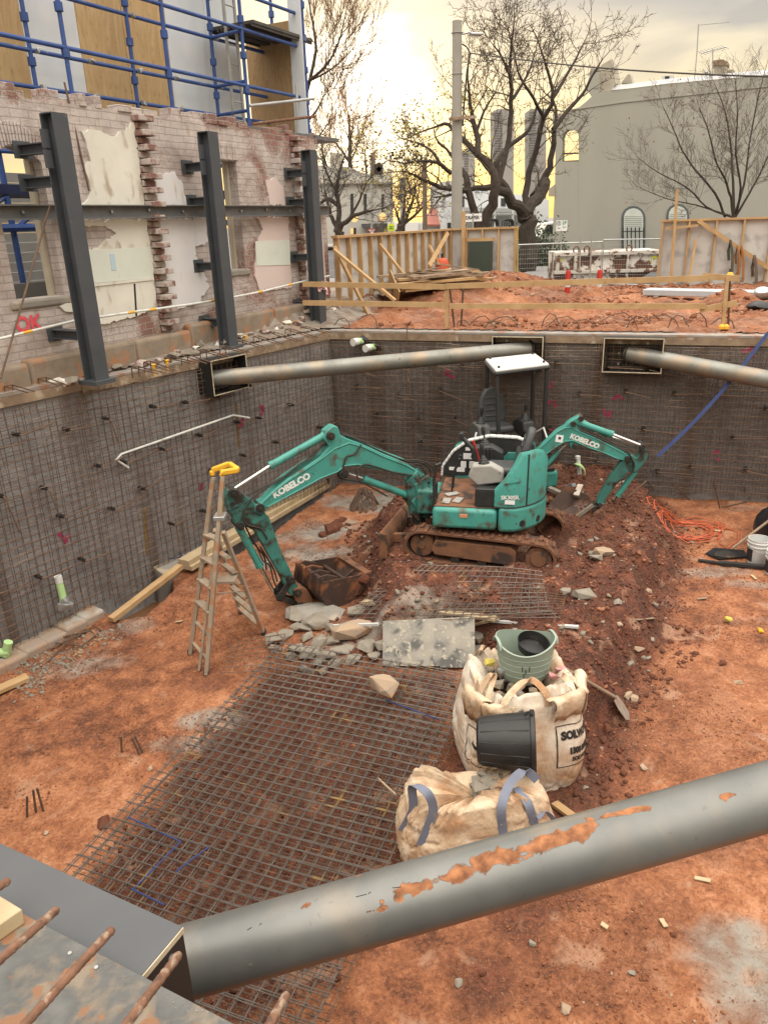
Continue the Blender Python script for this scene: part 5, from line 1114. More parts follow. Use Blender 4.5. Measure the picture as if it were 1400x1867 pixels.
# ================================================================ TREES
def tree(nm,lb,D,base,limbs,twigL,lev=3,n1=9,seed=1,up=.12,mat=bark,tmat=twig,leaf=None,nleaf=0,lw=.05,spread=.9,wob=.18,group=None,tw=.006,dens=1.,leafbox=None,fat=1.,many=1.):
    """limbs: pixel polylines (with y offset from D) and end radii; twigs grow out of them"""
    rg=random.Random(seed);b=UD(base[0],base[1],D);t=thing(nm,lb,'tree',(b.x,b.y,-.1),0,group);tk=MB();cr=MB();tips=[]
    def grow(p,d,L,r,l):
        n=4 if l>0 else 3;pts=[p];q=p.copy();dd=d.copy()
        for i in range(n):
            dd=(dd+Vector((rg.gauss(0,wob),rg.gauss(0,wob),rg.gauss(0,wob)+up))).normalized();q=q+dd*(L/n);pts.append(q.copy())
        rr=[max(r*(1-.75*i/n),tw*.6) for i in range(n+1)]
        (tk if r>.05 else cr).tube(pts,rr,5 if r>.03 else 3,cap=False)
        if l==0: tips.append(q);return
        k=max(2,int((n1-2+l)*.62*dens+rg.random()))
        for i in range(k):
            f=.15+.85*(i+rg.random())/k;j=min(int(f*n),n-1);pp=pts[j].lerp(pts[j+1],f*n-j)
            a=(pts[j+1]-pts[j]).normalized();s=Vector((rg.gauss(0,1),rg.gauss(0,1),rg.gauss(0,1)));s=(s-a*s.dot(a)).normalized()
            grow(pp,(a*(1-.35*spread)+s*spread*.75).normalized(),L*rg.uniform(.38,.62),max(r*.45,tw),l-1)
    for pl,r0,r1,sub in limbs:
        r0*=fat;r1*=fat;sub=sub*many;P=[UD(x,y,D+o) for x,y,o in pl];m_=len(P);rr=[r0+(r1-r0)*i/(m_-1) for i in range(m_)]
        # smooth the polyline
        Q=[];RR=[]
        for i in range(m_-1):
            for k in range(3):
                f=k/3;a=P[max(i-1,0)];b_=P[i];c=P[i+1];d=P[min(i+2,m_-1)]
                Q.append(.5*((2*b_)+(c-a)*f+(2*a-5*b_+4*c-d)*f*f+(3*b_-a-3*c+d)*f**3));RR.append(rr[i]+(rr[i+1]-rr[i])*f)
        Q.append(P[-1]);RR.append(rr[-1]);Q=[q+Vector((rg.gauss(0,.4),rg.gauss(0,.4),rg.gauss(0,.4)))*RR[i]*.5 for i,q in enumerate(Q)]
        tk.tube(Q,RR,9 if r0>.12 else 6)
        if sub:
            k=int(n1*sub)
            for i in range(k):
                f=(.30+.70*(i+rg.random())/k)*(len(Q)-1);j=min(int(f),len(Q)-2);pp=Q[j].lerp(Q[j+1],f-j);a=(Q[j+1]-Q[j]).normalized()
                s=Vector((rg.gauss(0,1),rg.gauss(0,.8),rg.gauss(0,1)+.25));s=(s-a*s.dot(a)).normalized()
                grow(pp,(a*.6+s*.8*spread).normalized(),twigL*rg.uniform(.6,1.25),max(min(RR[j]*.4,twigL*.02),tw*1.5),lev-1)
            grow(Q[-1],(Q[-1]-Q[-2]).normalized(),twigL,max(r1,tw),lev-1)
    tk.build('trunk',mat,t);cr.build('crown',tmat,t,smooth=0)
    if leaf:
        lf=MB();rg.shuffle(tips);cnt=0
        for p in tips*3:
            if cnt>=nleaf: break
            if leafbox and not leafbox(p): continue
            cnt+=1;c=p+Vector((rg.gauss(0,.12),rg.gauss(0,.12),rg.gauss(0,.12)));a=Vector((rg.gauss(0,1),rg.gauss(0,1),rg.gauss(0,1))).normalized()*lw;b_=a.orthogonal().normalized()*lw*.7
            b_.rotate(Matrix.Rotation(rg.uniform(0,6),3,a.normalized()));lf.add([c-a,c-b_,c+a,c+b_],[(0,1,2,3)])
        lf.build('leaves',leaf,t,smooth=0)
    return t
Z3=lambda L:[(540+x/3.043,y/3.043,o) for x,y,o in L]
Z4=lambda L:[(960+x/3.182,60+y/3.182,o) for x,y,o in L]
tree('elm_tree','large bare elm with a thick forked trunk beside the temporary fence',28.,(966,480),[
 (Z3([(1290,1500,0),(1288,1280,0),(1270,1180,0)]),.55,.45,0),(Z3([(1270,1190,0),(1200,1120,-.3),(1130,1060,-.6),(1080,1040,-.8),(960,1050,-1)]),.34,.12,1.2),
 (Z3([(1200,1120,-.2),(1130,1000,0),(1110,900,0),(1190,800,.5),(1290,720,.8),(1330,600,1)]),.24,.06,1.6),
 (Z3([(1275,1190,0),(1330,1110,.5),(1390,1010,.8)])+Z4([(40,960,1),(110,830,1.2),(150,690,1.2),(160,560,1.2)]),.36,.12,1.2),
 (Z3([(1270,1185,.1)])+Z4([(0,870,.4),(50,690,.4),(100,500,.2),(150,380,0),(130,250,0),(90,120,-.4)]),.2,.05,2.2),(Z4([(150,380,0),(210,280,.3),(280,160,.5),(330,60,.6)]),.11,.03,1.6),(Z4([(150,560,1),(250,440,1.4),(320,360,1.6),(380,250,1.6),(440,150,1.7)]),.14,.03,1.6),
 (Z4([(100,500,.2),(40,380,-.6),(-40,260,-1),(-70,120,-1.2)]),.11,.03,1.8)],1.35,4,7,11,.06,fat=.62,many=.62,dens=.72,tw=.008,leaf=leafy,nleaf=60,lw=.045,leafbox=lambda p:p.z<6.5)
tree('elm_tree','bare elm with yellow leaves standing just behind the concrete power pole',25.,(875,440),[
 (Z3([(1020,1400,0),(1010,1260,0),(990,1170,0),(950,1050,0),(930,960,.2)]),.22,.13,.6),(Z3([(1030,1300,0),(1070,1180,0),(1110,1050,-.2),(1080,920,0),(1010,860,.2),(930,780,.5),(850,690,.7),(780,700,.9)]),.27,.05,1.8),
 (Z3([(1080,930,0),(1020,860,0),(1000,740,.3),(970,620,.4),(960,520,.5),(950,430,.5)]),.18,.03,1.8),(Z3([(1000,740,.3),(1040,620,.6),(1100,520,.9)]),.08,.03,1.4),
 (Z3([(950,1060,0),(860,1050,-.3),(770,1030,-.6),(690,990,-.9),(600,950,-1.1)]),.15,.03,1.6),(Z3([(860,960,-.2),(780,900,-.5),(700,895,-.8),(600,905,-1),(510,890,-1.2)]),.10,.02,2.0),(Z3([(800,910,-.4),(740,830,-.3),(660,790,-.2),(590,770,0)]),.07,.02,1.8),
 (Z3([(1110,1040,0),(1180,760,.6),(1190,560,.6),(1185,400,.5),(1195,230,.3),(1210,120,.2)]),.15,.025,3.2),(Z3([(1190,560,.6),(1280,420,.9),(1330,270,1.2)]),.08,.02,2.4),(Z3([(1185,420,.5),(1130,300,.1),(1090,250,0)]),.06,.02,2)],1.35,4,7,5,.06,tw=.008,leaf=leafy,nleaf=800,lw=.045,leafbox=lambda p:p.z<5.4 and p.x<3.6,dens=.7,fat=.68,many=.7)
tree('street_tree','tall bare tree with fine upswept twigs right behind the scaffold corner',21.,(585,480),[
 (Z3([(40,1300,0),(30,900,0),(50,600,0),(60,460,0)]),.20,.12,0),(Z3([(60,460,0),(130,400,-.2),(190,330,-.3),(240,220,-.4),(270,100,-.4)]),.08,.02,3.4),(Z3([(60,460,0),(170,400,.2),(260,330,.4),(330,250,.5)]),.06,.015,2.8),
 (Z3([(50,560,0),(90,380,.1),(110,260,.2),(90,120,.2),(70,0,.2),(60,-120,.2)]),.10,.02,2.8),(Z3([(40,700,0),(110,620,.2),(150,540,.3),(190,480,.3)]),.06,.015,2.4),(Z3([(30,900,0),(110,780,.3),(180,680,.5),(200,600,.5)]),.05,.015,2.2)],1.0,4,8,21,.14,fat=.52,many=.5,dens=.62,mat=bark,tmat=pm('golden_twigs',(.22,.13,.065),(.15,.09,.05),3,.9,bump=0),tw=.0065,spread=.62,wob=.10)
tree('street_tree','small dark bare tree in front of the corner shop, left of the give way sign',24.,(618,450),[
 (Z3([(235,1400,0),(235,1290,0),(232,1240,0)]),.16,.12,0),(Z3([(232,1270,0),(200,1210,0),(180,1150,0),(160,1060,.1)]),.07,.03,2.2),(Z3([(232,1270,0),(235,1150,.2),(225,1080,.2),(240,960,.3),(270,860,.4)]),.09,.02,3.2),
 (Z3([(235,1260,0),(300,1210,-.2),(370,1180,-.3),(425,1165,-.4)]),.08,.03,1.6),(Z3([(300,1210,-.2),(350,1110,-.2),(390,1020,-.2),(440,950,-.2)]),.045,.012,2.4),(Z3([(240,1150,.2),(180,1100,.3),(130,1130,.4)]),.07,.04,1.2),(Z3([(225,1080,.2),(170,960,.3),(140,880,.3)]),.05,.012,2.4)],.85,4,7,31,.08,many=.62,dens=.72,tw=.0055,tmat=pm('grey_twigs',(.085,.075,.068),(.06,.052,.048),3,.9,bump=0),spread=.95)
tree('street_tree','slender twiggy tree glowing in front of the sunset above the corner shop',66.,(640,430),[
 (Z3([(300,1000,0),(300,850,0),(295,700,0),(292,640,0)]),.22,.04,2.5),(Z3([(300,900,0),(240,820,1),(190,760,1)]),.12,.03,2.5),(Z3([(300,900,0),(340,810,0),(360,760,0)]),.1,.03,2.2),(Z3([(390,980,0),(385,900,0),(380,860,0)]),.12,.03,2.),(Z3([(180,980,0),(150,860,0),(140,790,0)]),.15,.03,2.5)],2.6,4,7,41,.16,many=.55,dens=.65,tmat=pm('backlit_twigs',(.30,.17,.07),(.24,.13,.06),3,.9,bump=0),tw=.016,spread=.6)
tree('street_tree','round crowned bare shrubby tree left of the brown pole',38.,(745,440),[
 (Z3([(570,1300,0),(580,1240,0)]),.22,.18,0),(Z3([(580,1260,0),(620,1180,0),(650,1110,0),(660,1040,0)]),.12,.03,3.2),(Z3([(580,1260,0),(560,1190,0),(545,1150,0)]),.08,.03,2),(Z3([(590,1250,0),(670,1180,0),(720,1130,0)]),.09,.03,3),(Z3([(585,1250,0),(600,1150,.5),(600,1080,.6)]),.09,.03,3)],1.3,4,7,51,.06,many=.6,dens=.7,tw=.009,tmat=pm('greyer_twigs',(.12,.10,.085),(.085,.07,.06),3,.9,bump=0),leaf=leafg,nleaf=160,lw=.08,leafbox=lambda p:p.z>4.2)
D_=20.8
tree('street_tree','leafless vase shaped young tree in front of the painted house wall',22.5,(1330,430),[
 (Z4([(1210,1300,0),(1200,1080,0)]),.10,.085,0),(Z4([(1200,1090,0),(1180,960,0),(1150,850,-.1),(1100,760,-.2),(1050,560,-.3),(1000,440,-.4)]),.05,.012,3),(Z4([(1150,1070,0),(1090,930,-.3),(980,800,-.5),(900,680,-.6),(850,560,-.7),(790,430,-.8)]),.045,.010,3),
 (Z4([(1200,1050,0),(1195,860,.2),(1180,640,.3),(1150,460,.3),(1090,300,.3)]),.05,.010,3),(Z4([(1205,1050,0),(1260,880,.2),(1290,640,.3),(1330,420,.4),(1380,220,.4)]),.05,.012,3),(Z4([(1210,1070,0),(1290,930,0),(1370,780,0),(1440,600,0)]),.045,.012,3),(Z4([(1210,1050,0),(1240,900,-.4),(1210,700,-.6),(1220,480,-.8),(1210,280,-.8)]),.045,.01,3),(Z4([(1190,1070,0),(1040,1010,-.4),(930,900,-.6),(760,810,-.8),(640,720,-.9)]),.035,.008,2.8),(Z4([(1180,1060,0),(980,1000,-.2),(800,960,-.4),(640,890,-.5)]),.03,.008,2)],.62,3,8,61,.10,fat=.8,tw=.0036,spread=.75,wob=.12,leaf=leafr,nleaf=170,lw=.03,leafbox=lambda p:(p.z<2.4 or abs(p.z-4.2)<.7),tmat=pm('grey_brown_twigs',(.14,.115,.10),(.10,.085,.075),3,.9,bump=0))
# dark hedge behind the temporary fence
mb=MB();rg=random.Random(71);c=UD(962,465,31.)
for i in range(2600):
    a=rg.uniform(-1,1);p=Vector((c.x+a*1.3+.2,c.y+rg.uniform(-.6,.6),-.1+abs(rg.gauss(0,.55))*(1.3-abs(a)*.6)));u=Vector((rg.gauss(0,1),rg.gauss(0,1),rg.gauss(0,1))).normalized()*.07;v=u.orthogonal().normalized()*.05;mb.add([p-u,p-v,p+u,p+v],[(0,1,2,3)])
t=thing('hedge','dark leafy hedge at the foot of the big elm behind the fence','hedge',(c.x,c.y,-.1));mb.build('leaves',leafg,t,smooth=0)
# ================================================================ EXCAVATORS
def frame(o,az,pitch=0,roll=0,s=1.):
    f=dirv(az);M=Matrix((( f.x,-f.y,0,0),(f.y,f.x,0,0),(0,0,1,0),(0,0,0,1)))
    return Matrix.Translation(Vector(o))@M@Matrix.Rotation(-pitch,4,'Y')@Matrix.Rotation(roll,4,'X')@Matrix.Scale(s,4)
def stad(cx,r,n=12):
    P=[]
    for i in range(n+1): a=-math.pi/2+math.pi*i/n;P.append((cx+r*math.cos(a),.235+r*math.sin(a)))
    for i in range(n+1): a=math.pi/2+math.pi*i/n;P.append((-cx+r*math.cos(a),.235+r*math.sin(a)))
    return P
def crawler(par,X,s):
    yc=.62*s;w=.29
    o=stad(.80,.235);i_=stad(.80,.195);n=len(o);mb=MB(X)
    vs=[];fs=[]
    for y in (yc-w/2,yc+w/2):
        for p in o: vs.append((p[0],y,p[1]))
        for p in i_: vs.append((p[0],y,p[1]))
    for k in range(n):
        k2=(k+1)%n;fs+=[(k,k2,2*n+k2,2*n+k),(n+k2,n+k,3*n+k,3*n+k2),(k2,k,n+k,n+k2),(2*n+k,2*n+k2,3*n+k2,3*n+k)]
    mb.add(vs,fs)
    # lugs round the belt
    per=[];L=0
    for k in range(n):
        a=Vector((o[k][0],0,o[k][1]));b=Vector((o[(k+1)%n][0],0,o[(k+1)%n][1]));per.append((L,a,b));L+=(b-a).length
    m_=52
    for k in range(m_):
        d=L*k/m_
        for (l0,a,b) in per:
            if l0<=d<=l0+(b-a).length+1e-6:
                p=a.lerp(b,(d-l0)/max((b-a).length,1e-6));t=(b-a).normalized();nn=Vector((t.z,0,-t.x));break
        side=1 if k%2 else -1
        Rm=Matrix((t,Vector((0,1,0)),nn)).transposed();mb.box(p+nn*.010+Vector((0,yc+side*.055,0)),(.052,.17,.024),Rm)
    tr=mb.build('crawler_track',rubber,par,bevel=.006,seg=1)
    mb=MB(X);mb.prism([(-.50,yc-.09,.10),(.60,yc-.09,.13),(.66,yc-.09,.20),(.60,yc-.09,.345),(-.42,yc-.09,.36),(-.50,yc-.09,.30)],(0,.20,0));mb.build('track_frame',mudmetal,tr,bevel=.01)
    mb=MB(X);mb.lathe([(.0,.11),(.10,.11),(.11,.10),(.115,.09),(.17,.085),(.175,.02),(.175,-.02)] if s>0 else [(.0,-.11),(.10,-.11),(.11,-.10),(.115,-.09),(.17,-.085),(.175,-.02),(.175,.02)],(-.80,yc,.235),22,(0,1,0));mb.build('sprocket',mudmetal,tr)
    mb=MB(X);mb.lathe([(0,.09),(.05,.09),(.06,.07),(.165,.06),(.175,.02),(.175,-.06),(0,-.06)] if s>0 else [(0,-.09),(.05,-.09),(.06,-.07),(.165,-.06),(.175,-.02),(.175,.06),(0,.06)],(.80,yc,.235),22,(0,1,0));mb.build('idler',mudmetal,tr)
    mb=MB(X)
    for x in (-.42,-.05,.32): mb.disc((x,yc,.085),(0,1,0),.06,.2,14)
    each(mb,'roller',darkcast,tr);rg=random.Random(int(s*3+9));mb=MB(X)
    for i in range(70):
        x=rg.uniform(-.95,.95);q=rg.uniform(.02,.055);mb.rock((x,yc+rg.uniform(-.15,.15),rg.choice([.475,.475,.37,.06])+rg.uniform(-.006,.01)),(q*1.5,q,q*.7),i+900,9,rz=x*9)
    tag(mb.build('caked_mud',soilrock,tr,smooth=0),None,None,None,'stuff');return tr
def dozer_blade(par,X,x0=1.32):
    mb=MB(X);P=[(.0,.0),(.03,.01),(-.01,.12),(.0,.24),(.05,.33),(.02,.335),(-.05,.26),(-.075,.13),(-.05,.02)]
    mb.prism([(x0+a,-.78,b+.02) for a,b in P],(0,1.56,0));b=mb.build('dozer_blade',mudmetal,par,bevel=.006)
    mb=MB(X)
    for y in(-.36,.36): mb.beam((.70,y,.22),(x0-.03,y,.16),.09,.12)
    each(mb,'push_arm',mudmetal,b);mb=MB(X)
    for y in(-.775,.762): mb.box2((x0-.09,y,.0),(x0+.02,y+.013,.36))
    each(mb,'end_plate',mudmetal,b);return b
def plan(r=.79,xf=.72,hw=.72,n=14,inset=0):
    a0=math.asin(hw/r)
    P=[(xf-inset,-hw+inset),]
    ang=[math.pi*1.5-.42+0*i for i in range(0)]
    A=[-(math.pi-a0)+0 for _ in range(0)]
    pts=[(xf-inset,hw-inset)]
    s=math.pi-a0
    for i in range(n+1):
        a=s+(2*math.pi-2*s)*i/n;pts.append(((r-inset)*math.cos(a),(r-inset)*math.sin(a)))
    pts.append((xf-inset,-hw+inset));return pts
def shell_along(mb,path,z0,ztops,t=.04):
    n=len(path);vs=[];fs=[]
    for i,(x,y) in enumerate(path):
        l=math.hypot(x,y);nx,ny=x/l,y/l;zt=ztops[i]
        vs+=[(x,y,z0),(x,y,zt-.05),(x-nx*.035,y-ny*.035,zt),(x-nx*(t+.05),y-ny*(t+.05),zt-.01),(x-nx*(t+.05),y-ny*(t+.05),z0)]
    for i in range(n-1):
        for k in range(5): k2=(k+1)%5;fs.append((i*5+k,i*5+k2,(i+1)*5+k2,(i+1)*5+k))
    fs.append((0,1,2,3,4));e=(n-1)*5;fs.append((e+4,e+3,e+2,e+1,e));mb.add(vs,fs)
def seat(par,X,x,y,z,lean=.25):
    s=MB(X@Matrix.Translation((x,y,z)));s.box((.05,0,.05),(.46,.46,.12));o=s.build('seat',vinyl,par,bevel=.045,seg=3)
    Y=X@Matrix.Translation((x-.17,y,z+.08))@Matrix.Rotation(-lean,4,'Y');s=MB(Y)
    prof=[(-.23,0),(-.245,.2),(-.21,.42),(-.12,.56),(0,.585),(.12,.56),(.21,.42),(.245,.2),(.23,0)]
    s.prism([(-.05,a,b) for a,b in prof],(.11,0,0));bk=s.build('backrest',vinyl,par,bevel=.035,seg=3)
    s=MB(Y)
    for k in range(4): s.box((.064,0,.12+.1*k),(.02,.26,.035))
    s.build('backrest_rib',vinyl,bk,bevel=.01)
def console(par,X,x,y,z,s,mat=greypl):
    mb=MB(X);mb.prism([(x-.22,y-.10,z),(x+.12,y-.10,z-.06),(x+.25,y-.10,z+.06),(x+.20,y-.10,z+.22),(x-.05,y-.10,z+.24),(x-.22,y-.10,z+.15)],(0,.20,0));c=mb.build('control_console',mat,par,bevel=.025,seg=3)
    mb=MB(X);mb.lathe([(.085,0),(.06,.025),(.068,.03),(.045,.055),(.053,.06),(.03,.085),(.036,.09),(.012,.12),(.012,.2)],(x+.05,y,z+.225),14,(.12,0,1));mb.build('lever_boot',blackpl,c)
    mb=MB(X);p=Vector((x+.08,y,z+.42));mb.lathe([(0,-.05),(.022,-.04),(.03,0),(.028,.06),(.018,.085),(0,.09)],p,12,(.12,0,1));mb.build('joystick',blackpl,c);return c
def house(t,X,low=0.):
    P=plan();mb=MB(X);mb.prism([(x,y,.52) for x,y in P if x>-.26]+[(-.26,-.745,.52)][:0],(0,0,.34)) if 0 else None
    fr=[(x,y) for x,y in P if x>-.2];
    mb=MB(X);mb.prism([(.72,.715,.56),(-.14,.715,.56),(-.14,-.715,.56),(.72,-.715,.56)],(0,0,.29));mb.build('side_skirt',teal,t,bevel=.05,seg=3)
    # counterweight: rear arc
    a=math.asin(.70/.79);s=math.pi-a;arc=[(.79*math.cos(s+(2*math.pi-2*s)*i/18),.79*math.sin(s+(2*math.pi-2*s)*i/18)) for i in range(19)]
    rp=[(-.155,.722)]+arc+[(-.155,-.722)]
    mb=MB(X);mb.prism([(x,y,.54) for x,y in rp],(0,0,.36));cw=mb.build('counterweight',teal,t,bevel=.05,seg=3)
    mb=MB(X)
    for yy in (.40,.63): 
        ang=math.pi-math.asin(yy/.79);mb.disc((.79*math.cos(ang)+.004,yy,.66),(math.cos(ang),math.sin(ang),0),.045,.02,16)
    each(mb,'exhaust_hole',blackpl,cw)
    mb=MB(X);mb.lathe([(.40,.44),(.40,.57)],(0,0,0),28);mb.build('slew_ring',darkcast,t)
    mb=MB(X);mb.box2((-.55,-.4,.30),(.65,.4,.46));mb.build('undercarriage',mudmetal,t,bevel=.02)
    # floor plate
    mb=MB(X);mb.box2((-.12,-.60,.85),(.70,.66,.868));fl_=mb.build('floor_plate',mudmetal,t,bevel=.005)
    mb=MB(X);mb.beam((.70,-.55,.87),(.70,.64,.87),.03,.04);mb.build('floor_edge',blackpl,fl_)
    # engine hood and side covers
    path=[(-.10,.69),(-.25,.705)]+[(x*.985,y*.985) for x,y in arc]+[(-.25,-.705),(-.10,-.69)]
    n=len(path);tops=[]
    for i,(x,y) in enumerate(path):
        ang=abs(math.atan2(y,-x))   # 0 at the rear
        tops.append(-low+1.30+(.32*sstep(-.35,.45,y) if low==0 else .1)*1. if i>2 and i<n-3 else (1.12 if i in(0,n-1) else 1.28-low*.5 if i in (1,n-2) else (1.46 if i==2 else 1.28)-low))
    mb=MB(X);shell_along(mb,path,.90,tops);hd=mb.build('engine_cover',teal,t,smooth=45)
    mb=MB(X);mb.tube([(x*1.004,y*1.004,.895) for x,y in path],.009,6);j=len(path)//4-1;x,y=path[j];mb.tube([(x*1.004,y*1.004,.90),(x*1.005,y*1.005,tops[j]-.02)],.011,6);mb.build('cover_gap',blackpl,hd)
    mb=MB(X)
    for k,(f,zz) in enumerate(((.30,1.22),(.30,1.02))): 
        p0=Vector((-.22,.712,zz));mb.beam(p0,p0+Vector((-.2,-.035,.03)),.012,.018)
    each(mb,'cover_rib',tealdirty,hd)
    mb=MB(X);mb.prism([(x*.92,y*.92,.90) for x,y in rp if x<-.3],(0,0,.50-low));mb.build('engine_housing',blackpl,t,bevel=.04)
    # seat pedestal
    mb=MB(X);mb.box2((-.45,-.30,.868),(.02,.30,1.16));mb.build('seat_base',blackpl,t,bevel=.03)
    return cw
def hump(t,X):
    Q=[(.74,.87),(.73,1.02),(.58,1.25),(.36,1.42),(.05,1.50),(-.35,1.49),(-.60,1.40),(-.62,.92)]
    mb=MB(X);mb.prism([(x,-.655,z) for x,z in Q],(0,-.06,0));h=mb.build('right_cover',blackpl,t,bevel=.01)
    mb=MB(X);R2=[(Q[i][0],-.69,Q[i][1]) for i in range(len(Q)-1)]
    S=[]
    for i in range(len(R2)-1):
        for k in range(4): S.append(Vector(R2[i]).lerp(Vector(R2[i+1]),k/4))
    for i in range(len(S)-1): mb.beam(S[i],S[i+1],.10,.035,up=(0,0,1) if abs(S[i+1].x-S[i].x)>.03 else (1,0,0))
    mb.build('cover_rim',whitep,h,bevel=.01)
    mb=MB(X)
    for (x,z,w,hh) in ((.36,1.30,.07,.05),(.36,1.19,.13,.09),(.42,1.06,.08,.10),(.28,1.06,.11,.11),(.46,.98,.12,.07),(.58,.99,.10,.05)): mb.box2((x-w/2,-.653,z-hh/2),(x+w/2,-.650,z+hh/2))
    each(mb,'sticker',signw,h)
def traced(pts,plane,lat,th,off=0.,dz=0.):
    """photo outline on an upright plane -> thick plate"""
    mb=MB();L=[UA(x,y,plane[0],plane[1])+lat*(off-th/2) for x,y in pts];mb.prism(L,lat*th);return mb
# ---------------------------------------------------------------- front excavator
MS=.924;G1=Vector((1.36,9.29,-2.418))
X1=frame(G1,R(-71.9),.026,.02,MS);H1=frame(G1,R(-79),.015,.015,MS)
ex=thing('excavator','muddy teal mini excavator without canopy, arm reaching down to the left','excavator',G1)
for s in(1,-1): crawler(ex,X1,s)
dozer_blade(ex,X1,1.36)
house(ex,H1);hump(ex,H1);seat(ex,H1,-.22,-.02,1.17,.3)
console(ex,H1,.02,.40,1.17,1);console(ex,H1,.05,-.42,1.20,-1,blackpl)
mb=MB(H1);mb.box2((-.14,.30,.868),(.16,.64,1.12));mb.build('console_box',blackpl,ex,bevel=.012)
mb=MB(H1);mb.tube([(.70,.62,.87),(.71,.62,1.2),(.68,.62,1.42),(.62,.60,1.44)],.022,10);mb.tube([(.70,.40,.87),(.70,.40,1.12),(.70,.62,1.14)],.018,8);each(mb,'grab_bar',blackpl,ex)
mb=MB(H1)
for y in(-.1,.08): mb.tube([(.52,y,.87),(.50,y,1.15),(.44,y,1.27)],.014,8);mb.bar((.44,y,1.27),(.42,y,1.36),.022,10)
each(mb,'travel_lever',blackpl,ex)
mb=MB(H1);mb.tube([(.16,-.40,1.25),(.42,-.44,1.52)],.035,8);mb.box((.44,-.44,1.55),(.05,.13,.10));mb.build('monitor_arm',blackpl,ex,bevel=.008)
mb=MB(H1);mb.tube([(.12,.30,1.35),(.16,.32,1.52),(.20,.33,1.62)],.011,6);mb.bar((.20,.33,1.62),(.225,.335,1.69),.018,8);mb.build('red_lever',redp,ex)
mb=MB(H1)
for k in range(3): mb.tube([(-.02+.05*k,-.22,1.15),(-.0+.05*k,-.24,1.36)],.012,6);mb.bar((-.0+.05*k,-.24,1.36),(.0+.05*k,-.24,1.42),.018,8)
each(mb,'small_lever',blackpl,ex)
mb=MB(H1)
for a in((.5,.2),(.4,.45),(.55,.5)): mb.box((a[0],a[1],.882),(.20,.11,.02),Matrix.Rotation(a[1]*3,3,'Z'))
each(mb,'pedal_cover',greypl,ex,bevel=.006)
# maker's lettering on the side cover
SXm=H1.to_3x3().normalized();fx=SXm@Vector((1,0,0));fz_=SXm@Vector((0,0,1))
mb=MB();put_text(mb,'SK30SR',H1@Vector((-.30,.716,1.04)),-fx+SXm@Vector((0,.16,0))*-1,fz_,.068,.002);mb.build('lettering',letter,ex)
mb=MB();mb.beam(H1@Vector((-.24,.722,.97)),H1@Vector((-.36,.706,.97)),.004,.05,up=fz_) if 0 else mb.box(H1@Vector((-.30,.716,.975)),(.12,.008,.05),SXm);mb.build('warning_sticker',signw,ex)
mb=MB();mb.box(H1@Vector((.30,.716,.755)),(.10,.008,.05),SXm);mb.build('oval_badge',pm('orange_badge',(.5,.2,.08),(.5,.3,.2),9,.6),ex,bevel=.02)
# swing casting and boom
AB=R(-116);PB=(Vector((.53,9.53,-1.58)),AB);LB=Vector((math.cos(AB),-math.sin(AB),0));LB=-LB if LB.y>0 else LB  # lateral toward camera
tz=lambda L:[(380+x/3.182,740+y/3.182) for x,y in L]
def tr_(L,name,mat,th,par=ex,off=0.,bev=.012,pl=PB,lat=LB,f=tz): return traced(f(L),pl,lat,th,off).build(name,mat,par,bevel=bev)
mb=MB(H1);mb.box2((.68,-.22,.56),(1.0,.22,.92));mb.prism([(.95,-.16,.40),(1.12,-.16,.52),(1.18,-.16,1.02),(1.02,-.16,1.18),(.92,-.16,.95)],(0,.32,0));mb.build('swing_post',tealdirty,ex,bevel=.03)
mb=MB(H1);mb.lathe([(.10,.36),(.10,.60),(.13,.62),(.13,.88),(.09,.92)],(1.0,0,0),16);mb.build('swing_pin',darkcast,ex)
for o in (-.125,.125): tr_([(1165,440),(1240,385),(1290,420),(1300,480),(1270,530),(1255,640),(1200,625),(1150,540),(1180,500)],'boom_bracket',tealdirty,.05,off=o)
boom=tr_([(1240,395),(1130,322),(1000,270),(880,215),(800,185),(755,165),(738,115),(712,107),(668,142),(655,185),(690,228),(640,285),(560,340),(450,412),(372,475),(300,545),(262,565),(272,598),(330,582),(400,545),(520,482),(640,415),(742,380),(775,345),(850,338),(1000,368),(1120,398),(1205,418)],'boom',teal,.15)
wa=[UA(*p,*PB) for p in tz([(0,0)])]
onp=lambda x,y,off=0.:UA(*tz([(x,y)])[0],*PB)+LB*off
# side plate with a raised rim
mb=MB();rim=[(300,548),(372,482),(452,418),(562,348),(650,288),(720,235),(800,203),(880,225),(1000,282),(1130,332),(1200,372)]
mb.tube([onp(x,y+4,.078) for x,y in rim],.010,6);rim=[(330,575),(400,538),(520,474),(640,408),(735,372),(775,338),(850,330),(1000,360),(1120,390)];mb.tube([onp(x,y,.078) for x,y in rim],.010,6);mb.build('boom_rim',teal,boom)
bx=(onp(548,412)-onp(392,500)).normalized()
bxn=LB.cross(bx);bxn=bxn if bxn.z>0 else -bxn
mb=MB();put_text(mb,'KOBELCO',onp(470,452,.0795),bx,bxn,.112,.006,1.0,1.0);mb.build('lettering',letter,boom)
mb=MB()
for (x,y) in ((690,165),(130,492),(285,575),(770,383),(1245,430),(465,995),(500,1065),(170,682),(520,1140)): mb.disc(onp(x,y),LB,.048,.26,16);mb.disc(onp(x,y),LB,.022,.30,8)
each(mb,'pin',darkcast,boom)
def ram(pts,rb,rr,par,on,off=0.):
    a,b,c=[on(*p,off) for p in pts]
    mb=MB();mb.bar(a,b,rb,18);mb.bar(b-(b-a).normalized()*.05,b,rb*1.12,18);mb.bar(a,a+(b-a).normalized()*.06,rb*1.08,18);o=mb.build('ram_cylinder',teal,par)
    mb=MB();mb.bar(b,c,rr,14);mb.build('ram_rod',chrome,o);return o
ram([(680,168),(355,350),(135,492)],.046,.024,ex,onp)
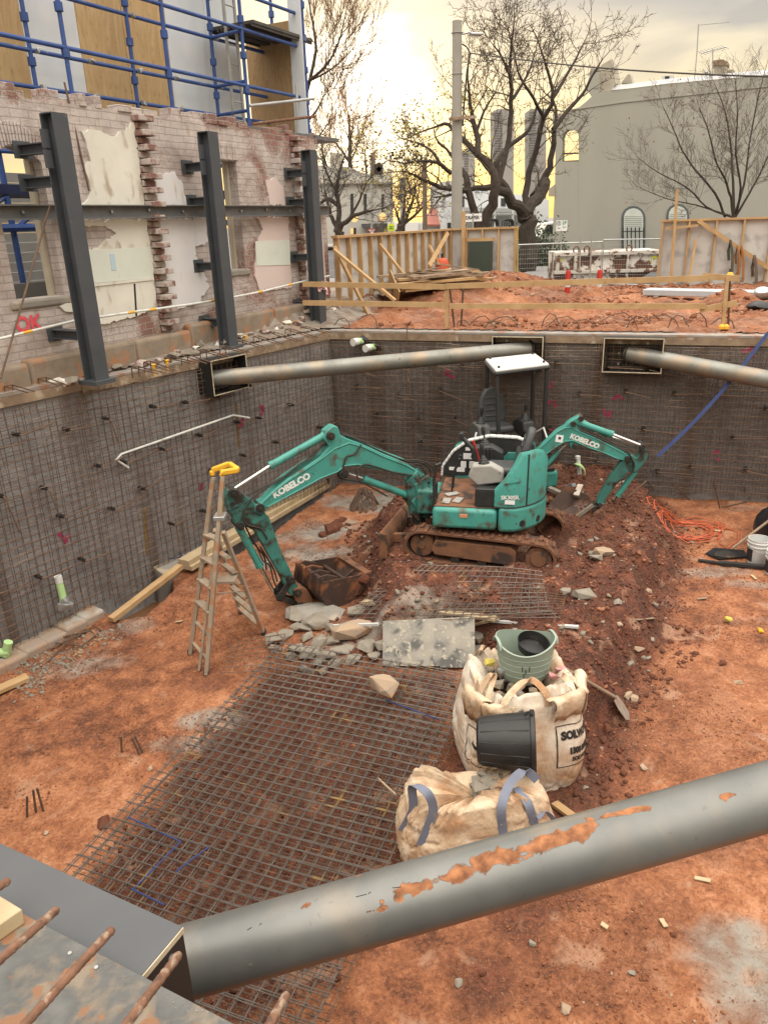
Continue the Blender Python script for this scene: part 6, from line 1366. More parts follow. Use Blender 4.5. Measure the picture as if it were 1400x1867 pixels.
ram([(1152,517),(895,422),(775,383)],.046,.024,ex,onp,-.0)
# arm
arm=tr_([(100,478),(152,470),(215,520),(250,545),(300,590),(345,640),(400,800),(470,950),(512,1040),(505,1085),(465,1090),(432,1030),(400,960),(330,840),(262,720),(210,690),(180,705),(152,690),(140,655),(105,590),(90,510)],'arm',tealdirty,.13)
for o in(-.085,.085): tr_([(255,560),(305,548),(325,590),(290,625),(250,605)],'arm_cheek',tealdirty,.025,par=ex,off=o)
mb=MB();ax_=(onp(205,560)-onp(115,560)).normalized();an=LB.cross(ax_);an=an if an.z>0 else -an
for i,(tx,yy) in enumerate((('2304 KG',555),('DYNAMIC WLL',580),('250 KG',606))): put_text(mb,tx,onp(158+i*2,yy,.0665),(onp(210,545)-onp(120,590)).normalized(),an,.055,.001,.92)
mb.build('stencil_lettering',signink,arm)
ram([(175,700),(300,932),(385,1095)],.046,.026,ex,onp,.0)
for o in(-.075,.075):
    tr_([(455,990),(480,1000),(420,1115),(385,1120),(380,1095)],'linkage',darkcast,.025,off=o);tr_([(380,1090),(420,1092),(500,1115),(520,1140),(495,1150),(400,1125)],'linkage',darkcast,.025,off=o*.6)
tr_([(478,1050),(520,1035),(560,1050),(590,1100),(600,1200),(575,1225),(545,1200),(520,1150),(490,1110)],'quick_hitch',mudmetal,.20)
# hoses over the boom
def hoses(on,paths,par,r=.011):
    mb=MB()
    for P,off in paths:
        Q=[on(x,y,off) for x,y in P];S=[]
        for i in range(len(Q)-1):
            for k in range(4):
                f=k/4;a=Q[max(i-1,0)];b=Q[i];c=Q[i+1];d=Q[min(i+2,len(Q)-1)];S.append(.5*((2*b)+(c-a)*f+(2*a-5*b+4*c-d)*f*f+(3*b-a-3*c+d)*f**3))
        S.append(Q[-1]);mb.tube(S,r,6)
    return mb.build('hydraulic_hose',hose,par)
hoses(onp,[([(755,158),(820,175),(880,205),(1000,262),(1120,308),(1200,308),(1265,330),(1300,375),(1290,430)],.05),([(760,150),(880,197),(1010,255),(1130,318),(1215,325),(1275,360),(1285,420)],.02),([(800,180),(900,230),(1040,290),(1160,340),(1230,345),(1265,395)],-.03),([(1130,330),(1200,350),(1245,380),(1235,430)],.06),
 ([(870,215),(830,270),(785,285),(765,345),(745,390)],.085),([(745,395),(770,420),(880,440),(960,480),(1030,520)],.03),([(1190,395),(1060,375),(960,345),(890,330),(845,360),(850,410),(885,440)],.09),
 ([(660,195),(600,285),(520,330),(440,395),(330,465),(240,530)],.06),([(690,215),(640,250),(540,335),(400,430),(300,480),(225,520)],-.0),([(240,530),(200,590),(190,640),(220,680),(290,700),(330,760)],.075),
 ([(280,820),(310,890),(350,920),(370,1000),(395,1060)],.05),([(300,815),(340,880),(380,950),(400,1020)],.0),([(220,700),(270,800),(330,880),(345,960)],-.05)],boom)
# hydraulic lines: bright teal tubes along the boom back
mb=MB();
for o in(.03,-.02): mb.tube([onp(x,y-6,o) for x,y in ((640,275),(560,325),(450,398),(372,458))],.012,6);mb.tube([onp(x,y-8,o) for x,y in ((800,180),(900,225),(1020,275),(1130,318))],.012,6)
mb.build('hydraulic_tube',teal,boom)
# bucket: profile in the boom plane, width across
hb=onp(560,1120);ab=dirv(AB)
def bprof(o,pts): return [o+ab*a+Z*b for a,b in pts]
BW=.86;BP=[(.10,.05),(.13,-.10),(.08,-.24),(-.06,-.33),(-.24,-.31),(-.42,-.20),(-.52,-.06)]
def bucket(par,hb,ab,lat,BW,BP,cut=None,mat=rusty,shift=0.):
    mb=MB();n=len(BP);vs=[];fs=[];t=.018
    for side in(-1,1):
        for a,b in BP: vs.append(hb+ab*a+Z*b+lat*(side*BW/2+shift))
        cx=sum(p[0] for p in BP)/n;cz=sum(p[1] for p in BP)/n+.05
        for a,b in BP:
            d=Vector((cx-a,cz-b)).normalized();vs.append(hb+ab*(a+d.x*t)+Z*(b+d.y*t)+lat*(side*BW/2+shift))
    for k in range(n-1): fs+=[(k,k+1,2*n+k+1,2*n+k),(n+k+1,n+k,3*n+k,3*n+k+1),(k,n+k,n+k+1,k+1),(2*n+k+1,3*n+k+1,3*n+k,2*n+k)]
    fs+=[(0,2*n,3*n,n),(n-1,2*n-1,4*n-1,3*n-1)]
    mb.add(vs,fs);sh=mb.build('bucket',mat,par,smooth=50)
    for side in(-1,1):
        mb=MB();mb.prism([hb+ab*a+Z*b+lat*(side*(BW/2-.001)+shift) for a,b in BP],lat*(side*.02));mb.build('side_plate',mat,sh)
    return sh
hb=UF(592,1090)+Z*.30;ab=dirv(R(-124));lb2=Vector((-math.cos(R(-124)),math.sin(R(-124)),0))
sh=bucket(ex,hb,ab,lb2,.66,[(.20,.12),(.25,-.05),(.18,-.20),(.02,-.29),(-.20,-.28),(-.38,-.16),(-.48,.04)])
mb=MB();mb.bar(hb+ab*.02+Z*.02-lb2*.32,hb+ab*.02+Z*.02+lb2*.32,.05,16);mb.build('hinge_tube',rusty,sh)
mb=MB()
for o in(-.28,-.10,.08,.26): mb.prism([hb+ab*a+Z*b+lb2*o for a,b in ((.24,.17),(.27,-.04),(.12,-.24),(-.08,-.16),(-.05,.10),(.10,.17))],lb2*.028)
each(mb,'hinge_ear',rusty,sh,bevel=.006)
mb=MB()
for a,b in ((.17,.12),(-.20,-.02)): mb.bar(hb+ab*a+Z*b-lb2*.31,hb+ab*a+Z*b+lb2*.31,.026,12)
each(mb,'cross_bar',rusty,sh)
mb=MB();mb.beam(hb+ab*-.475+Z*.035-lb2*.33,hb+ab*-.475+Z*.035+lb2*.33,.09,.03);mb.build('cutting_edge',mudmetal,sh)
mb=MB();mb.prism([hb+ab*a+Z*b+lb2*.06 for a,b in ((.22,.05),(.17,-.18),(.02,-.27),(-.20,-.26),(-.37,-.14),(-.46,.02),(-.34,-.02),(-.16,-.12),(.04,-.10))],lb2*.02);mb.build('inner_plate',rusty,sh)
mb=MB();mb.rock(hb-ab*.30-Z*.14+lb2*.22,(.30,.30,.22),4,40,rz=.5);mb.rock(hb-ab*.40-Z*.02+lb2*.30,(.2,.2,.16),5,30);tag(mb.build('soil_clod',soilrock,smooth=0),'lump of red soil left in the front excavator bucket','soil clod')
# ---------------------------------------------------------------- rear excavator
G2=Vector((1.78,11.05,-2.55));X2=frame(G2,R(100),0,0,.92);H2=frame(G2,R(166),0,0,.92)
e2_=thing('excavator','teal mini excavator with a pale canopy, behind the other one','excavator',G2)
for s in(1,-1): crawler(e2_,X2,s)
dozer_blade(e2_,X2,1.36)
house(e2_,H2,.30);seat(e2_,H2,-.20,0,1.36,.12)
console(e2_,H2,.05,-.38,1.34,1,pm('dark_grey_plastic',(.09,.095,.09),(.07,.075,.07),6,.6,bump=.05));console(e2_,H2,.05,.38,1.34,1,blackpl)
ro=[(903,678),(1001,666),(958,651),(884,657)]
rf=[U(x,y,-.30) for x,y in ro];rf[2]=rf[1]+(rf[3]-rf[0])*.98
mb=MB();mb.prism([p-Z*.02 for p in rf],(0,0,.05));rfo=mb.build('canopy_roof',whitep,e2_,bevel=.04,seg=4)
mb=MB();
for a,b in ((.08,.1),(.92,.1),(.08,.9),(.92,.9)): p=rf[0]+(rf[1]-rf[0])*a+(rf[3]-rf[0])*b+Z*.035;mb.bar(p-Z*.01,p+Z*.025,.018,8)
each(mb,'roof_bolt',blackpl,rfo)
hz2=-1.55
for i,(px,py) in enumerate(((925,800),(993,800),(979,770),(884,775))):
    a=rf[i].lerp(sum(rf,Vector())/4,.07)-Z*.03;dnv=Vector((0,0,-1.35));b=a+dnv+(dirv(R(150))*.10 if i in(0,) else Vector())
    mb=MB();mb.tube([a,a-Z*.05,a.lerp(b,.35),b],.031,10);mb.build('canopy_post',blackpl,e2_)
mb=MB();mb.tube([rf[0]-Z*.03,rf[3]-Z*.03],.024,8);mb.tube([rf[1]-Z*.03,rf[2]-Z*.03],.024,8);mb.tube([rf[0]-Z*.03,rf[1]-Z*.03],.02,8);each(mb,'canopy_frame',blackpl,e2_)
fe=rf[3].lerp(rf[0],.05)-Z*.80+Vector((-.02,-.05,0));q=thing('fire_extinguisher','small red fire extinguisher strapped to the canopy post of the rear excavator','fire extinguisher',fe)
mb=MB();mb.lathe([(0,-.16),(.05,-.15),(.055,-.12),(.055,.11),(.035,.15),(.018,.165),(0,.165)],fe,16);mb.build('cylinder',redp,q);mb=MB();mb.bar(fe+Z*.16,fe+Z*.2,.018,8);mb.beam(fe+Z*.2,fe+Z*.22+Vector((.06,-.03,0)),.02,.015);mb.build('valve',blackpl,q);mb=MB();mb.lathe([(.0565,.05),(.0565,.10)],fe,16);mb.build('label_band',signw,q)
mb=MB(H2);mb.tube([(.1,.52,1.3),(.3,.62,1.45),(.5,.62,1.25)],.016,8);mb.tube([(.35,-.55,1.5),(.42,-.62,1.35),(.40,-.62,1.1)],.016,8);each(mb,'grab_bar',whitep,e2_)
# rear boom
A2=R(97);P2=(Vector((2.45,10.08,-1.2)),A2);L2=Vector((math.cos(A2),-math.sin(A2),0));L2=-L2 if L2.y>0 else L2
t3=lambda L:[(940+x/5.385,740+y/5.385) for x,y in L]
on2=lambda x,y,off=0.:UA(940+x/5.385,740+y/5.385,*P2)+L2*off
t2=lambda L,name,mat,th,par=e2_,off=0.,bev=.01: traced(t3(L),P2,L2,th,off).build(name,mat,par,bevel=bev)
b2=t2([(60,560),(235,392),(400,235),(478,190),(500,160),(545,130),(612,90),(650,100),(652,125),(592,165),(600,222),(780,300),(960,393),(1080,455),(1115,495),(1080,530),(1035,522),(1000,515),(860,457),(700,402),(560,338),(475,345),(430,372),(275,482),(110,660)],'boom',teal,.14)
mb=MB()
mb.tube([on2(x,y,.072) for x,y in ((240,398),(400,246),(480,202),(545,204),(600,232),(780,310),(960,403),(1070,462))],.008,6);mb.tube([on2(x,y,.072) for x,y in ((275,472),(430,360),(475,334),(560,328),(700,392),(860,447),(1000,506))],.008,6);mb.build('boom_rim',teal,b2)
bx=(on2(790,378)-on2(550,285)).normalized();bn=L2.cross(bx);bn=bn if bn.z>0 else -bn
mb=MB();put_text(mb,'KOBELCO',on2(668,334,.0745),bx,bn,.092,.0055);mb.build('lettering',letter,b2)
mb=MB();c=on2(422,308,.0725);mb.box(c,(.10,.004,.10),Matrix((bx,-L2,bn)).transposed()@Matrix.Rotation(-.25,3,'Y'));o=mb.build('warning_sticker',signw,b2);mb=MB();mb.box(c+L2*.003+bn*.008,(.035,.003,.035),Matrix((bx,-L2,bn)).transposed());mb.build('warning_symbol',signink,o)
t2([(520,350),(560,335),(610,350),(600,400),(560,420),(530,395)],'ram_lug',teal,.10,off=0)
mb=MB()
for (x,y) in ((555,160),(630,110),(570,380),(1230,385),(1080,500),(820,960),(930,1035),(750,1000)): mb.disc(on2(x,y),L2,.035,.24,14)
each(mb,'pin',darkcast,b2)
ram([(590,150),(945,275),(1215,380)],.045,.022,e2_,on2,.035)
ram([(650,160),(900,300),(1190,395)],.032,.016,e2_,on2,-.06)
ram([(300,590),(430,440),(490,380)],.04,.022,e2_,on2,.0)
t2([(1200,372),(1240,362),(1268,400),(1285,490),(1240,570),(1170,640),(1100,640),(1090,560),(1040,540),(1080,470),(1130,470),(1180,500),(1215,440)],'arm_head',tealdirty,.12)
a2=t2([(1040,520),(1110,545),(1105,620),(1040,710),(975,770),(905,860),(858,935),(820,960),(785,945),(800,895),(900,720),(985,590)],'arm',tealdirty,.12)
ram([(1165,645),(1000,885),(938,1030)],.042,.024,e2_,on2,.0)
hoses(on2,[([(620,225),(780,290),(900,345),(1040,420),(1110,470),(1140,540),(1130,620),(1060,690),(970,740)],.07),([(640,215),(800,280),(960,360),(1090,400),(1140,440)],.05),([(700,260),(850,330),(1000,400),(1100,450),(1150,520),(1190,560),(1210,520),(1180,490)],.03),([(1110,470),(1150,560),(1110,650),(1020,700)],.09),([(300,600),(360,540),(470,410)],.06)],b2,.010)
for o in(-.06,.06): t2([(795,960),(850,935),(905,965),(925,1020),(915,1060),(900,1050),(880,1000),(840,980)],'linkage',tealdirty,.03,off=o)
t2([(690,1010),(740,970),(800,965),(930,1020),(945,1045),(900,1075),(800,1090),(760,1140),(700,1130)],'quick_hitch',darkcast,.17)
h3=on2(640,1020);l3=Vector((math.cos(A2),-math.sin(A2),0))
# rusty bucket curled under the arm with its mouth to the left
mb=MB();q=[on2(500,1095,.30),on2(745,945,.12),on2(700,900,-.30),on2(560,870,-.40),on2(520,835,-.30),on2(285,985,.05)]
inner=[on2(500,1095,.30),on2(285,985,.22),on2(525,840,-.22),on2(600,1000,.06)]
def plate(pts,th,name,mat,par):
    n=(pts[1]-pts[0]).cross(pts[2]-pts[0]).normalized();mb=MB();mb.prism(pts,n*th);return mb.build(name,mat,par,bevel=.004)
bk=plate([on2(285,985,.10),on2(520,838,-.25),on2(590,1005,-.22),on2(370,1050,.14)],.018,'bucket',rusty,e2_)
plate([on2(370,1050,.14),on2(590,1005,-.22),on2(740,1000,-.16),on2(500,1100,.20)],.018,'bucket_floor',rusty,bk)
plate([on2(520,838,-.25),on2(740,940,-.26),on2(760,1000,-.20),on2(590,1005,-.22)],.018,'side_plate',rusty,bk)
mb=MB();mb.beam(on2(490,1098,.22),on2(745,943,.12),.03,.05);mb.build('bucket_lip',alu,bk)
mb=MB();mb.prism([on2(495,1105,.21),on2(740,960,.11),on2(720,1060,.1),on2(640,1130,.14),on2(520,1150,.18)],L2*.02);mb.build('side_plate',rusty,bk)
# tread of a spare rubber track and scrap behind the counterweight
c=Vector(UF(1010,905));
# ================================================================ BIG MESH STACK
def meshsheet(lb,P,nx,ny,dz,seed,mat=meshst,r=.0045,sag=.012,group=None):
    """P: four corners (near-left, far-left, far-right, near-right) on the soil"""
    rg=random.Random(seed);mb=MB();ph=rg.uniform(0,6)
    def pt(u,v):
        a=P[0].lerp(P[3],u);b=P[1].lerp(P[2],u);p=a.lerp(b,v).copy();p.z+=dz+sag*math.sin(u*5+ph)*math.sin(v*4+ph*.7);return p
    for i in range(nx+1):
        u=i/nx+rg.uniform(-.002,.002);e0=-.006-rg.uniform(0,.003);mb.tube([pt(u,e0+(1-2*e0)*k/8) for k in range(9)],r,5)
    for j in range(ny+1):
        v=j/ny+rg.uniform(-.001,.001);mb.tube([pt(-.010+1.02*k/6,v)+Z*r*1.9 for k in range(7)],r,5)
    o=mb.build('mesh_sheet',mat,smooth=60);return tag(o,lb,'reinforcing mesh',group)
zM=-2.77;L0=U(489,1206,zM);Rp=U(702,1595,zM);aM=L0-U(130,1588,zM);aM.normalize();wM=Vector((aM.y,-aM.x,0));WM=(Rp-L0).dot(wM)
P=[L0-aM*4.15,L0+aM*.32,L0+aM*.32+wM*WM,L0-aM*4.15+wM*WM]
NXM,NYM=round(WM/.1),45
grp='stacked mesh sheets on the pit floor'
meshsheet('top sheet of the big stack of reinforcing mesh lying on the pit floor',P,NXM,NYM,.055,1,group=grp)
meshsheet('middle sheet of the big mesh stack, shifted a little up the floor',[p+Vector((.006,.024,0)) for p in P],NXM,NYM,.030,2,group=grp)
meshsheet('bottom sheet of the big mesh stack, peeping out at the right edge',[p+wM*.05 for p in P],NXM,NYM,-.01,3,mat=rebar,group=grp)
# blue paint on some of the bars
def meshpt(px,py): return U(px,py,-2.62)
mb=MB()
for a,b in (((235,1490),(330,1535)),((330,1535),(245,1620)),((240,1620),(300,1650)),((700,1275),(800,1312)),((320,1590),(380,1545))):
    p=UA;A=U(a[0],a[1],-2.70);B=U(b[0],b[1],-2.70);mb.bar(A,B,.0065,6)
bt_=thing('blue_marking','blue sprayed lengths of bar in the big mesh stack','paint mark',U(300,1560,-2.72));each(mb,'blue_bar',bluespray,bt_)
P=[U(404,1232,-2.80),U(424,1178,-2.80),U(520,1160,-2.80),U(505,1225,-2.80)];meshsheet('small rusty mesh offcut lying left of the rubble heap',P,7,6,.03,9,mat=wallwire,r=.0045)
def msl(lb,pts,nx,ny,seed,dz,mat=meshst): 
    P=[UF(a,b) for a,b in pts];meshsheet(lb,P,nx,ny,dz,seed,mat,r=.0042,sag=.02)
msl('small mesh offcut lying on the mound under the front excavator, uppermost of three',[(640,1135),(770,1040),(985,1055),(1000,1130)],22,9,4,.09)
msl('small mesh offcut on the mound, the middle one of three, turned askew',[(620,1142),(690,1080),(965,1075),(1015,1135)],20,9,5,.05)
msl('small mesh offcut on the mound, lowest of three, spreading to the right',[(700,1140),(760,1060),(1030,1090),(1020,1125)],18,8,6,.03,rebar)
# timber, white strips, slab
mb=MB();a=UF(662,1097,.12);b=UF(905,1128,.14);mb.beam(a,b,.09,.035);tag(mb.build('timber_batten',lvl,bevel=.004),'pale rough batten lying across the small mesh on the mound','timber')
mb=MB();mb.beam(UF(858,1140,.10),UF(908,1128,.12),.07,.02);tag(mb.build('timber_splinter',lvl),'short splintered piece of pale timber by the slab corner','timber')
mb=MB();mb.beam(UF(608,1141,.10),UF(690,1138,.10),.03,.03);tag(mb.build('white_strip',whitep),'short white metal strip poking out left of the grey slab','metal strip')
mb=MB();mb.beam(UF(895,1132,.08),UF(1054,1143,.06),.035,.025);tag(mb.build('white_strip',whitep),'long white metal strip right of the grey slab','metal strip')
sb=[UF(697,1214,.03),UF(866,1215,.03)];top=[Vector(sb[0])+Vector((.02,.34,.36)),Vector(sb[1])+Vector((.02,.34,.36))]
fit=lambda px,py,p:UA(px,py,p,R(0)) if 0 else UD(px,py,p.y)
top=[fit(698,1132,top[0]),fit(865,1124,top[1])]
mb=MB();n=(sb[1]-sb[0]).cross(top[0]-sb[0]).normalized();n=n if n.y<0 else -n
mb.prism([sb[0],sb[0].lerp(sb[1],.62),sb[0].lerp(sb[1],.62)-(top[0]-sb[0])*.03,sb[1]-(top[0]-sb[0])*.03,top[1],top[0]],n*-.05)
tag(mb.build('stone_slab',pm('blotchy_grey_slab',(.29,.265,.22),(.17,.165,.15),5,.8,bump=.25,c3=(.085,.085,.08),th=.55,w=.06,sc3=6,c4=(.33,.30,.24),th4=.60,sc4=20,w4=.03),bevel=.004),'blotchy grey slab leaning against the front of the mound','slab')
c=U(701,1252,-2.58);mb=MB();mb.rock(c+Z*.03,(.38,.24,.16),71,26,rz=-.5);tag(mb.build('stone_block',tanrock,smooth=0,bevel=.008),'tan broken stone lying on top of the big mesh stack','stone')
# rubble heap beside the bucket
rg=random.Random(19);spots=[(548,1130,.34),(575,1140,.34),(640,1155,.38),(500,1172,.26),(560,1165,.2),(585,1175,.22),(610,1170,.22),(540,1185,.2),(565,1195,.24),(595,1200,.2),(625,1190,.24),(668,1185,.28),(700,1180,.25),(520,1160,.22),(650,1120,.26),(530,1200,.18),(580,1210,.16),(612,1212,.18),(645,1205,.2),(685,1200,.2),(548,1150,.26),(604,1150,.24),(500,1190,.2),(560,1222,.15),(590,1226,.14),(870,1165,.24),(872,1190,.2)]
for i,(px,py,s) in enumerate(spots):
    c=UF(px,py);mb=MB();mb.rock(c+Z*s*.16,(s*rg.uniform(.9,1.4),s*rg.uniform(.7,1.1),s*rg.uniform(.35,.7)),i+200,16,rz=rg.uniform(0,3));tag(mb.build('concrete_lump',rubblec,smooth=0,bevel=.006,seg=1),'broken grey concrete lump in the rubble heap between the bucket and the slab','concrete lump','rubble heap by the excavator bucket')
c=UF(642,1160);mb=MB();mb.rock(c+Z*.1,(.5,.32,.2),301,30,rz=.1);tag(mb.build('stone_block',tanrock,smooth=0,bevel=.01),'large flat tan rock in the rubble under the white strip','stone')
c=UF(575,1120);mb=MB();mb.rock(c+Z*.03,(.75,.5,.16),305,34,rz=-.1);tag(mb.build('concrete_lump',concrete,smooth=0,bevel=.02),'smooth grey concrete slab piece under the front excavator bucket','concrete lump')
# ================================================================ BULK BAGS, TUBS
def superell(a,n=3.2):
    c,s=math.cos(a),math.sin(a);n=4.0;return (abs(c)**(2/n))*(1 if c>=0 else -1),(abs(s)**(2/n))*(1 if s>=0 else -1)
def mkbag(c,wx,wy,h,seed,rz,slump=.0,n=96,m=34,rim=.05,lean=(0,0)):
    Rz=Matrix.Rotation(rz,3,'Z');rs=seed*7.3
    def P(a,v):
        x,y=superell(a);bul=.86+.20*math.sin(min(v*1.15+.12,1)*math.pi*.80+.25)-.10*sstep1(.82,1.02,v)
        nz=mnoise.noise(Vector((math.cos(a)*2.1+rs,math.sin(a)*2.1,v*1.4)))*.09
        # creases: sharp folds running slanting down the cloth
        f=mnoise.noise(Vector((math.cos(a)*3.4+rs,math.sin(a)*3.4+5,v*3.2+math.sin(a*2)*1.2)));f2=mnoise.noise(Vector((math.cos(a)*6.5,math.sin(a)*6.5+rs,v*6)))
        w=-.045*(1-min(abs(f)*7,1))-.022*(1-min(abs(f2)*6,1))+.012*max(0,f2)
        ad=abs(((a+math.pi*.285+math.pi)%(2*math.pi))-math.pi);q_=(1-.85*(1-sstep1(.55,.95,ad))*sstep1(.15,.3,v)*(1-sstep1(.72,.85,v))) if seed==1 else 1;f3=mnoise.noise(Vector((math.cos(a)*11+rs,math.sin(a)*11,v*4+a)));w-=.012*(1-min(abs(f3)*5,1))
        k=bul+nz*.55*(.4+.6*q_)+.75*w*q_;z=h*v*(1+.12*mnoise.noise(Vector((math.cos(a)*1.5+rs,math.sin(a)*1.5,3)))*v)
        return Vector(c)+Rz@Vector((x*wx/2*k+lean[0]*v,y*wy/2*k+lean[1]*v,0))+Z*z
    return P
def sstep1(a,b,x): t=min(max((x-a)/(b-a),0),1);return t*t*(3-2*t)
def bag_mesh(P,n,m,seed,rim=.07,inner=1.):
    mb=MB();vs=[];fs=[];rg=random.Random(seed);jag=[rg.uniform(-1,1) for _ in range(n)]
    jag=[(jag[i-1]+jag[i]*2+jag[(i+1)%n])/4 for i in range(n)]
    rows=[i/(m-1) for i in range(m)]
    for v in rows:
        for i in range(n):
            p=P(2*math.pi*i/n,v)
            if v>.9: p=p+Z*jag[i]*rim*(v-.9)*10
            vs.append(p)
    # turn the rim inwards and down
    cen=sum((P(2*math.pi*i/n,1) for i in range(n)),Vector())/n
    for k,(d,dz) in enumerate(((.03,.012),(.09,-.03),(.16,-.10),(.2,-.22))):
        for i in range(n):
            p=P(2*math.pi*i/n,1)+Z*jag[i]*rim;q=p+(cen-p)*min(d*inner*1.9,.92);q.z=p.z+dz+.01*jag[(i*3)%n];vs.append(q)
    R_=m+4
    for r in range(R_-1):
        for i in range(n): fs.append((r*n+i,r*n+(i+1)%n,(r+1)*n+(i+1)%n,(r+1)*n+i))
    mb.add(vs,fs);return mb
def ribbon(mb,pts,w,side,t=.005):
    Q=[Vector(p) for p in pts];S=[]
    for i in range(len(Q)-1):
        for k in range(5):
            f=k/5;a=Q[max(i-1,0)];b=Q[i];c=Q[i+1];d=Q[min(i+2,len(Q)-1)];S.append(.5*((2*b)+(c-a)*f+(2*a-5*b+4*c-d)*f*f+(3*b-a-3*c+d)*f**3))
    S.append(Q[-1]);vs=[];fs=[]
    for i,p in enumerate(S):
        tn=(S[min(i+1,len(S)-1)]-S[max(i-1,0)]).normalized();sd=Vector(side);sd=(sd-tn*sd.dot(tn)).normalized();nn=tn.cross(sd)
        vs+=[p-sd*w/2-nn*t/2,p+sd*w/2-nn*t/2,p+sd*w/2+nn*t/2,p-sd*w/2+nn*t/2]
    for i in range(len(S)-1):
        for k in range(4): fs.append((i*4+k,i*4+(k+1)%4,(i+1)*4+(k+1)%4,(i+1)*4+k))
    fs+=[(3,2,1,0),tuple((len(S)-1)*4+k for k in range(4))];mb.add(vs,fs)
cA=Vector((1.12,5.62,0));cA.z=fz(cA.x,cA.y)-.03
RZA=.12;hA_=.93
bA=thing('bulk_bag','tall white printed bulk bag of spoil with a green tub standing in its mouth','bulk bag',cA)
PA=mkbag(cA,1.0,.95,hA_,1,RZA,lean=(0,.0));bag_mesh(PA,220,72,1,.07).build('bag',whitebag,bA,smooth=70)
def pdisc(cc,r,seed,par,mat,name='spoil'):
    rg=random.Random(seed);mb=MB()
    for i in range(60):
        a=rg.uniform(0,6.28);q=r*math.sqrt(rg.random());s=rg.uniform(.06,.16);mb.rock(cc+Vector((math.cos(a)*q,math.sin(a)*q,rg.uniform(-.03,.05)+.05*(1-q/r))),(s,s,s*.7),seed*100+i,10)
    return mb.build(name,mat,par,smooth=0)
pdisc(cA+Z*(hA_-.16),.42,3,bA,rubblec)
# panel print on the right front of the bag
def on_bag(P,c,h,a0,z0,vs,off=.004,rad=.5):
    out=[]
    for v in vs:
        a=a0+v.x/rad;vz=(z0+v.y)/h;p=P(a,vz);p2=P(a+.02,vz);p3=P(a,vz+.01);n=(p2-p).cross(p3-p)
        n.normalize();d=p-Vector((c.x,c.y,p.z))
        if n.dot(d)<0:n=-n
        out.append(p+n*off)
    return out
a0=-math.pi*.285
mb=MB()
for tx,zz,sz in (('SOILWORX',.56,.092),('1300 SOILS',.42,.075),('SOILWORX',.34,.055)):
    vs,fs=text_geo(tx,sz,.006 if sz>.06 else .003,1.0)
    # cut long strokes so that they follow the cloth
    mb.add(on_bag(PA,cA,hA_,a0,zz,vs,.006),fs)
# frame lines
def strip(x0,y0,x1,y1,k=14,w=.008):
    L=[];dx,dy=x1-x0,y1-y0;l=math.hypot(dx,dy);nx,ny=-dy/l*w/2,dx/l*w/2
    for i in range(k+1): f=i/k;L+= [Vector((x0+dx*f+nx,y0+dy*f+ny,0)),Vector((x0+dx*f-nx,y0+dy*f-ny,0))]
    mb.add(on_bag(PA,cA,hA_,a0,0,L,.006),[(2*i,2*i+1,2*i+3,2*i+2) for i in range(k)])
strip(-.27,.28,-.27,.65);strip(.30,.28,.30,.65);strip(-.27,.65,.30,.65);strip(-.27,.28,.30,.28)
mb.build('printed_panel',signink,bA,smooth=0);mb=MB();a0s=a0;a0=-math.pi*.80;strip(-.2,.30,-.2,.60);strip(-.2,.60,.2,.60);strip(-.2,.30,.2,.30);strip(-.1,.48,.15,.40,w=.03);a0=a0s
mb.build('printed_panel',signink,bA,smooth=0)
# cloth flaps and lifting loops
mb=MB()
for a,dx,l,dr in ((-1.2,.20,.36,.20),(-2.0,-.1,.30,.12),(-.3,.25,.34,.25),(1.2,.1,.3,.2),(-2.7,-.2,.3,.25)):
    p=PA(a,.97);d=Vector((math.cos(a+RZA),math.sin(a+RZA),0));t=Vector((-d.y,d.x,0))
    G=[];k=9
    for i in range(k):
        for j in range(k):
            u=i/(k-1);v=j/(k-1);w=(u-.5)*l*(1-.25*v);q=p+t*w+d*(.02+.09*math.sin(v*2.4))+Z*(.05*math.sin(v*3)-dr*v*v+.03*mnoise.noise(Vector((u*4+a,v*4,1))))+d*.03*mnoise.noise(Vector((u*5,v*3+a,4)));G.append(q)
    mb.add(G,[(i*k+j,(i+1)*k+j,(i+1)*k+j+1,i*k+j+1) for i in range(k-1) for j in range(k-1)])
each(mb,'cloth_flap',wovenbag,bA,smooth=80,solid=.006)
mb=MB()
for a,b,hh in ((-1.9,-1.5,.20),(-2.75,-2.35,.24),(-.75,-.35,.16),(2.3,2.0,.22)):
    p=PA(a,.85);q=PA(b,.9);o=(p+q)/2-cA;o.z=0;o.normalize();ribbon(mb,[p+o*.01,PA(a,.99)+o*.015,(p*.6+q*.4)+Z*hh-o*.1,(p*.3+q*.7)+Z*hh*.95-o*.12,PA(b,1.)+o*.015,q+o*.01],.055,(q-p).normalized())
each(mb,'lifting_loop',wovenbag,bA,smooth=60)
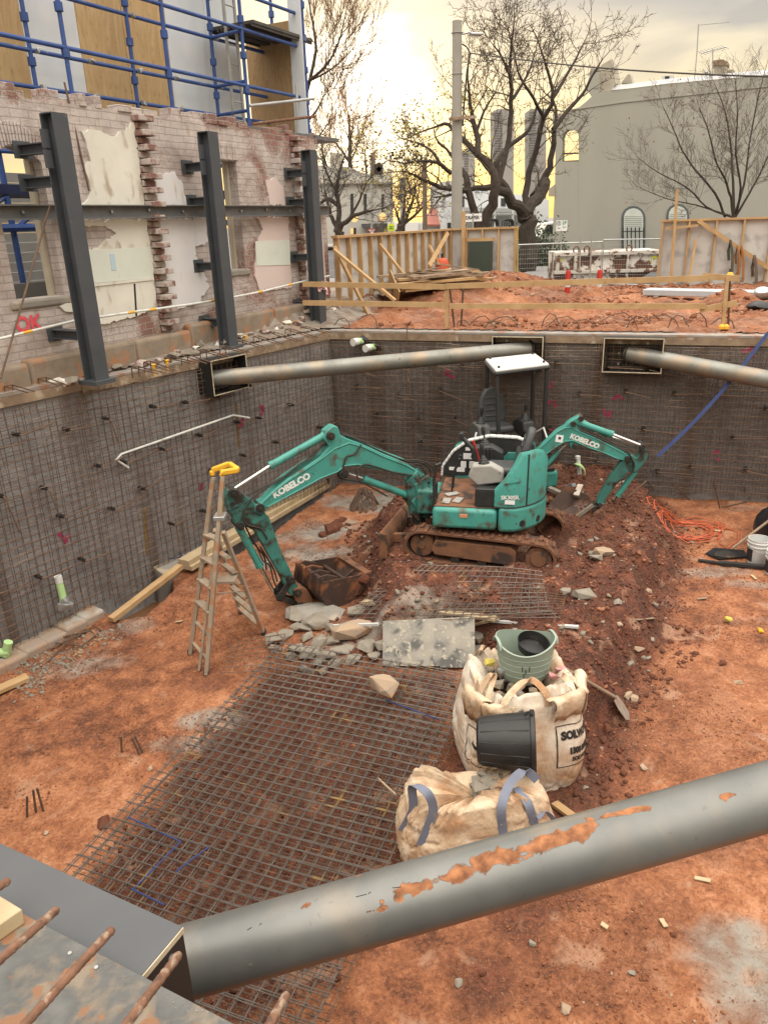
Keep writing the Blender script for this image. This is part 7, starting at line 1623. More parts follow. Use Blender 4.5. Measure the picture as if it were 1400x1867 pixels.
# second smaller bag in front
cB=Vector((.62,4.58,0));cB.z=fz(cB.x,cB.y)-.03;hB_=.62
bB=thing('bulk_bag','slumped tan bulk bag of rubble with faded blue lifting straps','bulk bag',cB)
PBg=mkbag(cB,1.14,.62,hB_,2,.06);bag_mesh(PBg,220,56,5,.06,3.2).build('bag',wovenbag,bB,smooth=70)
pdisc(cB+Z*(hB_-.08)+Vector((.10,.05,0)),.09,7,bB,rubblec)
mb=MB();sd=[PBg(a,v) for a,v in ((3.3,.95),(3.3,.6),(3.25,.2))]
k=12;G=[];lt=cB+Vector((-.78,.0,0))
for i in range(k):
    for j in range(k):
        u=i/(k-1);v=j/(k-1)
        topp=PBg(3.0,.93).lerp(U(722,1462,cB.z+.26),u);bot=PBg(3.4,.25).lerp(U(768,1520,cB.z+.05),u*.9)
        p=topp.lerp(bot,v)+Vector((0,-.10*math.sin(u*3)*math.sin(v*3.1),0))+Vector((.5,.8,.3))*.07*mnoise.noise(Vector((u*5,v*5,2)));G.append(p)
mb.add(G,[(i*k+j,(i+1)*k+j,(i+1)*k+j+1,i*k+j+1) for i in range(k-1) for j in range(k-1)])
mb.build('cloth_flap',wovenbag,bB,smooth=80,solid=.008)
def onB(a,v,o=.008): p=PBg(a,v);d=p-Vector((cB.x,cB.y,p.z));d.normalize();return p+d*o
for pts in ((onB(-2.25,.62),onB(-2.2,.85),onB(-2.12,1.0)+Z*.06,PBg(-2.3,1)+Z*.22,PBg(-2.7,1)+Z*.20+Vector((-.04,.05,0)),onB(-2.95,.95),onB(-2.98,.62)),
            (onB(-1.48,.38),onB(-1.5,.75),onB(-1.5,1.0,.02)+Z*.03,PBg(-1.45,1)+Vector((.05,.12,.10)),PBg(-1.0,1)+Vector((0,.16,.14)),PBg(-.6,1)+Vector((.0,.12,.06))),
            (onB(-.98,.36),onB(-1.03,.7),onB(-1.12,.97,.02)+Z*.02,PBg(-1.25,1)+Vector((0,.14,.03))),
            (onB(-1.0,.84),onB(-.75,.85),onB(-.5,.74),onB(-.36,.6))):
    mb=MB();ribbon(mb,pts,.066 if len(pts)>4 else .06,(1,0.1,0));mb.build('lifting_strap',bluestrap,bB,smooth=60)
for pts in (([onB(3.4,.12),U(770,1520,cB.z+.03),U(750,1545,cB.z+.02),U(740,1600-60,cB.z)]),([U(722,1450,cB.z+.3),U(690,1420,cB.z+.25)])):
    mb=MB();ribbon(mb,pts,.02,(0,0,1));mb.build('tie_cord',wovenbag,bB)
p=UF(1010,1470);mb=MB();mb.beam(p+Z*.03,UF(1045,1490,.03),.07,.03);tag(mb.build('timber_offcut',timber),'short timber stake end lying between the tan bag and the near pipe','timber')
# green tub on the printed bag
cT=Vector(U(955,1232,cA.z+hA_-.10));tb=thing('flexible_tub','pale green flexible tub standing in the mouth of the printed bulk bag','tub',cT)
n=40;mb=MB();vs=[];fs=[]
prof=[(.165,0),(.185,.03),(.215,.18),(.235,.33),(.245,.36),(.232,.365),(.205,.18),(.17,.04),(.0,.035)]
for r,h in prof:
    for i in range(n):
        a=2*math.pi*i/n;dip=.035*math.cos(2*a+.4)*(h/.36)**2;vs.append(cT+Vector((math.cos(a)*r*1.06,math.sin(a)*r*.94,h+dip)))
for k in range(len(prof)-1):
    for i in range(n): fs.append((k*n+i,k*n+(i+1)%n,(k+1)*n+(i+1)%n,(k+1)*n+i))
mb.add(vs,fs);tbb=mb.build('tub',tubgreen,tb)
mb=MB()
for h in (.09,.15,.21,.27): 
    r=.19+(h-.03)*.17;mb.tube([cT+Vector((math.cos(a)*r*1.06,math.sin(a)*r*.94,h)) for a in [2*math.pi*i/36 for i in range(36)]],.003,5,True)
each(mb,'moulded_ring',tubgreen,tbb)
mb=MB()
for a in (.2,3.3):
    c=cT+Vector((math.cos(a)*.25,math.sin(a)*.225,.37));t=Vector((-math.sin(a),math.cos(a),0));ribbon(mb,[c-t*.09-Z*.03,c-t*.07+Z*.015,c+Z*.03,c+t*.07+Z*.015,c+t*.09-Z*.03],.022,(math.cos(a),math.sin(a),0),.012)
each(mb,'handle',tubgreen,tb)
mb=MB()
for x,z in ((-.06,.20),(-.03,.17),(0,.20),(-.045,.13)): q=cT+Vector((x,-.211-(z-.18)*.12,z));mb.box(q,(.006,.006,.045))
each(mb,'pen_mark',signink,tbb)
c=cT+Vector((.06,.02,.26));mb=MB();mb.lathe([(0,.0),(.12,.0),(.14,.08),(.135,.085),(.115,.01)],c,24,(.15,-.25,1));tag(mb.build('black_bowl',blacktub),'black rubber bowl dropped inside the pale green tub','bowl')
# scraps in the bag mouth
rg=random.Random(5)
yrag=pm('dull_yellow_film',(.50,.42,.08),(.42,.34,.07),9,.6,bump=.1);pkf=pm('dull_pink_film',(.45,.16,.16),(.5,.35,.32),20,.6,bump=.1)
for i,(px,py,mt,lb) in enumerate(((893,1208,yrag,'crumpled lime packet left of the green tub'),(1022,1222,pkf,'crumpled red and pink wrapper right of the green tub'),(1010,1232,pkf,'small pink scrap under the red wrapper'),(918,1222,galv,'twist of bright foil beside the green tub'))):
    p=U(px,py,cA.z+hA_+.0);mb=MB();mb.rock(p,(.11,.08,.07),400+i,18);tag(mb.build('wrapper',mt,smooth=0),lb,'litter')
# black tub lying on its side between the bags
m0=U(872,1345,cA.z+.45);m1=U(955,1338,cA.z+.50)
ax=(Vector((1,.02,.06))+Vector((0,-.18,0))).normalized();m0=UD(870,1350,4.84);q=thing('black_tub','ribbed black plastic tub lying on its side between the two bulk bags','tub',m0)
mb=MB();mb.lathe([(0,0),(.16,0),(.178,.015),(.205,.20),(.222,.40),(.238,.405),(.238,.435),(.226,.44),(.20,.22),(.165,.03),(0,.025)],m0,40,ax);bt=mb.build('tub',blacktub,q,smooth=40)
mb=MB();xx=ax.orthogonal().normalized();yy=ax.cross(xx)
for i in range(14): a=2*math.pi*i/14;d=xx*math.cos(a)+yy*math.sin(a);mb.bar(m0+ax*.03+d*.180,m0+ax*.39+d*.221,.006,5)
mb.build('rib',blacktub,bt)
mb=MB();c=m0+ax*.425;up_=Vector((0,0,1));up_=(up_-ax*up_.dot(ax)).normalized();mb.tube([c+up_*.235+Vector((0,0,0)),c+up_*.27-ax*.03,c+up_*.235-ax*.06],.008,6);mb.build('handle',blacktub,bt)
# shovel stuck behind the printed bag
a=UF(1040,1225,.40);b=UF(1122,1272,.12);d=(b-a).normalized()
sv=thing('shovel','long handled shovel leaning behind the printed bulk bag with its blade to the right','shovel',b);mb=MB();mb.bar(a-d*.4,b,.017,10);mb.build('handle',timberold,sv)
mb=MB();s=d.cross(Vector((.3,-1,.1))).normalized();e=UF(1148,1312,.03);dd=(e-b).normalized();s=dd.cross(Vector((1,-.4,.3))).normalized()
mb.prism([b-s*.08,b-s*.11+dd*.08,b-s*.10+dd*.2,e,b+s*.10+dd*.2,b+s*.11+dd*.08,b+s*.08],dd.cross(s)*.006);mb.build('blade',alu,sv)
ladal=pm('dusty_ladder_aluminium',(.40,.33,.25),(.30,.25,.19),9,.6,.3,bump=.08,c3=(.40,.21,.11),th=.58,sc3=8)
# ================================================================ LADDER
lt=thing('step_ladder','worn aluminium platform ladder with a yellow top guard standing on the clay','ladder',UF(400,1200))
F1=UF(377,1228);F0=UF(348,1190);B1=UF(481,1156);B0_=UF(440,1118)
T1=UD(407,868,F1.y+.28);T0=UD(389,872,F1.y+.55)
def rail(a,b,w=.09,t=.04,par=lt,nm='rail',up=None): mb=MB();mb.beam(a,b,t,w,up=up or (b-a).cross(Vector((1,0,0))));return mb.build(nm,ladal,par)
def midpt(px,py,y): return UD(px,py,y)
rR=rail(F1,T1);rL=rail(F0,T0)
rail(UF(362,1226,.02)+Vector((-.0,.05,0)),T1+Vector((-.02,.06,-.1)),.05,.025)
for k in range(6):
    f=.07+k*.125;a=F1.lerp(T1,f);b=F0.lerp(T0,f);mb=MB();mb.beam(a,b,.09 if k>1 else .035,.022);mb.build('tread',ladal,lt)
BT=F1.lerp(T1,.66);BT0=F0.lerp(T0,.66)
b1=UD(404,990,F1.y+.30);b0=UD(392,985,F1.y+.55)
rail(B1,b1+Vector((.02,.06,.1)),.055);rail(B0_,b0+Vector((.0,.06,.1)),.055)
for k in range(6):
    f=.10+k*.15;mb=MB();mb.beam(B1.lerp(b1,f),B0_.lerp(b0,f),.07,.02);mb.build('rear_tread',ladal,lt)
mb=MB();pa=F1.lerp(T1,.48);mb.box(pa.lerp(B1.lerp(b1,.6),.5)+Vector((-.02,.1,.0)),(.22,.24,.025));mb.build('platform',ladal,lt)
mb=MB();mb.bar(F1.lerp(T1,.42),B1.lerp(b1,.5),.008,6);mb.bar(F0.lerp(T0,.42),B0_.lerp(b0,.5),.008,6);each(mb,'spreader',ladal,lt)
gA=[(386,858),(388,843),(418,840),(439,858),(436,862),(415,861),(400,864),(399,850),(418,849),(396,852)]
g=[T0+Z*.03,T0+Z*.09+Vector((0,.0,0)),UD(418,846,T0.y),UD(434,857,T1.y+.1),UD(402,862,T1.y),T1+Z*.02]
mb=MB()
for i in range(len(g)-1): mb.beam(g[i],g[i+1],.055,.06,up=Z if abs((g[i+1]-g[i]).normalized().z)<.8 else Vector((0,1,0)))
mb.build('top_guard',yellowp,lt,bevel=.014)
mb=MB();c=F1.lerp(T1,.86);d=(T1-F1).normalized();mb.beam(c-d*.16+Vector((.0,-.04,0)),c+d*.06+Vector((.0,-.04,0)),.045,.006,up=Vector((0,-1,.2)));mb.build('warning_label',yellowp,lt)
mb=MB();mb.box(F1.lerp(T1,.80)+Vector((0,.03,0)),(.12,.16,.05));mb.build('hinge_bracket',galv,lt,bevel=.008)
mb=MB()
for f in(F1,F0,B1,B0_): mb.box(f+Z*.02,(.05,.08,.05))
each(mb,'rubber_foot',blackpl,lt)
# ================================================================ TIMBERS ON THE LEFT
def plank(nm,lb,a,b,w,h,mat,cat='timber'): mb=MB();mb.beam(a,b,w,h);return tag(mb.build(nm,mat,bevel=.004),lb,cat)
plank('timber_plank','single pine plank bridging the water hole by the left wall',UF(203,1130,.06),Vector(wl_at(330,1032,.45))+Z*-.0,.10,.07,timber)
zc=-2.93
ta,tb_=wl_at(352,1026,.42),wl_at(596,882,.30)
for nm,o,dz,lb,mt in (('timber_beam',0,.05,'lower of the two long pale beams lying beside the trench on the left',lvl),('timber_beam',.0,.125,'upper of the two long pale beams lying beside the trench on the left',lvl)):
    a=U(338,1040,-2.84)+Z*dz;b=U(592,888,-2.78)+Z*dz;o_=(b-a).normalized().cross(Z)*(.035 if dz<.1 else -.01);plank(nm,lb,a+o_,b+o_,.20 if dz<.1 else .19,.072,mt)
mb=MB();mb.box(U(592,888,-2.78)+Z*.09,(.05,.24,.17),Matrix.Rotation(.95,3,'Z'));tag(mb.build('end_block',formply,bevel=.01),'black block at the far end of the long pale beams','block')
plank('timber_offcut','pine offcut lying on the soil at the left edge of the picture',UF(-25,1268,.05),UF(52,1234,.05),.13,.05,timber)
# lime pipe stubs
p=Vector(wl_at(121,1110,.2));q=thing('pipe_stub','lime green pipe stub with a white cap and foil foot by the left wall','pipe stub',p);tpp=UD(106,1050,p.y+.02)
mb=MB();mb.bar(p,p.lerp(tpp,.86),.045,16);mb.build('pipe',pvcgreen,q);mb=MB();mb.bar(p.lerp(tpp,.8),tpp,.048,16);mb.build('cap',pvc,q);mb=MB();mb.rock(p+Z*.05,(.2,.16,.14),3,24);mb.rock(p+Z*.13,(.13,.13,.10),4,20);mb.build('foil_wrap',galv,q,smooth=0)
p=Vector(wl_at(18,1192,.22));mb=MB();mb.bar(p-Vector((.05,0,.02)),p+Vector((.02,0,.16)),.05,14);mb.bar(p-Vector((.16,.03,-.03)),p+Vector((0,.0,.03)),.05,14);tag(mb.build('pipe_bend',pvcgreen),'bright green pipe bend at the foot of the mesh at the left edge','pipe bend')
p=Vector(wf_at(1057,878,.45));tp=UD(1053,833,p.y);q=thing('pipe_riser','white pipe riser with a lime strap bowed off it, behind the rear excavator arm','pipe riser',p)
mb=MB();mb.bar(p,tp,.035,14);mb.bar(tp-Z*.03,tp+Z*.015,.04,14);mb.build('pipe',pvc,q);mb=MB();ribbon(mb,[UD(1049,845,p.y-.02),UD(1060,850,p.y-.1),UD(1066,860,p.y-.12),UD(1062,872,p.y-.1),UD(1050,876,p.y-.04)],.08,Vector((.3,1,0)),.012);mb.build('strap',pvcgreen,q)
# loose black bars at the left footing
rg=random.Random(6)
for i,(a,b,c_) in enumerate((((85,1168),(165,1150),(180,1162)),((90,1185),(170,1140),(185,1150)),((100,1172),(150,1178),(180,1155)),((88,1206),(125,1168),(160,1150)),((75,1150),(130,1160),(135,1175)),((45,1100),(65,1140),(85,1160)),((20,1165),(60,1172),(68,1175)),((0,1208),(14,1208),(20,1207)))):
    mb=MB();mb.tube([UF(*a,.03),UF(*b,.05),UF(*c_,.02)],.010,6);tag(mb.build('loose_bar',rebar),'loose bent black bar in the tangle at the foot of the left wall','bar','loose bars by the left footing')
for i,((a,b),lb) in enumerate(((((50,1452),(49,1490)),'upright'),(((61,1440),(66,1482)),'leaning'),(((68,1437),(80,1478)),'leaning'),(((221,1343),(222,1372)),'upright'),(((241,1345),(256,1376)),'leaning'),(((246,1342),(262,1372)),'leaning'))):
    p=UF(*b);t_=UD(a[0],a[1],p.y);mb=MB();mb.bar(p-Z*.03,t_,.010,6);tag(mb.build('ground_peg',rebar),'thin dark steel peg standing in the bare clay on the left','peg','steel pegs in the clay')
# bundle of bar ties and red bags under the front boom
p=UF(665,925);mb=MB();rg=random.Random(9)
for i in range(44): a=rg.uniform(0,6.28);e=p+Vector((math.cos(a)*.26,math.sin(a)*.24,.0));tp=p+Vector((rg.gauss(-.02,.05),rg.gauss(.05,.04),.30+rg.uniform(-.06,.04)));mb.tube([e,e.lerp(tp,.6)+Z*.05,tp],.008,5)
tag(mb.build('bar_bundle',rebar),'splayed bundle of dark bent bars on the grey soil under the front boom','bar bundle')
mb=MB();mb.bar(UF(622,895,.05),UF(670,892,.12),.009,6);tag(mb.build('loose_bar',rebar),'straight loose bar lying across the splayed bar bundle','bar')
wbx=pm('red_white_sack',(.55,.50,.48),(.45,.40,.38),5,.7,bump=.2,c3=(.30,.03,.03),th=.52,w=.01,sc3=6)
for i,(px,py,lb) in enumerate(((655,872,'lower'),(655,862,'upper'))):
    p=UF(px,py+6);mb=MB();mb.rock(p+Z*(.06+.11*i),(.62,.34,.15),20+i,40,rz=-.1);tag(mb.build('cement_sack',wbx,sub=1),'%s of two red and white sacks lying under the front boom'%lb,'sack')
mb=MB();rg=random.Random(12)
for i in range(9):
    c=UF(730+i*5,862+rg.uniform(-5,8));mb.tube([c,c+Vector((.15,.1,.07)),c+Vector((.32,-.03,.02)),c+Vector((.42,.12,.0))],.013,6)
tag(mb.build('orange_hose_tangle',rebarold),'tangle of brown hoses on the soil at the foot of the far wall','hose')
# scrap timber and rail between the machines and the rear track
for (a,b,mt,lb) in (((1000,890),(1030,903),alu,'pale metal channel offcut behind the front counterweight'),((1050,905),(1058,885),alu,'short upright pale offcut behind the rusty bucket'),((1030,888),(1046,884),galv,'thin bright tube offcut behind the rusty bucket')):
    mb=MB();mb.beam(UF(*a,.12),UF(*b,.16),.08,.05);tag(mb.build('metal_offcut',mt),lb,'offcut')
# ================================================================ RIGHT SIDE OF THE PIT
oc=UF(1245,970);rg=random.Random(15);pts=[];ph=0
for i in range(150):
    ph+=.42+rg.uniform(-.1,.1);r=.32+.22*mnoise.noise(Vector((i*.11,1,2)));cx=.12*mnoise.noise(Vector((i*.07,5,2)))*3
    p=oc+Vector((math.cos(ph)*r*1.25+cx,math.sin(ph)*r*.9+.1*mnoise.noise(Vector((i*.09,8,2))),0));p.z=fz(p.x,p.y)+.02+.02*(i/150);pts.append(p)
pts+= [UF(1310,990,.02),UF(1325,1000,.02),UF(1345,985,.02),UF(1346,970,.02),UF(1320,962,.02),UF(1285,960,.02)]
mb=MB();mb.tube(pts,.0062,6);tag(mb.build('extension_cord',orangec),'coil of orange extension cord lying on the clay','cord')
def pail(lb,p,h,r,s=1):
    q=thing('plastic_pail',lb,'pail',p);mb=MB();mb.lathe([(0,0),(r*.86,0),(r*.9,.01),(r*.96,h*.68),(r*1.04,h*.70),(r*1.04,h*.74),(r*.985,h*.76),(r*1.0,h*.84),(r*1.06,h*.86),(r*1.06,h*.89),(r*1.0,h*.91),(r*1.02,h),(r*.97,h),(r*.92,h*.5),(r*.84,.02),(0,.02)],p,32);mb.build('body',whitep,q)
    mb=MB();mb.lathe([(r*.935,h*.12),(r*.965,h*.62)],p,32);k=len(mb.f);mb.f=[f for i,f in enumerate(mb.f) if 3<i<15];mb.v=[Vector((p.x+(v.x-p.x)*1.01,p.y+(v.y-p.y)*1.01,v.z)) for v in mb.v];mb.build('label_panel',blackpl,q)
    mb=MB();mb.tube([p+Vector((math.cos(a)*r*1.08,math.sin(a)*r*1.08-.02,h*(.8-.25*math.sin(a*1)*-1))) for a in [math.pi+math.pi*i/10 for i in range(11)]],.004,5);mb.build('handle',galv,q);return q
pail('white plastic pail standing on the clay beside the shovel at the right edge',UF(1378,1025),.34,.135)
pail('white plastic pail cut off by the right edge of the picture',UF(1412,1046),.32,.135)
a=UF(1318,1012,.03);b=UF(1400,950,.45);sv=thing('shovel','shovel lying with its blade flat on a black mat and handle rising to the right','shovel',a)
mb=MB();d=(b-a).normalized();mb.bar(a+d*.15,b+d*.6,.017,10);mb.build('handle',timberold,sv);mb=MB();s=d.cross(Z).normalized();e=Vector((d.x,d.y,0)).normalized()
mb.prism([a-e*.14,a-e*.05-s*.10,a+e*.12-s*.12,a+e*.18,a+e*.12+s*.12,a-e*.05+s*.10],(0,0,.012));mb.build('blade',darkcast,sv)
mb=MB();o=[UF(x,y,.015) for x,y in ((1285,1010),(1300,1000),(1355,1004),(1362,1016),(1310,1020))];mb.prism(o,(0,0,.012));tag(mb.build('black_mat',blacksheet),'black plastic mat under the shovel blade','mat')
mb=MB();mb.beam(UF(1272,1021,.03),UF(1310,1026,.03),.05,.02);mb.beam(UF(1310,1026,.03),UF(1420,1036,.03),.07,.04);tag(mb.build('straight_edge',blackpl),'long black bar lying flat on the clay in front of the pail','bar')
c=UF(1420,990);mb=MB();n=30;rg=random.Random(3)
mb.rock(c+Z*.22,(.75,.8,.62),55,36);mb.rock(c+Vector((-.1,-.2,.45)),(.5,.5,.35),56,30);tag(mb.build('black_sheeting',blacksheet,sub=1,smooth=80),'heap of crumpled black plastic sheeting at the right edge','plastic sheet')
for i,(px,py,s,mt,lb) in enumerate(((1326,1133,.09,yrag,'crumpled yellow rag on the clay beside the puddle'),(1386,1153,.07,yellowp,'small yellow cap beside the puddle'))):
    p=UF(px,py);mb=MB();mb.rock(p+Z*.03,(s,s*1.2,s*.8),90+i,18);tag(mb.build('yellow_scrap',mt,smooth=0),lb,'litter')
for i,(a,b,lb) in enumerate((((1160,1130),(1192,1127),'thin timber chip on the dug slope'),((1302,967),(1318,968),'pale timber chip beside the orange cord'),((1369,1048),(1378,1056),'pale timber chip near the second pail'),((1265,1600),(1295,1606),'grey timber chip on the clay below the near pipe'),((1204,1675),(1214,1690),'pale timber chip on the clay right of centre below the near pipe'),((1095,1683),(1108,1692),'small reddish chip on the clay below the near pipe'),((320,1134),(333,1132),'grey chip beside the ladder'),((1270,1092),(1288,1090),'white chip on the clay left of the yellow rag'))):
    plank('timber_chip',lb,UF(*a,.015),UF(*b,.02),.035,.012,random.Random(i).choice([lvl,timberold,lvl]),'timber chip')
# crossed thin bars leaning at the foot of the far wall
for i,(a,b) in enumerate((((1145,905),(1178,877)),((1178,877),(1200,905)),((1225,880),(1260,915)),((1300,875),(1312,930)),((1312,925),(1360,915)),((1355,885),(1362,915)),((1190,885),(1172,915)))):
    p=UF(*b) if b[1]>a[1] else UF(*a);y=p.y;mb=MB();mb.bar(UD(a[0],a[1],y),UD(b[0],b[1],y+.1),.010,6);tag(mb.build('leaning_bar',rebar),'thin dark bar leaning at the foot of the far wall right of the rear excavator','bar','bars leaning on the far wall')
# stones on the slope
rg=random.Random(23)
for i,(px,py,s,mt) in enumerate(((1175,1200,.10,rubblec),(1165,1185,.09,tanrock),(1065,1090,.22,rubblec),(1100,1010,.2,tanrock),(1085,1020,.16,rubblec),(1145,1270,.10,tanrock),(1155,1275,.09,tanrock),(1180,1080,.10,tanrock),(1125,1100,.09,rubblec),(1030,1080,.14,rubblec),(1130,1140,.08,tanrock),(1105,1330,.10,soilrock),(1345,1245,.07,tanrock),(1315,1210,.09,soilrock),(1170,1400,.07,tanrock),(835,1795,.06,rubblec),(970,1720,.05,rubblec),(1225,1705,.04,soilrock),(1030,1840,.07,tanrock),(880,1775,.05,soilrock),(1150,1775,.05,rubblec),(190,1505,.13,soilrock),(85,1520,.05,tanrock),(275,1402,.05,tanrock),(605,970,.25,soilrock),(615,960,.2,soilrock),(590,978,.15,soilrock),(625,950,.15,soilrock),(700,975,.13,soilrock))):
    c=UF(px,py);mb=MB();mb.rock(c+Z*s*.15,(s*1.3,s,s*.7),i+500,16,rz=rg.uniform(0,3));tag(mb.build('loose_stone',mt,smooth=0),'loose stone lying on the soil of the pit','stone','loose stones about the pit floor')
# ================================================================ LOOSE SOIL CRUMBS AND GRIT
def crumbs(nm,lb,mat,n,fn,smin,smax,seed,zf=floorz):
    rg=np.random.RandomState(seed);xs,ys=fn(rg,n);zs=zf(xs,ys);n=len(xs)
    base=np.array([[sx,sy,sz] for sx in(-1,1) for sy in(-1,1) for sz in(-1,1)],float)*.5
    s=smin*(smax/smin)**(rg.rand(n)**2.2)
    V=base[None]*s[:,None,None]*(1+.55*(rg.rand(n,8,3)-.5))*np.array([1.2,1,.75])
    a=rg.rand(n)*6.28;c,sn=np.cos(a),np.sin(a);x=V[...,0]*c[:,None]-V[...,1]*sn[:,None];y=V[...,0]*sn[:,None]+V[...,1]*c[:,None]
    t=(rg.rand(n)-.5)*1.2;zz=V[...,2]*np.cos(t)[:,None]+x*np.sin(t)[:,None]
    P=np.stack([x+xs[:,None],y+ys[:,None],zz+zs[:,None]+s[:,None]*.15],-1).reshape(-1,3)
    F_=np.array([(0,1,3,2),(4,6,7,5),(0,4,5,1),(2,3,7,6),(0,2,6,4),(1,5,7,3)]);q=(F_[None]+8*np.arange(n)[:,None,None]).reshape(-1,4)
    me=bpy.data.meshes.new(nm);me.vertices.add(len(P));me.vertices.foreach_set('co',P.ravel());me.loops.add(q.size);me.loops.foreach_set('vertex_index',q.ravel());me.polygons.add(len(q));me.polygons.foreach_set('loop_start',np.arange(0,q.size,4));me.update(calc_edges=True)
    me.materials.append(mat);o=bpy.data.objects.new(nm,me);C.objects.link(o);tag(o,lb,'soil',kind='stuff');return o
def infield(lo,hi):
    def f(rg,n):
        x=rg.uniform(-6,9,n*3);y=rg.uniform(1.3,13,n*3);d=polydist(x,y,MOUND)+.25*fbm(x,y,1.1,3,7);k=(d>lo)&(d<hi)&(polydist(x,y,PIT)>.05);q=np.hypot((x-1.36)/1.2,(y-9.3)/.95)>1;k&=q;return x[k][:n],y[k][:n]
    return f
def flatf(rg,n):
    x=rg.uniform(-5,6,n*3);y=rg.uniform(1.8,12.,n*3);w=fbm(x,y,.8,4,9)+.25*fbm(x,y,3,2,10);k=(w+rg.rand(len(x))*.8>.75)&(polydist(x,y,PIT)>.05)&(polydist(x,y,HOLE)<-.05);return x[k][:n],y[k][:n]
def left(rg,n):
    q=[U(a,b,-2.9) for a,b in ((60,1190),(90,1200),(140,1175),(190,1150),(60,1230))];i=rg.randint(0,len(q),n);x=np.array([q[k].x for k in i])+rg.normal(0,.14,n);y=np.array([q[k].y for k in i])+rg.normal(0,.16,n);return x,y
def undermesh(rg,n):
    x=rg.uniform(-3,1.5,n*4);y=rg.uniform(2.5,7,n*4);k=polydist(x,y,MESHQ)>-.15;return x[k][:n],y[k][:n]
crumbs('soil_crumbs','dark red crumbs of freshly dug soil on and round the mound',soilrock,26000,infield(-.3,1.5),.006,.045,1)
crumbs('soil_crumbs','small red clay crumbs scattered over the pit floor',pm('clay_crumb',(.25,.095,.042),(.14,.052,.025),9,.95,bump=.3),38000,flatf,.004,.018,2)
crumbs('pale_grit','pale stone chips scattered over the pit floor',tanrock,2600,flatf,.004,.016,3)
crumbs('pale_grit','pale broken stone mixed into the dug mound',rubblec,1300,infield(-.1,1.5),.008,.06,4)
def gzv(x,y):
    i=np.clip(np.round((y-6.)/.07).astype(int),0,hz.shape[0]-1);j=np.clip(np.round((x+8)/.07).astype(int),0,hz.shape[1]-1);return hz[i,j]
def sitef(rg,n):
    x=rg.uniform(-1.,9,n*3);y=rg.uniform(10.5,19.2,n*3);w=fbm(x,y,.7,4,19);k=(w+rg.rand(len(x))*.9>.55)&(polydist(x,y,PIT)<-.25)&(x>-.9+.25*(y-13.3));return x[k][:n],y[k][:n]
crumbs('soil_crumbs','red clods scattered over the dirt beyond the far wall',MT['clay_crumb'] if 'clay_crumb' in MT else soilrock,4500,sitef,.008,.07,11,gzv)
crumbs('pale_grit','pale stones scattered over the dirt beyond the far wall',tanrock,800,sitef,.008,.055,12,gzv)
crumbs('pale_grit','grey grit along the left footing',rubblec,600,left,.008,.04,5)
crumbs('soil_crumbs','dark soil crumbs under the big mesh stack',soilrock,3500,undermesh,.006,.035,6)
# ================================================================ NEAR EDGE: PIPE, BOX, FORM BOARD, BARS
rN=.125
def at_depth(px,py,dep): return Vector(C0+ray(px,py)*(dep/F))
pa=at_depth(345,1752,.25*F/126);pb=at_depth(1400,1451,.25*F/117);d=(pb-pa).normalized();pb=pb+d*2.2;pa=pa-d*.72
npp=thing('strut_pipe','big mud stained grey pipe strut crossing the foreground','pipe strut',(pa+pb)/2)
def pipe_mud():
    m,t,b=bsdf('mud_stained_pipe',.42,.35);L=t.links.new
    n1=noise(t,2.5,6);r=ramp(t,[(.28,(.11,.115,.112)),(.72,(.19,.19,.178))]);L(n1,r.inputs[0])
    r2=ramp(t,[(.50,0.),(.72,.55)]);L(noise(t,1.9,9,(1,1,1),.9),r2.inputs[0]);col=mix(t,r2.outputs[0],r.outputs[0],(.30,.235,.165))
    at=N(t,'ShaderNodeAttribute',attribute_name='soil');s=N(t,'ShaderNodeSeparateColor');L(at.outputs['Color'],s.inputs[0])
    r3=ramp(t,[(.43,0.),(.53,1.)]);L(mth(t,'ADD',s.outputs[0],mth(t,'MULTIPLY',mth(t,'SUBTRACT',noise(t,13,10,None,1.1),.5),1.9)),r3.inputs[0])
    mc=ramp(t,[(.35,(.13,.05,.022)),(.65,(.34,.145,.062))]);L(noise(t,22,8),mc.inputs[0])
    r4=ramp(t,[(.66,0.),(.70,.6)]);L(noise(t,48,5,(1,1,1),1.),r4.inputs[0]);col=mix(t,r4.outputs[0],col,(.12,.10,.085))
    r6=ramp(t,[(.42,0.),(.62,.5)]);L(mth(t,'ADD',s.outputs[1],mth(t,'MULTIPLY',mth(t,'SUBTRACT',noise(t,5,6),.5),.5)),r6.inputs[0]);col=mix(t,r6.outputs[0],col,(.30,.15,.07))
    col=mix(t,r3.outputs[0],col,mc.outputs[0]);L(col,b.inputs['Base Color'])
    L(mix(t,r3.outputs[0],(.35,.35,.35),(0,0,0)),b.inputs['Metallic']);L(mix(t,r3.outputs[0],(.42,.42,.42),(.95,.95,.95)),b.inputs['Roughness'])
    bp=N(t,'ShaderNodeBump');bp.inputs['Strength'].default_value=.5;bp.inputs['Distance'].default_value=.008;L(mth(t,'ADD',mth(t,'MULTIPLY',r3.outputs[0],mth(t,'ADD',noise(t,30,5),.3)),mth(t,'MULTIPLY',noise(t,60,3),.03)),bp.inputs['Height']);L(bp.outputs[0],b.inputs['Normal']);return m
PL=(pb-pa).length;ni,nj=240,72;x_=d;y_=Z-d*d.z;y_.normalize();z_=x_.cross(y_)   # y_ up
camd=(Vector(C0)-(pa+pb)/2);sgn=1 if z_.dot(camd)>0 else -1
vs=[];att=[]
tA=lambda px,py:None
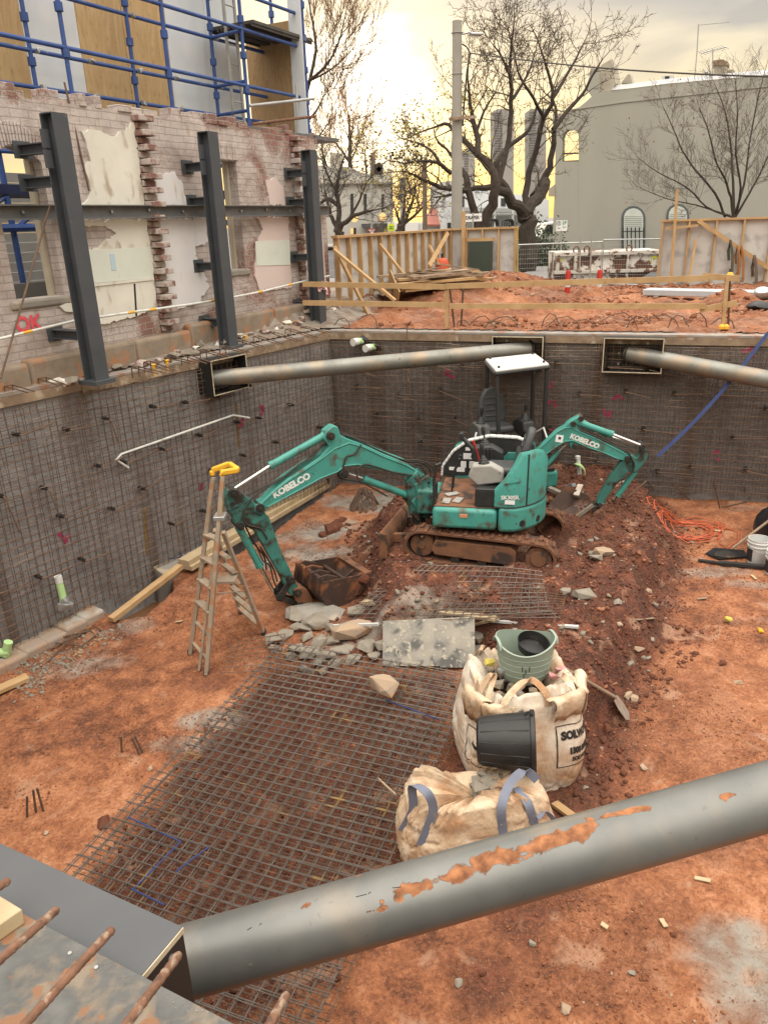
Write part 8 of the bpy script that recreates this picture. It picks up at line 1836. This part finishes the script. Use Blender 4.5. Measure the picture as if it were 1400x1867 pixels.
def loc_on_pipe(px,py):
    # photo point -> (distance along, angle) on the pipe
    dr=Vector(ray(px,py)).normalized();o=Vector(C0)-pa;dp_=dr-d*dr.dot(d);op=o-d*o.dot(d);A=dp_.dot(dp_);Bq=2*dp_.dot(op);Cq=op.dot(op)-rN*rN;D2=max(Bq*Bq-4*A*Cq,0);t=(-Bq-math.sqrt(D2))/(2*A);p=o+dr*t;u=p.dot(d);w=p-d*u;return u,math.atan2(w.dot(z_)*sgn,w.dot(y_))
MUDS=[((560,1650),.05,.10,.6),((640,1600),.06,.1,.55),((690,1660),.05,.1,.8),((765,1615),.10,.22,.9),((835,1598),.07,.2,.75),((865,1580),.07,.3,1),((925,1560),.09,.28,1),((980,1545),.09,.25,.9),((1010,1530),.12,.3,1.1),((1060,1510),.10,.25,1.1),((1100,1490),.10,.16,1),((1150,1478),.06,.14,1),((1180,1474),.03,.1,1),((1325,1450),.045,.16,1.0),((1055,1525),.04,.2,.9),((720,1640),.06,.12,.7)]
ML=[(loc_on_pipe(*c),a,b,k) for c,a,b,k in MUDS]
for i in range(ni+1):
    u=PL*i/ni
    for j in range(nj):
        a=2*math.pi*j/nj-math.pi;p=pa+d*u+(y_*math.cos(a)+z_*sgn*math.sin(a))*rN;vs.append(p)
        mud=0
        for (mu,ma),su,sa,k in ML:
            mud=max(mud,k*math.exp(-((u-mu)/su)**2-((a-ma)/sa)**2))
        low=max(0,1-abs(abs(a)-2.0)/.6)*.75
        att.append((mud*.86,low,0))
mb=MB();mb.add(vs,[(i*nj+j,(i+1)*nj+j,(i+1)*nj+(j+1)%nj,i*nj+(j+1)%nj) for i in range(ni) for j in range(nj)])
po_=mb.build('pipe',pipe_mud(),npp,smooth=0);po_.data.shade_smooth()
ca=po_.data.color_attributes.new('soil','FLOAT_COLOR','POINT');ca.data.foreach_set('color',np.concatenate([np.array(att),np.ones((len(att),1))],1).ravel())
# weld seam pencilled along the pipe
mb=MB();seam=[loc_on_pipe(385+i*22,1712-i*6.4+(i%4)) for i in range(17)];
rg=random.Random(44)
for i in range(16):
    if rg.random()<.3: (u0,a0_),(u1,a1_)=seam[i],seam[i+1];u1=u0+(u1-u0)*rg.uniform(.2,1.);a1_=a0_+rg.uniform(-.04,.04);mb.tube([pa+d*u+(y_*math.cos(a)+z_*sgn*math.sin(a))*(rN+.0002) for u,a in ((u0,a0_),(u1,a1_))],.0013,5)
mb.build('weld_seam',darkcast,npp)
# formply box round the near pipe end
bt=[U(0,1537,-.03),U(333,1690,-.03)];e=(bt[1]-bt[0]).normalized();inN=Vector((-e.y,e.x,0));inN=inN if inN.y>0 else -inN
w_=.44;c1=bt[1];box=thing('formwork_box','grey topped black formply box round the near end of the foreground pipe','formwork box',c1)
mb=MB();a=bt[0]-e*1.2;mb.prism([a,c1,c1-inN*w_,a-inN*w_],(0,0,-.018));mb.build('lid',greyply,box)
mb=MB();mb.prism([c1-Z*.0005+e*.001,c1-inN*w_+e*.001,c1-inN*w_-Z*.018+e*.001,c1-Z*.018+e*.001],e*.003);mb.build('ply_edge',plyedge,box)
mb=MB();mb.prism([c1-Z*.0185-e*.020,c1-inN*w_-Z*.0185-e*.020,c1-inN*w_-Z*1.1-e*.02,c1-Z*1.1-e*.02],e*.018);sd_=mb.build('side_board',formply,box)
mb=MB();mb.prism([c1-e*.0215-Z*.0185,c1-Z*1.1-e*.0215,a-Z*1.1,a-Z*.0185],inN*-.018);mb.build('front_board',formply,box)
mb=MB()
for f,dz in ((.12,.035),(.62,.035),(.25,.30)): q=c1-inN*w_*f-Z*(.02+dz)-e*.002;mb.disc(q,e,.011,.006,10)
each(mb,'screw',galv,sd_)
# stained board on the near capping with starter bars
f0=U(-120,1588,.0);f1=U(470,1890,.0);q0=U(0,1643,.0);q1=U(262,1780,.0);d3=(q1-q0).normalized();n3=Vector((-d3.y,d3.x,0));n3=n3 if n3.y<0 else -n3
mb=MB();mb.prism([q0-d3*1.2,q1+d3*2.6,q1+d3*2.6+n3*.75,q0-d3*1.2+n3*.75],(0,0,-.02));fb=tag(mb.build('form_board',dirtyply,bevel=.002),'cement stained form board on top of the near pit wall in the bottom left corner','form board')
mb=MB();rg=random.Random(2)
for i in range(110): p=q0+d3*rg.uniform(-.2,1.)+n3*abs(rg.gauss(.0,.012))+n3*.003;s=rg.uniform(.0012,.004);mb.rock(p+Z*s*.3,(s*1.5,s,s),i,8)
mb.build('mortar_splash',concrete,fb,smooth=0)
mb=MB()
for px,py in ((128,1738),(176,1764)): mb.disc(U(px,py,.002),Z,.005,.004,12)
each(mb,'screw',galv,fb)
mb=MB();mb.box2((-8,-6,-3.9),(-7.9,-5.9,-3.8)) if 0 else None
for i,((ax_,ay_),(bx_,by_),zt,lb) in enumerate((((17,1605),(-60,1660),.10,'rusty starter bar at the very left edge over the form board'),((106,1657),(-40,1790),.10,'second rusty starter bar from the left over the form board'),((206,1694),(20,1900),.11,'third rusty starter bar from the left, grey with mortar at its tip'),((328,1739),(180,1940),.10,'mortar crusted starter bar in front of the box side'),((524,1812),(440,1960),.06,'rusty starter bar tip rising at the bottom of the picture'))):
    a=U(ax_,ay_,zt);b=U(bx_,by_,zt+.015);dd=(b-a).normalized();b=a+dd*1.2;pts=[];rr=[];k=150
    rg=random.Random(i)
    for j in range(k+1): f=j/k;pts.append(a.lerp(b,f)+Z*.004*math.sin(f*9));rr.append(.0108*(.8 if j==0 else 1)+.0006*(1 if j%2 else -1)+rg.uniform(-.0005,.0005))
    mb=MB();mb.tube(pts,rr,12);tag(mb.build('starter_bar',rebarold),lb,'starter bar','rusty starter bars in the foreground')
wb0=U(-60,1672,.03);wb1=U(38,1665,.03);mb=MB();wd_=(U(42,1690,.03)-U(10,1640,.03));
o=[U(-30,1612,.055),U(41,1655,.055),U(38,1668,.055),U(-60,1730,.055)]
mb.prism([U(-60,1650,.05),U(-8,1627,.05),U(41,1657,.05),U(-30,1706,.05)],(0,0,-.05));tag(mb.build('timber_block',lvl,bevel=.004),'pale sawn timber block on the form board at the left edge','timber')
